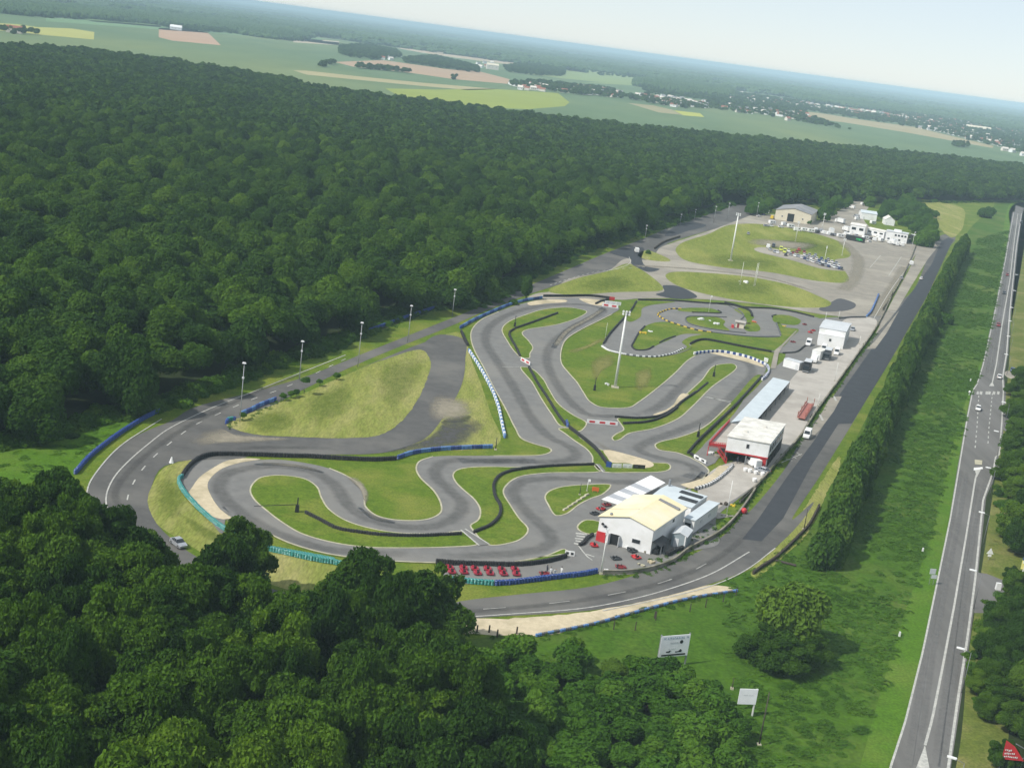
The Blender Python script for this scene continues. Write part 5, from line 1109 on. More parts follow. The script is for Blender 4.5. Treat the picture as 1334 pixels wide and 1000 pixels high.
# ------------------------------------------------------------------ advert boards on the circuit
def board(s0, s1, h, m, label, m2=None, n=0, name='advert_board', mtrim=None):
    a, b = g1(s0), g1(s1); d = b - a; L = d.length; root = thing(name, label, 'advert board', a, math.atan2(d.y, d.x), 'advert boards at the tyre walls')
    MB().box((L / 2, 0, h / 2 + .15), (L, .14, h)).build('panel', m, root)
    for x in (.15, L - .15): MB().box((x, .14, h / 2), (.12, .12, h)).build('post', M_black, root)
    if m2:
        for k in range(n): MB().box((L * (k + .5) / n, -.09, h / 2 + .15), (L / n * .55, .05, h * .5)).build('patch', m2, root)
    return root
board('D 690,762', 'D 728,764', 1.1, M_wht, 'left white board at the end of the black tyre wall', M_cgrey, 2)
board('D 733,763', 'D 772,765', 1.1, M_wht, 'white board in the middle of the panel row', M_cgrey, 2)
board('D 776,765', 'D 825,768', 1.1, M_black, 'black board at the right of the panel row', M_cargrey, 2)
board('D 664,758', 'D 686,762', 1.5, M_blue, 'blue board at the left of the panel row')
board('D 585,576', 'D 712,588', 1.1, M_wht, 'red and white striped board across the track gap', M_red, 3)
board('D 312,318', 'D 350,338', 1.2, M_wht, 'tilted red and white board on the left straight island', M_red, 2)
board('e 960,195', 'e 1100,215', 1.4, M_wht, 'front white and red board at the top bend', M_red, 2)
board('e 985,175', 'e 1125,190', 1.4, M_wht, 'rear white board at the top bend', M_cgrey, 3)
board('e 1025,140', 'e 1070,145', 1.4, M_red, 'small red board behind the white boards')
board('D 1318,320', 'D 1334,325', 1.4, M_wht, 'white board at the pit end of the right hairpin', M_cgrey, 1)
board('U 975,185', 'U 1045,195', 1.0, M_wht, 'white board lying at the end of the narrow grass strip', M_black, 2)
board('D 1030,722', 'D 1078,745', .9, M_wht, 'black and white board at the pit entry', M_black, 2)
# ------------------------------------------------------------------ people
def person(s, rz, m, label, lean=0.):
    p = g1(s); me = bpy.data.meshes.new('person')
    J = [(0, 0, .95), (0, 0, 1.15), (lean * .5, 0, 1.4), (lean * .7, 0, 1.52), (lean, 0, 1.66), (lean, 0, 1.76), (0, .1, .9), (.03, .11, .5), (0, .12, .08), (.16, .12, .04), (0, -.1, .9), (-.03, -.11, .5), (-.03, -.12, .08), (.13, -.12, .04),
         (lean * .5, .2, 1.4), (lean * .3 + .03, .26, 1.12), (lean * .3 + .15, .24, .9), (lean * .5, -.2, 1.4), (lean * .3, -.27, 1.12), (lean * .3 + .12, -.25, .88)]
    E = [(0, 1), (1, 2), (2, 3), (3, 4), (4, 5), (0, 6), (6, 7), (7, 8), (8, 9), (0, 10), (10, 11), (11, 12), (12, 13), (2, 14), (14, 15), (15, 16), (2, 17), (17, 18), (18, 19)]
    Rr = [.15, .15, .17, .07, .11, .09, .1, .075, .05, .05, .1, .075, .05, .05, .08, .055, .045, .08, .055, .045]
    me.from_pydata(J, E, []); me.materials.append(m)
    root = thing('person', label, 'person', (p.x, p.y, ZI), rz, 'people on the paddock')
    o = bpy.data.objects.new('body', me); COL.objects.link(o); o.parent = root
    o.modifiers.new('skin', 'SKIN').use_smooth_shade = True; o.modifiers.new('sub', 'SUBSURF').levels = 1
    for i, q in enumerate(Rr): me.skin_vertices[0].data[i].radius = (q, q)
    me.skin_vertices[0].data[0].use_root = True
    MB().ball((lean + .02, 0, 1.68), .115, sz=1.2).build('head', M_skin, root, True); MB().ball((lean - .02, 0, 1.73), .125, seg=8, rings=6).build('hair', M_wood, root, True)
person('U 845,322', .5, M_clothd, 'person in dark clothes beside the dark red kart'); person('U 872,340', 2.2, M_cloth, 'person in white overalls, left of the pair', .12)
person('U 898,345', -1., M_cloth, 'person in white overalls bending, right of the pair', .3); person('U 948,335', 1., M_cloth, 'person in white overalls standing alone near the blue tyre wall')
person('K 285,745', 1., M_clothd, 'person in dark clothes at the open pit garage')
# ------------------------------------------------------------------ signs
def posts_sign(a, b, topy, bot, label, name, two=True, ext=0.):
    root, L = frame(a, b, name, label, 'sign'); h = hgt(root.location, topy)
    return root, L, h
root, L, h = posts_sign('c 45,455', 'c 352,428', px('c 105,112')[0][1], 0, 'large white site sign on two grey posts with small logos and a dark bottom bar', 'site_sign')
z0 = h * .33
for x in (0, L): MB().box((x, .12, h / 2 + .1), (.22, .22, h + .2)).build('post', M_steel, root)
MB().box((L / 2, 0, (h + z0) / 2), (L + .1, .1, h - z0)).build('panel', M_sign, root)
mb, m2 = MB(), MB(); r = random.Random(3); ph = h - z0
def glyphs(mb, x0, x1, z, hh, gap=.5):
    x = x0
    while x < x1:
        w_ = r.uniform(.35, .8) * hh
        if r.random() > .14:
            mb.box((x + w_ / 2, -.065, z), (w_ * .3, .03, hh)); mb.box((x + w_ * .75, -.065, z + r.choice((-.3, 0, .3)) * hh), (w_ * .6, .03, hh * .3))
        x += w_ * 1.35
glyphs(mb, L * .07, L * .93, z0 + ph * .88, ph * .09)
glyphs(m2, L * .32, L * .62, z0 + ph * .66, ph * .06); glyphs(m2, L * .3, L * .55, z0 + ph * .38, ph * .04)
mb.build('title_lettering', plain('slate_print', (.25, .32, .42), .6), root); m2.build('small_lettering', plain('pale_grey_print', (.4, .42, .43), .6), root)
mb = MB(); mb.lathe((0, 0, 0), [(ph * .085, -.02), (ph * .085, .02)], 14); mb.v = [(x + L * .72, -.06 - abs(z) * .5, y + z0 + ph * .68) for x, y, z in mb.v]
mb.box((L * .3, -.065, z0 + ph * .24), (L * .14, .03, ph * .06)).box((L * .36, -.065, z0 + ph * .28), (L * .08, .03, ph * .03)).box((L * .66, -.065, z0 + ph * .22), (L * .22, .03, ph * .05)).prof([(L * .66, z0 + ph * .25), (L * .8, z0 + ph * .25), (L * .73, z0 + ph * .34)], -.08, -.05)
mb.box((L * .5, -.065, z0 + ph * .09), (L * .84, .03, ph * .07)); mb.build('logo', M_black, root)
root, L, h = posts_sign('c 905,985', 'c 1080,990', px('c 1138,680')[0][1], 0, 'blank white sign on a single pale post in the rough meadow', 'blank_sign')
A, B = at(*px('c 912,868')[0], h * .5), at(*px('c 1085,835')[0], h * .5); z0 = h * .46
MB().box((L, .1, h / 2), (.22, .18, h)).build('post', M_pole, root); MB().box((L * .5, 0, (h + z0) / 2), (L * 1.12, .1, h - z0)).build('panel', M_sign, root)
mb = MB(); r = random.Random(5); glyphs(mb, L * .2, L * .8, z0 + (h - z0) * .6, .12); mb.build('faint_lettering', M_cgrey, root)
# highway signs
root = thing('direction_sign', 'grey backed double road sign on the near verge of the highway', 'sign', g1('O 268,432'), R_(10))
for x in (-.45, .45): MB().cyl((x, 0, 0), (x, 0, 3.6), .05).build('post', M_steel, root)
MB().box((-.25, -.08, 3.1), (1.3, .08, 1.2)).build('panel', M_lroof, root); MB().box((.3, -.08, 1.9), (1.2, .08, .8)).build('lower_panel', M_lroof, root)
root = thing('warning_sign', 'white triangular sign on the dry verge', 'sign', g1('a 268,745'), R_(0))
MB().cyl((0, 0, 0), (0, 0, 2.6), .05).build('post', M_steel, root); MB().prof([(-.8, 1.5), (.8, 1.5), (0, 2.9)], -.1, -.05).build('panel', M_wht, root); MB().box((0, -.08, 1.1), (.8, .06, .5)).build('lower_panel', M_wht, root)
root = thing('totem_sign', 'yellow and white upright sign at the frame edge by the side road', 'sign', g1('a 478,880'), R_(-15)); hh = 6.
MB().cyl((0, 0, 0), (0, 0, hh * .6), .12).build('post', M_pole, root); MB().box((.5, 0, hh * .62), (2.2, .2, 2.0)).build('panel', plain('pale_yellow', (.72, .66, .22), .5), root); MB().box((.5, 0, hh * .62 + 1.3), (2.2, .2, .6)).build('upper_panel', M_carblue, root); MB().box((.5, -.12, hh * .62 + .6), (1.8, .04, .5)).build('white_strip', M_wht, root)
o = MB().box((0, 0, .8), (1.1, .7, 1.6), taper=.1).build('white_cabinet', M_wht); o.location = g1('a 328,940'); tag(o, 'white cabinet standing on the side road edge', 'cabinet')
p = at(*px('b 355,940')[0], 3.); p.z = 0; q = at(*px('b 432,948')[0], 3.); root = thing('red_banner_sign', 'tilted red sign with white lettering half hidden by roadside bushes', 'sign', p, math.atan2(q.y - p.y, q.x - p.x))
L = (q - p).length; h = 6.0
MB().quad((0, 0, 3.0), (L, 0, 3.0), (L * .5, .4, h - .9), (.25, .4, h)).quad((0, .1, 3.0), (.25, .5, h), (L * .5, .5, h - .9), (L, .1, 3.0)).build('panel', M_red, root)
mb = MB(); r = random.Random(8)
for z, x0, x1 in ((3.5, .35, L * .7), (4.0, .35, L * .55), (4.5, .35, L * .4)):
    x = x0
    while x < x1: y = (z - 3.) / (h - 3.) * .4; mb.box((x, y - .08, z + r.uniform(-.05, .05)), (r.uniform(.1, .22), .05, r.uniform(.18, .3))); x += .28
mb.build('lettering', M_wht, root)
MB().cyl((.1, .3, 0), (.1, .3, 3.4), .08).cyl((L - .1, .3, 0), (L - .1, .3, 3.4), .08).cyl((L * .55, .55, h - .5), (L + 1.2, .6, h - 1.8), .09).build('post', M_steel, root)
o = MB().cyl((0, 0, 0), (0, 0, 1.2), .08).ball((0, 0, 1.3), .4, sz=1.2).build('bollard', M_wht); o.location = g1('d 148,300'); tag(o, 'white bollard left of the zebra crossing', 'bollard')
for i, (s, lb) in enumerate((('d 160,178', 'small white marker in the meadow above the crossing'), ('Q 1115,212', 'small white marker in the rough meadow near the big shrub'), ('O 170,592', 'small white marker lower in the meadow'), ('O 242,330', 'small white marker beside the lush verge'))):
    o = MB().box((0, 0, .5), (.35, .35, 1.), taper=.2).build('marker_post', M_wht); o.location = g1(s); tag(o, lb, 'marker post', 'white marker posts in the meadow')
o = MB().box((0, .0, .35), (4.4, .35, .14)).box((0, .5, .35), (4.4, .35, .14)).cyl((-2, .25, 0), (-2, .25, .3), .15).cyl((2, .25, 0), (2, .25, .3), .15).build('wooden_beam', M_wood); o.location = g1('g 215,875'); o.rotation_euler[2] = R_(-18); tag(o, 'weathered wooden beam behind the guard rail', 'beam')
# ------------------------------------------------------------------ vegetation
def crown(name, seed, R, sz, nl, n, ls, m, low=-.35, lr=(.32, .5), spread=.62, core=True, jit=.55, fl=1., rad=(.86, 1.1)):
    g = np.random.default_rng(seed); C, Rl = [], []
    for i in range(nl):
        d = g.normal(size=3); d /= np.linalg.norm(d); d[2] = abs(d[2]) * 1.0 if g.random() < .72 else d[2] * .5
        C.append(d * R * spread * g.random() ** .35); Rl.append(R * g.uniform(*lr))
    C.append(np.zeros(3)); Rl.append(R * .6)
    C, Rl = np.array(C), np.array(Rl); tone = g.random(len(Rl))
    w = Rl ** 2; k = g.choice(len(Rl), size=int(n * 1.9), p=w / w.sum())
    d = g.normal(size=(len(k), 3)); d /= np.linalg.norm(d, axis=1)[:, None]
    ok = d[:, 2] > low - g.random(len(k)) * .3; k, d = k[ok], d[ok]
    p = C[k] + d * (Rl[k] * g.uniform(rad[0], rad[1], len(k)))[:, None] * np.array([1, 1, fl])
    dist = np.linalg.norm(p[:, None, :] - C[None], axis=2) / Rl[None]; dist[np.arange(len(k)), k] = 9
    ok = dist.min(1) > .86; k, d, p = k[ok][:n], d[ok][:n], p[ok][:n]
    nn = d * .9 + g.normal(size=d.shape) * jit + np.array([0, 0, .25]); nn /= np.linalg.norm(nn, axis=1)[:, None]
    t = np.cross(nn, g.normal(size=d.shape)); t /= np.linalg.norm(t, axis=1)[:, None]; b = np.cross(nn, t)
    s = (ls * g.uniform(.55, 1.35, len(k)))[:, None]
    q = np.stack([p - t * s * .6, p - b * s * .36 + nn * s * .12, p + t * s * .62, p + b * s * .36 + nn * s * .1], 1).reshape(-1, 3)
    q[:, 2] *= sz; faces = np.arange(len(q)).reshape(-1, 4); tn = np.repeat(np.clip(tone[k] * .7 + .3 * g.random(len(k)), 0, 1), 4)
    vs, fs, tt = q.tolist(), faces.tolist(), tn.tolist()
    if core:
        bm = bmesh.new()
        for c, r_, to in zip(C, Rl, tone):
            if r_ < .25 * R: continue
            bm.clear(); bmesh.ops.create_icosphere(bm, subdivisions=1, radius=r_ * .76); o = len(vs)
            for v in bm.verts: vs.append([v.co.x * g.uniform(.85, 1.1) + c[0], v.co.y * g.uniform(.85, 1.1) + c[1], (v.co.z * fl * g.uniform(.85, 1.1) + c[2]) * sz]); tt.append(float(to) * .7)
            for f in bm.faces: fs.append([o + v.index for v in f.verts])
        bm.free()
    me = bpy.data.meshes.new(name); me.from_pydata(vs, [], fs); a = me.attributes.new('tone', 'FLOAT', 'POINT'); a.data.foreach_set('value', tt)
    me.materials.append(m); me.update(); return me
def trunk_mesh(h, r, limbs, seed, spread):
    mb = MB(); g = random.Random(seed)
    mb.cyl((0, 0, -.3), (g.uniform(-.1, .1), 0, h * .55), r, r * .7, 8).cyl((0, 0, h * .5), (g.uniform(-.4, .4), g.uniform(-.4, .4), h), r * .72, r * .25, 7)
    for k in range(limbs):
        a = 6.28 * k / limbs + g.uniform(-.4, .4); z = h * g.uniform(.4, .7); l = spread * g.uniform(.5, .9)
        mb.cyl((0, 0, z), (math.cos(a) * l, math.sin(a) * l, z + l * .7), r * .4, r * .12, 6)
    return mb.mesh('trunk', M_bark)
# near broadleaf trees: unit crown radius 6 m
CROWN = [crown('crown', 100 + i, 6., (.95, 1.05, .85, 1., 1.1, .92)[i], 16 + i % 4, 8000, .6, (M_leaf, M_leaf, M_leaf, M_leafl, M_leaf, M_leaf)[i], lr=(.24, .48), spread=.68, jit=.5) for i in range(6)]
def near_crowns(seed, m): return [crown('crown', seed + i, 6., (1.1, .95, 1.25, 1.05)[i], 58, 26000, .40, m, lr=(.08, .30), spread=.92, jit=.75, low=-.5, fl=.62, rad=(.72, 1.35)) for i in range(4)]
CROWNH, CROWNL = near_crowns(150, M_leaf), near_crowns(170, M_leafl)
CROWNM = [crown('crown', 190 + i, 6., (.95, 1.1, .9)[i], 15, 5000, .75, M_leafs, lr=(.24, .46), spread=.66, jit=.55) for i in range(3)]
TRUNK = [trunk_mesh(7.5, .38, 5, i, 4.) for i in range(3)]
BUSH = [crown('crown', 200 + i, 2., (.8, 1., .7, .9)[i], 10, 2600, .34, M_leafs, low=-.2) for i in range(4)]
BTRUNK = trunk_mesh(1.6, .12, 4, 9, 1.2)
YCROWN = [crown('crown', 230 + i, 6., .95, 16, 9000, .55, M_leafy) for i in range(2)]
POPL = [crown('crown', 260 + i, 2.1, 2.0, 18, 3600, .42, M_leafp, low=-.9, lr=(.3, .48), spread=.7) for i in range(4)]
PTRUNK = trunk_mesh(6., .16, 4, 5, 1.)
def tree(kind, p, s, H_, label, group, cat='tree', rz=None, variants=None, tr=None, zc=.62, key=None):
    "root at the ground, trunk and crown as parts; s horizontal scale, H_ total height"
    root = thing(kind, label, cat, p, rnd.uniform(0, 6.28) if rz is None else rz, group)
    me = rnd.choice(variants); c = part_mesh('crown', me, root)
    zs = [v for v in (me.get('zmax'), me.get('zmin')) if v is not None]
    if not zs:
        z = np.empty(len(me.vertices) * 3); me.vertices.foreach_get('co', z); z = z[2::3]; me['zmax'] = float(np.percentile(z, 99.5)); me['zmin'] = float(z.min())
    vz = max(s, H_ * .86 / (me['zmax'] + abs(me['zmin']) * .85)) if tr is None else s
    vz = min(vz, s * 1.7); top = me['zmax'] * vz
    cz = H_ - top
    if cz < -me['zmin'] * vz * .45: # squat: let the crown reach the ground
        vz = H_ / (me['zmax'] - me['zmin'] * .45); cz = H_ - me['zmax'] * vz
    c.location = (0, 0, cz); c.scale = (s, s, vz)
    t = part_mesh('trunk', tr or rnd.choice(TRUNK), root); tz = max(cz, .8) / 6.5 if tr is None else max(cz, .5) / 4.
    t.scale = (max(.5, s * .9), max(.5, s * .9), max(.15, tz + .25))
    return root
def inpoly(x, y, P):
    c = False; j = len(P) - 1
    for i in range(len(P)):
        if (P[i].y > y) != (P[j].y > y) and x < (P[j].x - P[i].x) * (y - P[i].y) / (P[j].y - P[i].y) + P[i].x: c = not c
        j = i
    return c
def scatter(P, sp, rg, jit=.42):
    xs = [p.x for p in P]; ys = [p.y for p in P]; out = []; j = 0; y = min(ys)
    while y < max(ys):
        x = min(xs) + (sp / 2 if j % 2 else 0)
        while x < max(xs):
            a, b = x + rg.uniform(-jit, jit) * sp, y + rg.uniform(-jit, jit) * sp
            if inpoly(a, b, P): out.append((a, b))
            x += sp
        y += sp * .87; j += 1
    return out
def lerp_poly(L, x):
    if x <= L[0][0]: return L[0][1]
    for (a, b), (c, d) in zip(L, L[1:]):
        if x <= c: return b + (d - b) * (x - a) / (c - a)
    return L[-1][1]
rg = random.Random(11); ALL = []   # (x, y, R, H)
WOOD = gp('Y -60,67 0,72 100,76 200,88 300,103 378,116 390,124 500,139 600,150 700,163 800,175 900,184 1000,193 1100,203 1200,212 1334,227 1420,236 1440,272 1334,264 1290,264 1240,263 1180,262 1160,267 1128,266 1112,258 1098,260 1078,272 1050,268 1000,273 962,266 F 640,58 560,66 450,118 340,158 200,200 0,280 Y 640,392 600,404 565,402 475,430 450,441 A 1000,238 850,298 600,392 420,428 200,498 100,520 0,540 Y -90,588 -420,470 -420,180')
for x, y in scatter(WOOD, 9., rg): ALL.append((x, y, rg.uniform(4.4, 7.4), rg.uniform(12, 18.5), 'wood'))
FORE = gp('Y -140,655 -40,640 40,650 100,690 140,745 220,778 300,810 400,838 520,848 575,850 590,880 600,930 620,1010 640,1130 500,1180 -140,1180')
SIL = [(-100, 612), (0, 620), (80, 622), (112, 640), (128, 672), (150, 668), (168, 672), (185, 700), (205, 716), (216, 738), (252, 740), (264, 708), (285, 678), (312, 684), (340, 742), (352, 770), (415, 768), (428, 742), (470, 728), (520, 722), (560, 738), (590, 760), (602, 795), (606, 850), (660, 860), (760, 1000), (800, 1100)]
def fits(x, y, R, H):
    for dx in (-.8, -.4, 0, .4, .8):
        q = pr((x + dx * R, y, H * (1 - .35 * abs(dx))))
        if q[1] < lerp_poly(SIL, q[0]): return False
    return True
for x, y in scatter(FORE, 8.2, rg):
    R, H_ = rg.uniform(5., 7.5), rg.uniform(14, 19)
    ok = False
    for k in range(9):
        if fits(x, y, R, H_): ok = True; break
        H_ *= .9; R *= .94
    if ok and H_ > 5.5: ALL.append((x, y, R, H_, 'fore'))
def rank(t):
    q = pr((t[0], t[1], t[3] * .7)); D = (Vector((t[0], t[1], t[3])) - CAMP).length
    m = t[2] * F / D; vis = -m * .6 < q[0] < W + m * .6 and -m * .6 < q[1] < H + m * .6
    return -(t[2] / D) if vis else 1
ALL.sort(key=rank)
NEAR = 95
for i, (x, y, R, H_, k) in enumerate(ALL[:NEAR]):
    near = k == 'fore'
    tree('broadleaf_tree', (x, y, 0), R / 6., H_, 'full leafy tree in the foreground wood below the left bend' if near else 'full leafy tree in the front rows of the wood beyond the left bend',
         'trees of the foreground wood' if near else 'front trees of the left wood', variants=(CROWNL if (rnd.random() < (.75 if math.hypot(x, y) < 150 and x > -75 else .42)) else CROWNH) if near else CROWN)
# named single trees
def single_top(b, top, Rp, label, var):
    p = at(*b); D = (p - CAMP).length; return tree('broadleaf_tree', p, Rp * D / F / 6., hgt(p, top), label, 'trees of the foreground wood', variants=var)
def single(s, Rp, Hm, label, kind='broadleaf_tree', var=None, group=None, tr=None, cat='tree'):
    p = g1(s); D = (p - CAMP).length; R = Rp * D / F
    base = {id(CROWN): 6., id(CROWNH): 6., id(YCROWN): 6., id(CROWNM): 6., id(CROWNL): 6., id(BUSH): 2., id(POPL): 2.1}[id(var or CROWN)]
    return tree(kind, p, R / base, Hm, label, group, cat, variants=var or CROWN, tr=tr)
single('e 300,130', 8, 9.5, 'dark narrow tree standing at the top left corner of the circuit', tr=PTRUNK, var=POPL, kind='columnar_tree')
single_top((306, 782), 676, 42, 'tall irregular tree standing alone before the teal tyre wall', CROWNH)
single_top((150, 770), 662, 40, 'tall tree peaking at the left edge of the bend', CROWNH)
single_top((188, 790), 698, 34, 'tree between the silver car and the left tall tree', CROWNL)
single_top((478, 850), 722, 62, 'large dark tree left of its twin before the red karts', CROWNH)
single_top((548, 850), 738, 58, 'large dark tree nearest the red karts', CROWNH)
single_top((60, 745), 618, 50, 'tall tree at the left frame edge below the meadow', CROWNH)
single('A 1165,335', 8, 5., 'dark bush beside the lamp post on the dry triangle', 'bush', BUSH, tr=BTRUNK, cat='bush')
for i, s in enumerate(('A 930,435', 'A 1085,360', 'A 1115,350', 'A 1135,345', 'A 1225,305', 'A 1290,280', 'F 350,220', 'e 195,180')):
    single(s, 5.5 if i != 7 else 7, 2.2, ('low dark bush at the tip of the dry triangle', 'first low bush along the dry triangle', 'second low bush along the dry triangle', 'third low bush along the dry triangle', 'low bush beyond the dark bush on the dry triangle', 'last low bush along the dry triangle', 'low dark bush by the white van of the upper loop', 'low dark bush at the top left corner of the circuit')[i], 'bush', BUSH, 'bushes beside the track', BTRUNK, 'bush')
single('Q 950,335', 56, 13., 'big yellow-green tree in bloom between the bend and the meadow', 'blossoming_tree', YCROWN)
single('Q 850,410', 36, 7., 'dark shrubby tree left of the big yellow-green tree', 'broadleaf_tree', CROWNH)
single('Q 960,450', 34, 6.5, 'dark tree in front of the big yellow-green tree', 'broadleaf_tree', CROWNH)
single('Q 1080,420', 24, 6., 'dark tree right of the big yellow-green tree', 'broadleaf_tree', CROWNH)
for s, R, h, lb in (('L 1140,395', 20, 11, 'rounded green tree beside the start of the straight'), ('L 1170,340', 13, 9, 'tree behind the rounded green tree at the straight'), ('L 1080,300', 14, 8, 'tree behind the timing building'), ('L 1010,250', 16, 8, 'tree above the roof of the timing building'), ('L 930,205', 14, 9, 'tree right of the small gabled hall'),
                    ('L 970,180', 14, 9, 'tree on the slope behind the small gabled hall'), ('L 820,195', 9, 8, 'tree between the two pale halls'), ('L 1040,160', 12, 7, 'tree at the foot of the sunlit bank'), ('L 1070,120', 11, 6, 'lone tree on the sunlit bank'), ('L 430,190', 14, 13, 'tall tree right of the hangar'), ('L 400,215', 12, 10, 'tree touching the right side of the hangar'),
                    ('L 1190,190', 10, 7, 'tree on the right of the sunlit bank'), ('L 880,170', 10, 8, 'tree behind the caravan in the far trees'), ('Z 560,410', 18, 9, 'dense tree left of the hangar'), ('Z 640,385', 15, 8, 'tree nearest the hangar on its left'), ('Z 480,420', 10, 8, 'leftmost tree of the group before the hangar'), ('Z 720,350', 12, 8, 'tree behind the hangar roof'),
                    ('Z 1110,520', 5, 3.5, 'small dark round bush at the right hangar corner'), ('L 1130,260', 14, 8, 'tree on the slope above the rounded green tree'), ('L 740,110', 12, 9, 'tree behind the pale blue roofed hall'), ('N 435,95', 13, 8, 'tree at the far end of the poplar row'), ('N 455,80', 10, 6, 'smaller tree beyond the poplar row')):
    single(s, R * .8, h, lb, var=CROWNM)
roadside = [('a 450,700', 20, 8, 'dark tree behind the white triangular sign'), ('a 480,330', 24, 9, 'dark tree at the frame edge above the dry verge'), ('d 600,420', 16, 7, 'green tree between the crossing and the layby'), ('a 420,235', 24, 8, 'dark round tree opposite the traffic island'), ('a 440,600', 26, 9, 'large dark tree leaning towards the dry verge'), ('a 420,860', 11, 2.5, 'low clipped bush at the side road corner'), ('a 470,1000', 14, 5, 'green tree below the side road'), ('b 380,120', 26, 8, 'dense tree below the side road'),
            ('b 350,360', 27, 8, 'wide grey-green tree beside the street lamp'), ('b 190,520', 16, 4.5, 'small dark tree at the highway edge'), ('b 250,690', 17, 5, 'mid green shrub tree above the red sign'), ('b 440,780', 22, 6, 'green tree right above the red sign'), ('b 480,240', 22, 8, 'dark tree at the frame edge below the side road'),
            ('d 570,310', 16, 7, 'dark tree right of the zebra crossing'), ('d 560,510', 19, 7, 'green tree right of the turning bay'), ('d 590,660', 18, 7, 'dark tree beside the gravel layby'), ('d 570,860', 18, 7, 'bright green tree below the gravel layby'), ('d 580,1010', 20, 8, 'dense green tree level with the traffic island'), ('b 340,1010', 18, 5, 'dark tree in front of the red sign'),
            ('a 560,470', 22, 9, 'dark tree at the frame edge behind the dry verge'), ('d 640,250', 18, 9, 'tree at the frame edge near the zebra crossing'), ('d 650,560', 18, 9, 'tree at the frame edge near the layby'), ('b 560,900', 20, 7, 'tree at the frame edge by the red sign'), ('b 500,80', 22, 9, 'dark tree at the frame edge above the dense roadside trees')]
for s, R, h, lb in roadside: single(s, R, h, lb, group='trees right of the highway', var=rnd.choice((CROWNH, CROWNL, CROWNH)))
single('b 440,600', 24, 8.5, 'yellow-green tree above the red sign', 'broadleaf_tree', YCROWN, 'trees right of the highway')
rr = random.Random(14); n = 0
for x, y in scatter(gp('Y 1350,475 1336,500 1322,560 1310,610 1322,640 1322,700 1350,715 1400,700 1400,475'), 8.5, rr) + scatter(gp('Y 1400,765 1330,772 1300,785 1290,830 1280,880 1275,905 1300,930 1400,920'), 6.5, rr):
    R = rr.uniform(2.4, 4.2); n += 1
    tree('broadleaf_tree', (x, y, 0), R / 6., R * rr.uniform(1.4, 2.1), 'leafy tree in the dense belt right of the highway', 'trees right of the highway', variants=rr.choice((CROWNH, CROWNL)))
ru = random.Random(5)
for x, y in scatter(gp('L 800,125 900,105 985,62 1060,105 1150,200 1215,320 1195,375 1135,345 1095,290 1010,245 930,215 890,180 840,160'), 12.5, ru) + scatter(gp('L 360,120 480,85 600,55 650,42 630,75 560,135 480,180 420,195'), 13., ru) + scatter(gp('Z 440,330 560,300 760,290 760,340 700,400 560,420 450,430'), 11., ru):
    R = ru.uniform(3.4, 5.6)
    tree('broadleaf_tree', (x, y, 0), R / 6., R * ru.uniform(1.5, 2.2), 'leafy tree in the groups round the upper paddock buildings', 'trees round the upper paddock', variants=CROWNM)
# poplar hedgerow
PL = resample(spline(gp('Y 1072,738 1092,690 1114,640 1136,590 1157,540 1179,490 1201,440 1221,395 1240,355 1257,322 1270,298 1278,284'), False, 2.), 3.8)
for i, p in enumerate(PL[:170]):
    q = p + Vector((rnd.uniform(-.7, .7), rnd.uniform(-.7, .7), 0)); h = rnd.uniform(10., 12.5) * (.8 if i < 3 else 1)
    tree('poplar_tree', q, rnd.uniform(1.55, 2.05), h, 'slender poplar in the long dense hedgerow between straight and meadow', 'poplars of the long hedgerow', variants=POPL, tr=PTRUNK)
# scrub in front of the meadow
SCR = gp('Y 590,860 650,860 720,872 780,888 850,890 930,905 960,925 965,1000 990,1130 560,1130 600,960')
rs = random.Random(4); n = 0
for x, y in scatter(SCR, 3.6, rs):
    q = pr((x, y, 2))
    if q[1] > 1040 or n > 230: continue
    n += 1; R = rs.uniform(1.9, 3.8)
    tree('shrub', (x, y, 0), R / 2., R * rs.uniform(1.1, 1.8), 'leafy shrub in the scrub between foreground wood and meadow', 'shrubs of the scrub', 'shrub', variants=BUSH, tr=BTRUNK)
single('W 915,440', 20, 5, 'shrub with a few yellow blossoms left of the white site sign', 'shrub', BUSH, tr=BTRUNK, cat='shrub')
single('W 1060,520', 22, 5, 'yellowish shrub below the white site sign', 'blossoming_shrub', YCROWN, tr=BTRUNK, cat='shrub')
for i, s in enumerate(('h 500,110', 'h 455,180', 'h 480,150')): single(s, (14, 10, 10)[i], (5, 3.5, 3.5)[i], ('round dark bush in the meadow right of the poplars', 'small dark bush at the foot of the poplars', 'middle dark bush at the foot of the poplars')[i], 'bush', BUSH, 'bushes in the meadow', BTRUNK, 'bush')
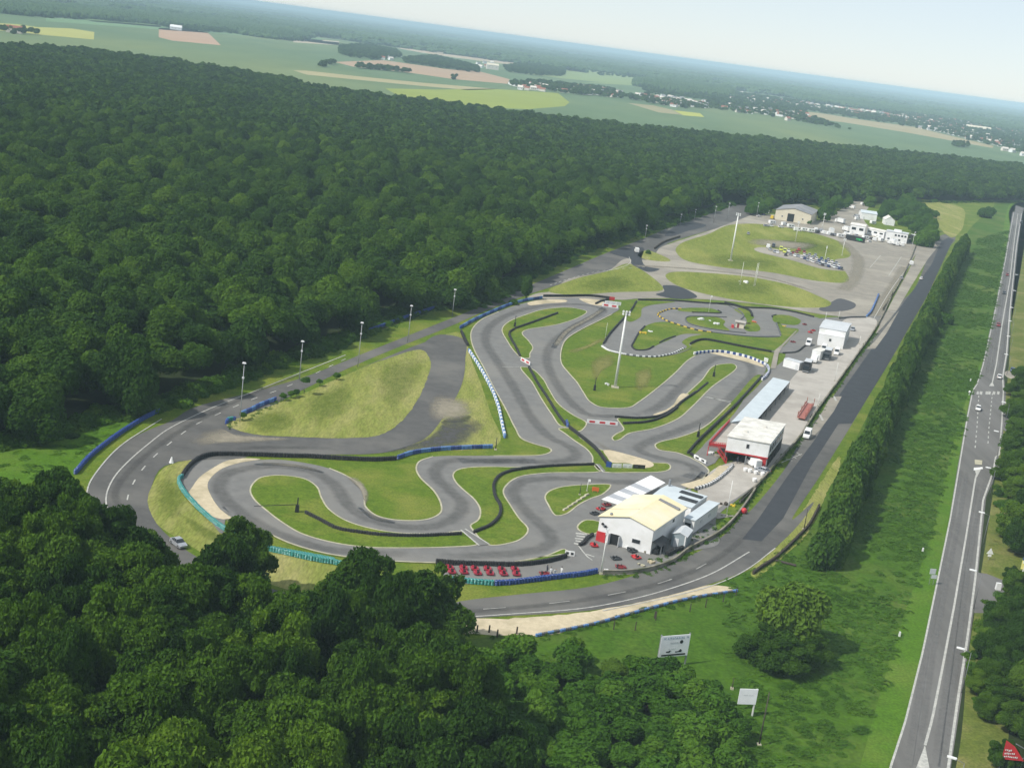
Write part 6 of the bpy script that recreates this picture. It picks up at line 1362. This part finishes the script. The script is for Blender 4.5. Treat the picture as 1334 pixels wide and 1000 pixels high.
# ------------------------------------------------------------------ masses nobody could count (instanced)
rf0 = random.Random(77)
def hidden(name, meshes):
    c = bpy.data.collections.new(name)
    for i, me in enumerate(meshes): c.objects.link(bpy.data.objects.new('%s_%02d' % (name, i), me))
    return c
def mass(name, coll, nvar, pts, label, cat):
    "pts: (x, y, z, rotation, sx, sz)"
    me = bpy.data.meshes.new(name); me.from_pydata([p[:3] for p in pts], [], [])
    g = random.Random(len(pts))
    for nm, ty, vals in (('rot', 'FLOAT_VECTOR', [c for p in pts for c in (0., 0., p[3])]), ('scl', 'FLOAT_VECTOR', [c for p in pts for c in (p[4], p[4], p[5])]), ('idx', 'INT', [g.randrange(nvar) for p in pts])):
        a = me.attributes.new(nm, ty, 'POINT'); a.data.foreach_set('vector' if ty == 'FLOAT_VECTOR' else 'value', vals)
    o = bpy.data.objects.new(name, me); COL.objects.link(o)
    ng = bpy.data.node_groups.new(name + '_nodes', 'GeometryNodeTree')
    ng.interface.new_socket(name='Geometry', in_out='INPUT', socket_type='NodeSocketGeometry'); ng.interface.new_socket(name='Geometry', in_out='OUTPUT', socket_type='NodeSocketGeometry')
    N = ng.nodes.new; L = ng.links.new; gi, go = N('NodeGroupInput'), N('NodeGroupOutput'); iop = N('GeometryNodeInstanceOnPoints'); ci = N('GeometryNodeCollectionInfo')
    ci.inputs['Collection'].default_value = coll; ci.inputs['Separate Children'].default_value = True; ci.inputs['Reset Children'].default_value = True
    def na(nm, ty):
        q = N('GeometryNodeInputNamedAttribute'); q.data_type = ty; q.inputs['Name'].default_value = nm; return q.outputs['Attribute']
    e2r = N('FunctionNodeEulerToRotation'); L(na('rot', 'FLOAT_VECTOR'), e2r.inputs[0])
    L(gi.outputs[0], iop.inputs['Points']); L(ci.outputs[0], iop.inputs['Instance']); iop.inputs['Pick Instance'].default_value = True
    L(na('idx', 'INT'), iop.inputs['Instance Index']); L(e2r.outputs[0], iop.inputs['Rotation']); L(na('scl', 'FLOAT_VECTOR'), iop.inputs['Scale']); L(iop.outputs[0], go.inputs[0])
    o.modifiers.new('scatter', 'NODES').node_group = ng
    return tag(o, label, cat, kind='stuff')
MID = [crown('mid_crown', 300 + i, 6., (.8, .95, .75, .88, 1., .84)[i], 16, 4600, .74, (M_leaf, M_leaf, M_leaf, M_leafl, M_leaf, M_leaf)[i], lr=(.28, .5), spread=.6, jit=.45) for i in range(6)]
FARC = [crown('far_crown', 330 + i, 6., (.85, .95, .8, .9)[i], 10, 500, 1.9, M_leaf, jit=.4) for i in range(4)]
cm, cf = hidden('mid_crown', MID), hidden('far_crown', FARC)
pm, pf = [], []
for x, y, R, H_, k in ALL[NEAR:]:
    q = pr((x, y, H_)); D = math.hypot(x, y)
    if not (-120 < q[0] < W + 120) or q[1] > H + 180: continue
    s = R / 6.; vz = s * rg.uniform(1.1, 1.5); (pm if D < 950 else pf).append((x, y, H_ - 5. * vz, rg.uniform(0, 6.28), s * 1.06, vz))
for x, y in scatter(gp('Y 1352,470 1352,770 1345,1010 1345,1100 1900,1100 1900,470 1500,330 1420,330'), 9., rg):
    s = rg.uniform(.6, 1.05); pm.append((x, y, rg.uniform(4., 6.5) * s, rg.uniform(0, 6.28), s, s * 1.2))
mass('woodland', cm, 6, pm, 'dense broadleaf woodland filling the left half', 'woodland')
mass('woodland', cf, 4, pf, 'far part of the broadleaf woodland behind the circuit', 'woodland')
# meadow tufts
M_tuft = leafmat('meadow_blades', (.045, .11, .008), (.060, .14, .010), (.082, .165, .014), .25)
TUFT = [crown('tuft', 400 + i, 1., .45, 6, 150, .36, M_tuft, low=0., core=False, jit=.7) for i in range(3)]
ct = hidden('tuft', TUFT); pt = []
rt = random.Random(21)
for P_, sp in ((gp('Y 940,760 1010,735 1085,700 1150,560 1200,450 1275,310 1315,300 1290,440 1240,600 1190,780 1110,1000 1080,1130 960,1130 960,900'), 1.7), (gp('A 0,560 150,480 330,450 480,428 400,520 300,600 270,660 200,700 0,720'), 2.6), (gp('Y 600,850 760,860 860,880 950,900 960,1120 600,1120'), 2.)):
    for x, y in scatter(P_, sp, rt, .5):
        if math.sin(x * .13 + y * .05) + math.sin(y * .11 - x * .07) + rt.uniform(-1.3, 1.3) > -.6: pt.append((x, y, -.1, rt.uniform(0, 6.28), rt.uniform(1., 2.4), rt.uniform(.5, 1.3)))
mass('tall_grass', ct, 3, pt, 'tall tufted grass and weeds of the rough meadow', 'tall grass')
WEED = [crown('weed', 420 + i, 1., .6, 6, 320, .2, (M_leafs, M_tuft, M_leafs)[i], low=0., core=False, jit=.8) for i in range(3)]
cw = hidden('weed', WEED); pw = []
for s, sp, wd in (('C 600,510 720,505 830,475 900,427 1000,372 1060,316 1140,210 G 215,925 312,832 390,738 480,638 550,530 630,420 730,280 800,180', .9, .8), ('g 5,955 60,915 140,865 220,795 300,715 350,670', 1., 1.2), ('C 40,700 370,722 560,685 740,635 900,595 1070,568', 1., 1.2),
                  ('F 205,206 340,165 450,126 560,82 640,60', 2., 2.), ('Y 455,446 540,414 600,394 700,357', 1.6, 2.), ('J 1000,700 1200,560 1290,470', .8, 2.), ('J 560,880 700,850 850,800', .8, 1.2), ('A 870,470 1000,400 1100,352', 1.5, 1.)):
    for p in resample(spline(gp(s), False, 1.), sp): pw.append((p.x + rf0.uniform(-wd, wd), p.y + rf0.uniform(-wd, wd), 0, rf0.uniform(0, 6), rf0.uniform(.4, 1.1), rf0.uniform(.4, 1.2)))
MOUND = [crown('mound', 440 + i, 1.6, .7, 8, 700, .26, (M_leafs, M_tuft, M_leaf, M_leafl)[i], low=-.1, core=True, jit=.6) for i in range(4)]
cmo = hidden('mound', MOUND); pmo = []; pme = []
cme = hidden('meadow_mound', [crown('mound', 460 + i, 1.4, .55, 9, 500, .3, (M_tuft, M_leafs, M_tuft)[i], low=0., core=False, jit=.9, rad=(.6, 1.3)) for i in range(3)])
for s, sp, wd, a, b in (('A -60,560 0,545 100,524 200,502 420,432 600,396 850,302 1000,242 1324,135 Y 475,430 565,402 600,403 640,391 700,354 782,319 850,300 885,288 960,264', 1., 3.5, .9, 2.), ('A -60,545 0,530 100,508 200,486 420,417 600,385 850,292 1000,232 1324,127 Y 475,424 565,396 640,386 700,349 782,314 885,284', 1.5, 3., 1.4, 2.8), ('L 0,72 300,95 560,95', 2.5, 5., 1., 2.2), ('L 720,85 900,70 1334,80 Y 1290,263 1340,264', 3., 4., 1., 2.2), ('Y 1340,480 1325,560 1312,620 1322,700 1345,720', 2., 2.5, .7, 1.4), ('Y 1300,780 1286,840 1274,890 1290,925', 2., 2., .6, 1.2)):
    for p in resample(spline(gp(s), False, 2.), sp): k = rf0.uniform(a, b); pmo.append((p.x + rf0.uniform(-wd, wd), p.y + rf0.uniform(-.3 * wd, wd), 0, rf0.uniform(0, 6), k, k * rf0.uniform(.7, 1.3)))
for x, y in scatter(gp('Y 965,890 1010,900 1080,860 1075,760 1110,690 1190,500 1230,420 1275,330 1295,320 1270,440 1225,600 1190,740 1150,880 1090,1060 960,1130'), 2.6, rf0, .5):
    if math.sin(x * .17 + y * .06) + math.sin(y * .13 - x * .09) + rf0.uniform(-1.2, 1.2) > (.5 if math.hypot(x, y) < 215 else 1.5): k = rf0.uniform(.5, 1.3); pme.append((x, y, 0, rf0.uniform(0, 6), k * 1.2, k * rf0.uniform(.5, .9)))
mass('undergrowth', cmo, 4, pmo, 'leafy undergrowth along the edges of the woods', 'undergrowth')
mass('undergrowth', cme, 3, pme, 'brambly mounds in the rough meadow', 'undergrowth')
mass('weeds', cw, 3, pw, 'weeds along the wall, the rails and the verges', 'weeds')
# ------------------------------------------------------------------ far woods, village trees
rf = random.Random(31)
def patch(seed, R, n):
    g = random.Random(seed); mb = MB()
    bm = bmesh.new(); vs, fs = [], []
    for k in range(n):
        a, r = g.uniform(0, 6.28), R * math.sqrt(g.random()); q = g.uniform(5, 9); h = g.uniform(8, 15)
        bm.clear(); bmesh.ops.create_icosphere(bm, subdivisions=1, radius=q); o = len(vs)
        for v in bm.verts: vs.append((v.co.x * g.uniform(.8, 1.15) + r * math.cos(a), v.co.y * g.uniform(.8, 1.15) + r * math.sin(a), max(0, v.co.z * g.uniform(.7, 1.1) + h - q * .6)))
        fs += [[o + v.index for v in f.verts] for f in bm.faces]
    bm.free(); me = bpy.data.meshes.new('wood_patch'); me.from_pydata(vs, [], fs); a = me.attributes.new('tone', 'FLOAT', 'POINT'); a.data.foreach_set('value', [g.random() for _ in vs]); me.materials.append(M_leaff); return me
cp_ = hidden('wood_patch', [patch(500 + i, 55, 75) for i in range(4)])
far, vil = [], []
def band(s, sp, scale, hs=1., keep=1.):
    for x, y in scatter(gp(s), sp, rf):
        if rf.random() < keep: far.append((x, y, 0, rf.uniform(0, 6.28), scale * rf.uniform(.85, 1.2), hs * rf.uniform(.85, 1.2)))
band('X 0,12 150,20 300,36 500,52 700,68 900,80 1100,92 1334,108 R 400,152 800,212 1334,272 S 380,120 640,165 900,200 1050,215 1334,250 T 300,200 700,290 1000,340 1334,400 1334,425 1000,355 700,310 400,275 100,240 S 1100,260 900,235 850,190 640,205 480,195 240,165 0,130 R 1334,306 1000,266 700,226 400,192 0,148 X 1000,140 900,130 800,112 600,92 400,72 200,60 0,48', 62, 1.)
band('S 370,215 480,205 620,210 760,235 880,255 860,300 700,290 560,275 400,240', 45, .7)
# the hazy country up to the skyline
for d0, d1, sp, sca, kp in ((5200, 9000, 260, 2.3, .55), (9000, 17000, 600, 5., .55), (17000, 30000, 1300, 11., .6)):
    nA = int(d0 * 1.5 / sp)
    y = d0
    while y < d1:
        x = -y * .95
        while x < y * .95:
            if math.sin(x / sp * .23 + y / sp * 1.1) + math.sin(y / sp * .9 - x / sp * .31) + rf.uniform(-1, 1) > 1.2 - 2.2 * kp: far.append((x + rf.uniform(-.4, .4) * sp, y + rf.uniform(-.4, .4) * sp, 0, rf.uniform(0, 6.28), sca * rf.uniform(.8, 1.3), rf.uniform(1., 1.7)))
            x += sp * .55
        y += sp
mass('far_woods', cp_, 4, far, 'blue hazy woods towards the skyline', 'woods')
def clump(s, sp, R=(3.5, 6.), H_=(7, 12), keep=1.):
    for x, y in scatter(gp(s), sp, rf):
        if rf.random() < keep: r = rf.uniform(*R); vil.append((x, y, rf.uniform(*H_) - r * .85, rf.uniform(0, 6.28), r / 6, r / 6 * rf.uniform(.9, 1.3)))
for s, sp, kp in (('R 140,205 250,200 390,225 410,250 300,262 180,250 140,235', 11, .8), ('R 415,260 560,250 745,300 745,318 600,300 430,275', 11, 1.), ('R 855,292 960,285 1120,305 1118,332 1000,330 870,315', 11, 1.), ('R 880,365 1000,360 1334,395 1334,425 1150,415 1000,392 885,378', 12, .75), ('R 50,288 78,286 80,292 52,293', 9, 1.), ('R 84,278 118,275 120,282 86,283', 9, 1.), ('R 628,344 655,342 655,348 630,348', 9, 1.),
                  ('R 215,292 330,302 445,318 445,322 330,308 215,298', 10, 1.), ('S 0,250 150,262 330,300 560,320 760,350 760,368 600,362 330,318 150,290 0,285', 13, .6), ('S 760,300 960,330 1334,390 1334,440 1150,415 900,385 760,360', 15, .5), ('S 380,235 880,270 1334,330 1334,385 900,330 600,305 400,285', 17, .6), ('S 128,165 440,195 440,200 128,172', 28, .95),
                  ('T 0,250 300,290 600,330 1000,400 1334,480 1334,545 1180,500 900,430 700,385 400,340 0,280', 16, .62), ('T 0,330 100,330 330,410 200,380 0,350', 14, .6), ('T 500,290 1000,340 1334,380 1334,480 1000,400 700,350', 18, .6), ('T 920,480 1000,490 1010,500 930,500', 10, 1.), ('X 550,92 800,112 805,118 640,108', 12, .9), ('X 0,108 130,118 130,124 0,116', 12, .7), ('X 1180,165 1334,185 1334,200 1185,190', 11, .9)):
    clump(s, sp, keep=kp)
mass('village_trees', cf, 4, vil, 'small dark trees around the far villages', 'trees')
# ------------------------------------------------------------------ houses of the far villages
HM = {}
def house(p, L, D_, h, rz, mw2, mr, label, group, name='house'):
    root = thing(name, label, 'house', (p.x, p.y, 0), rz, group); k = (round(L), round(D_), round(h), mw2.name, mr.name)
    if k not in HM:
        L, D_, h = k[:3]; a = openbox(MB(), L, D_, h); a.quad((L, 0, h), (L, D_, h), (L, D_ / 2, h + D_ * .38)); a.quad((0, D_, h), (0, 0, h), (0, D_ / 2, h + D_ * .38))
        r_ = MB(); hr = h + D_ * .38
        for y0, y1, z0, z1 in ((-.4, D_ / 2, h - .2, hr), (D_ / 2, D_ + .4, hr, h - .2)): r_.add([(-.4, y0, z0 + .1), (L + .4, y0, z0 + .1), (L + .4, y1, z1 + .1), (-.4, y1, z1 + .1), (-.4, y0, z0 + .35), (L + .4, y0, z0 + .35), (L + .4, y1, z1 + .35), (-.4, y1, z1 + .35)], [(3, 2, 1, 0), (4, 5, 6, 7), (0, 1, 5, 4), (1, 2, 6, 5), (2, 3, 7, 6), (3, 0, 4, 7)])
        r_.box((L * .25, D_ / 2, hr + .5), (.7, .7, 1.4))
        wn = MB()
        for x in (.2, .5, .8): wn.box((L * x, -.03, h * .6), (1.2, .1, 1.4))
        HM[k] = (a.mesh('wall', mw2), r_.mesh('roof', mr), wn.mesh('window', M_glass))
    for nm, me in zip(('wall', 'roof', 'window'), HM[k]): part_mesh(nm, me, root)
VH = [('R', '265,250 290,248 330,252 350,258 395,247 320,258 360,262', 'white house at the left end of the far hamlet'), ('R', '740,282 765,276 795,276 770,292 740,292', 'pale house beside the far manor'), ('R', '1140,305 1180,302 1160,308 1130,302', 'pinkish roofed house right of the far tree belt'),
      ('R', '1010,378 1030,372 1145,390 1165,394 1215,391 1240,387 1300,412 1240,410', 'white house in the tree line before the pale green field'),
      ('S', '60,250 95,252 95,282 170,278 235,272 345,302 375,306 425,316 480,322 430,300 380,292 500,298 535,326 545,350 560,310 590,326 600,336 630,345 670,330 670,345 735,328 745,356 530,300 570,350 620,320', 'house in the middle village at the edge of the green field'),
      ('S', '840,365 900,356 920,370 945,380 1010,385 960,276 985,282 1025,330 1090,336 1130,322 1160,345 1170,406 1250,415 1275,420 1225,433 1305,328 970,372 990,390 930,385 880,350 1140,325 1020,340', 'house in the straggling village right of the middle village'),
      ('T', '40,242 70,246 55,255 10,336 75,346 155,270 215,286 250,290 330,288 360,291 440,300 465,303 535,318 230,280 270,292 350,296 420,292', 'house with a tan roof along the top of the stubble field'), ('T', '600,326 630,320 605,350 640,360 695,336 700,365 720,388 775,398 790,386 855,405 905,380 880,414 960,434 975,430 1060,458 1075,463 1130,468 1170,478 1210,518 1265,528 1320,548 620,340 660,345 750,380 840,395 1000,440 1100,395 1150,470', 'white house in the right village above the stubble field'), ('T', '1010,372 1270,370 1290,366 1240,372', 'white house beside the long white factory')]
for c, s, lb in VH:
    red = 'roof' in lb
    for t in s.split():
        p = g1(c + ' ' + t); house(p, rf.choice((10, 12, 14)), rf.choice((8, 9)), rf.choice((4, 5)), rf.uniform(-.5, .9), rf.choice((M_clad, M_hwall, M_clad)), M_brick if red else rf.choice((M_brick, M_groof, M_hwall, M_groof)), lb, lb.split(' in ')[0] + 's of the far villages')
for k, (c, poly, sp, lb) in enumerate((('S', '330,290 480,305 600,315 760,335 760,362 600,355 480,335 340,310' , 62, 'small house among trees in the middle village'), ('S', '850,350 1000,370 1334,400 1334,432 1150,405 900,380', 72, 'small house in the scattered right hand hamlet'),
                                 ('T', '0,235 300,280 560,310 540,335 280,300 0,262', 76, 'small house in the upper row of the right village'), ('T', '560,300 800,350 1000,400 1250,470 1330,520 1200,500 900,425 640,360', 88, 'small house in the lower part of the right village'), ('T', '620,290 1000,330 1334,360 1334,420 1000,380 700,330', 125, 'small house in the far upper part of the right village'), ('R', '880,372 1100,372 1334,398 1334,420 1150,408 900,388', 66, 'small house hidden in the tree line'))):
    for x, y in scatter(gp(c + ' ' + poly), sp, rf):
        if rf.random() < .75: house(Vector((x, y, 0)), rf.choice((10, 12, 15)), rf.choice((8, 9)), rf.choice((4, 5, 6)), rf.uniform(-.6, 1.), rf.choice((M_clad, M_hwall, M_clad)), rf.choice((M_brick, M_groof, M_hwall, M_hwall)), lb, 'small houses of the far villages')
HJ = []
for a, b in ((M_clad, M_brick), (M_hwall, M_hwall), (M_clad, M_groof), (M_hwall, M_brick)):
    q = openbox(MB(), 11, 8, 5); q.quad((11, 0, 5), (11, 8, 5), (11, 4, 8)); q.quad((0, 8, 5), (0, 0, 5), (0, 4, 8)); q.quad((-.3, -.3, 4.9), (11.3, -.3, 4.9), (11.3, 4, 8.1), (-.3, 4, 8.1), mi=1); q.quad((11.3, 8.3, 4.9), (-.3, 8.3, 4.9), (-.3, 4, 8.1), (11.3, 4, 8.1), mi=1); HJ.append(q.mesh('far_house', [a, b]))
ph = []
for poly, sp in (('S 330,288 480,303 600,313 760,333 760,362 600,357 480,337 340,312', 42), ('S 850,345 1000,362 1334,392 1334,436 1150,408 900,380', 52), ('T 0,230 300,275 560,305 600,330 540,338 280,304 0,264', 85), ('T 560,300 800,350 1000,400 1250,470 1334,520 1200,502 900,428 640,362', 52), ('T 620,285 1000,325 1334,350 1334,440 1000,390 700,335', 80), ('S 760,270 1334,330 1334,360 900,320', 90), ('R 880,368 1100,370 1334,395 1334,422 1150,410 900,390', 48)):
    for x, y in scatter(gp(poly), sp, rf): ph.append((x, y, 0, rf.uniform(-.6, 1.), rf.uniform(.8, 1.3), rf.uniform(.8, 1.2)))
mass('distant_houses', hidden('far_house', HJ), 4, ph, 'many small pale houses scattered through the far villages', 'houses')
p = g1('R 780,300'); house(p, 34, 14, 12, .2, M_hwall, M_beige, 'large cream manor between the far tree belts', 'large far buildings', 'manor')
p = g1('T 1000,392'); house(p, 75, 18, 7, -.1, M_clad, M_beige, 'long white factory building at the far right', 'large far buildings', 'factory')
p = g1('X 590,102'); house(p, 30, 14, 7, .1, M_clad, M_clad, 'white farm building beside the lone tan field', 'large far buildings', 'farm_building')
p = g1('X 20,112'); house(p, 24, 12, 7, .2, M_hwall, M_brick, 'farm building at the far left edge', 'large far buildings', 'farm_building')
# ------------------------------------------------------------------ air, sky and sun
SUN_EL, SUN_AZ = R_(46), R_(238)   # azimuth clockwise from +Y
S = Vector((math.sin(SUN_AZ) * math.cos(SUN_EL), math.cos(SUN_AZ) * math.cos(SUN_EL), math.sin(SUN_EL)))
sl = bpy.data.lights.new('sun', 'SUN'); sl.energy = 3.3; sl.angle = R_(.6); sl.color = (1., .96, .89)
so = bpy.data.objects.new('sun', sl); COL.objects.link(so); so.rotation_mode = 'QUATERNION'; so.rotation_quaternion = S.to_track_quat('Z', 'Y'); so.location = (0, 0, 600)
w = bpy.data.worlds.new('World'); sc.world = w; w.use_nodes = True; nt = w.node_tree; bg = nt.nodes['Background']
sky = nt.nodes.new('ShaderNodeTexSky'); sky.sky_type = 'NISHITA'; sky.sun_disc = False; sky.sun_elevation = SUN_EL; sky.sun_rotation = SUN_AZ; sky.altitude = 100; sky.air_density = .8; sky.dust_density = .15; sky.ozone_density = 1.5
veil = nt.nodes.new('ShaderNodeMix'); veil.data_type = 'RGBA'; veil.inputs['Factor'].default_value = .7; veil.inputs['B'].default_value = (4.85, 5.3, 5.65, 1)  # thin high cloud
nt.links.new(sky.outputs[0], veil.inputs['A']); nt.links.new(veil.outputs['Result'], bg.inputs[0]); bg.inputs[1].default_value = SKY_STR = .105
hz = MB().box((0, 18000, 51.5), (84000, 44000 + 4000, 105)).build('haze', _new('haze_air')[0])
m = hz.data.materials[0]; nt = m.node_tree; nt.nodes.clear(); o = nt.nodes.new('ShaderNodeOutputMaterial'); pv = nt.nodes.new('ShaderNodeVolumePrincipled')
pv.inputs['Color'].default_value = (.64, .88, .98, 1); pv.inputs['Density'].default_value = 1.1e-4; pv.inputs['Anisotropy'].default_value = -.33
nt.links.new(pv.outputs[0], o.inputs['Volume']); tag(hz, 'thin bluish summer haze over the whole landscape', 'haze', kind='stuff')
sc.view_settings.view_transform = 'Standard'; sc.view_settings.look = 'None'; sc.view_settings.exposure = .5; sc.view_settings.gamma = 1.
sc.cycles.max_bounces = 5; sc.cycles.diffuse_bounces = 2; sc.cycles.glossy_bounces = 2; sc.cycles.transmission_bounces = 3; sc.cycles.transparent_max_bounces = 4; sc.cycles.volume_bounces = 0
sc.cycles.use_denoising = True
sc.cycles.use_adaptive_sampling = True; sc.cycles.adaptive_threshold = .02
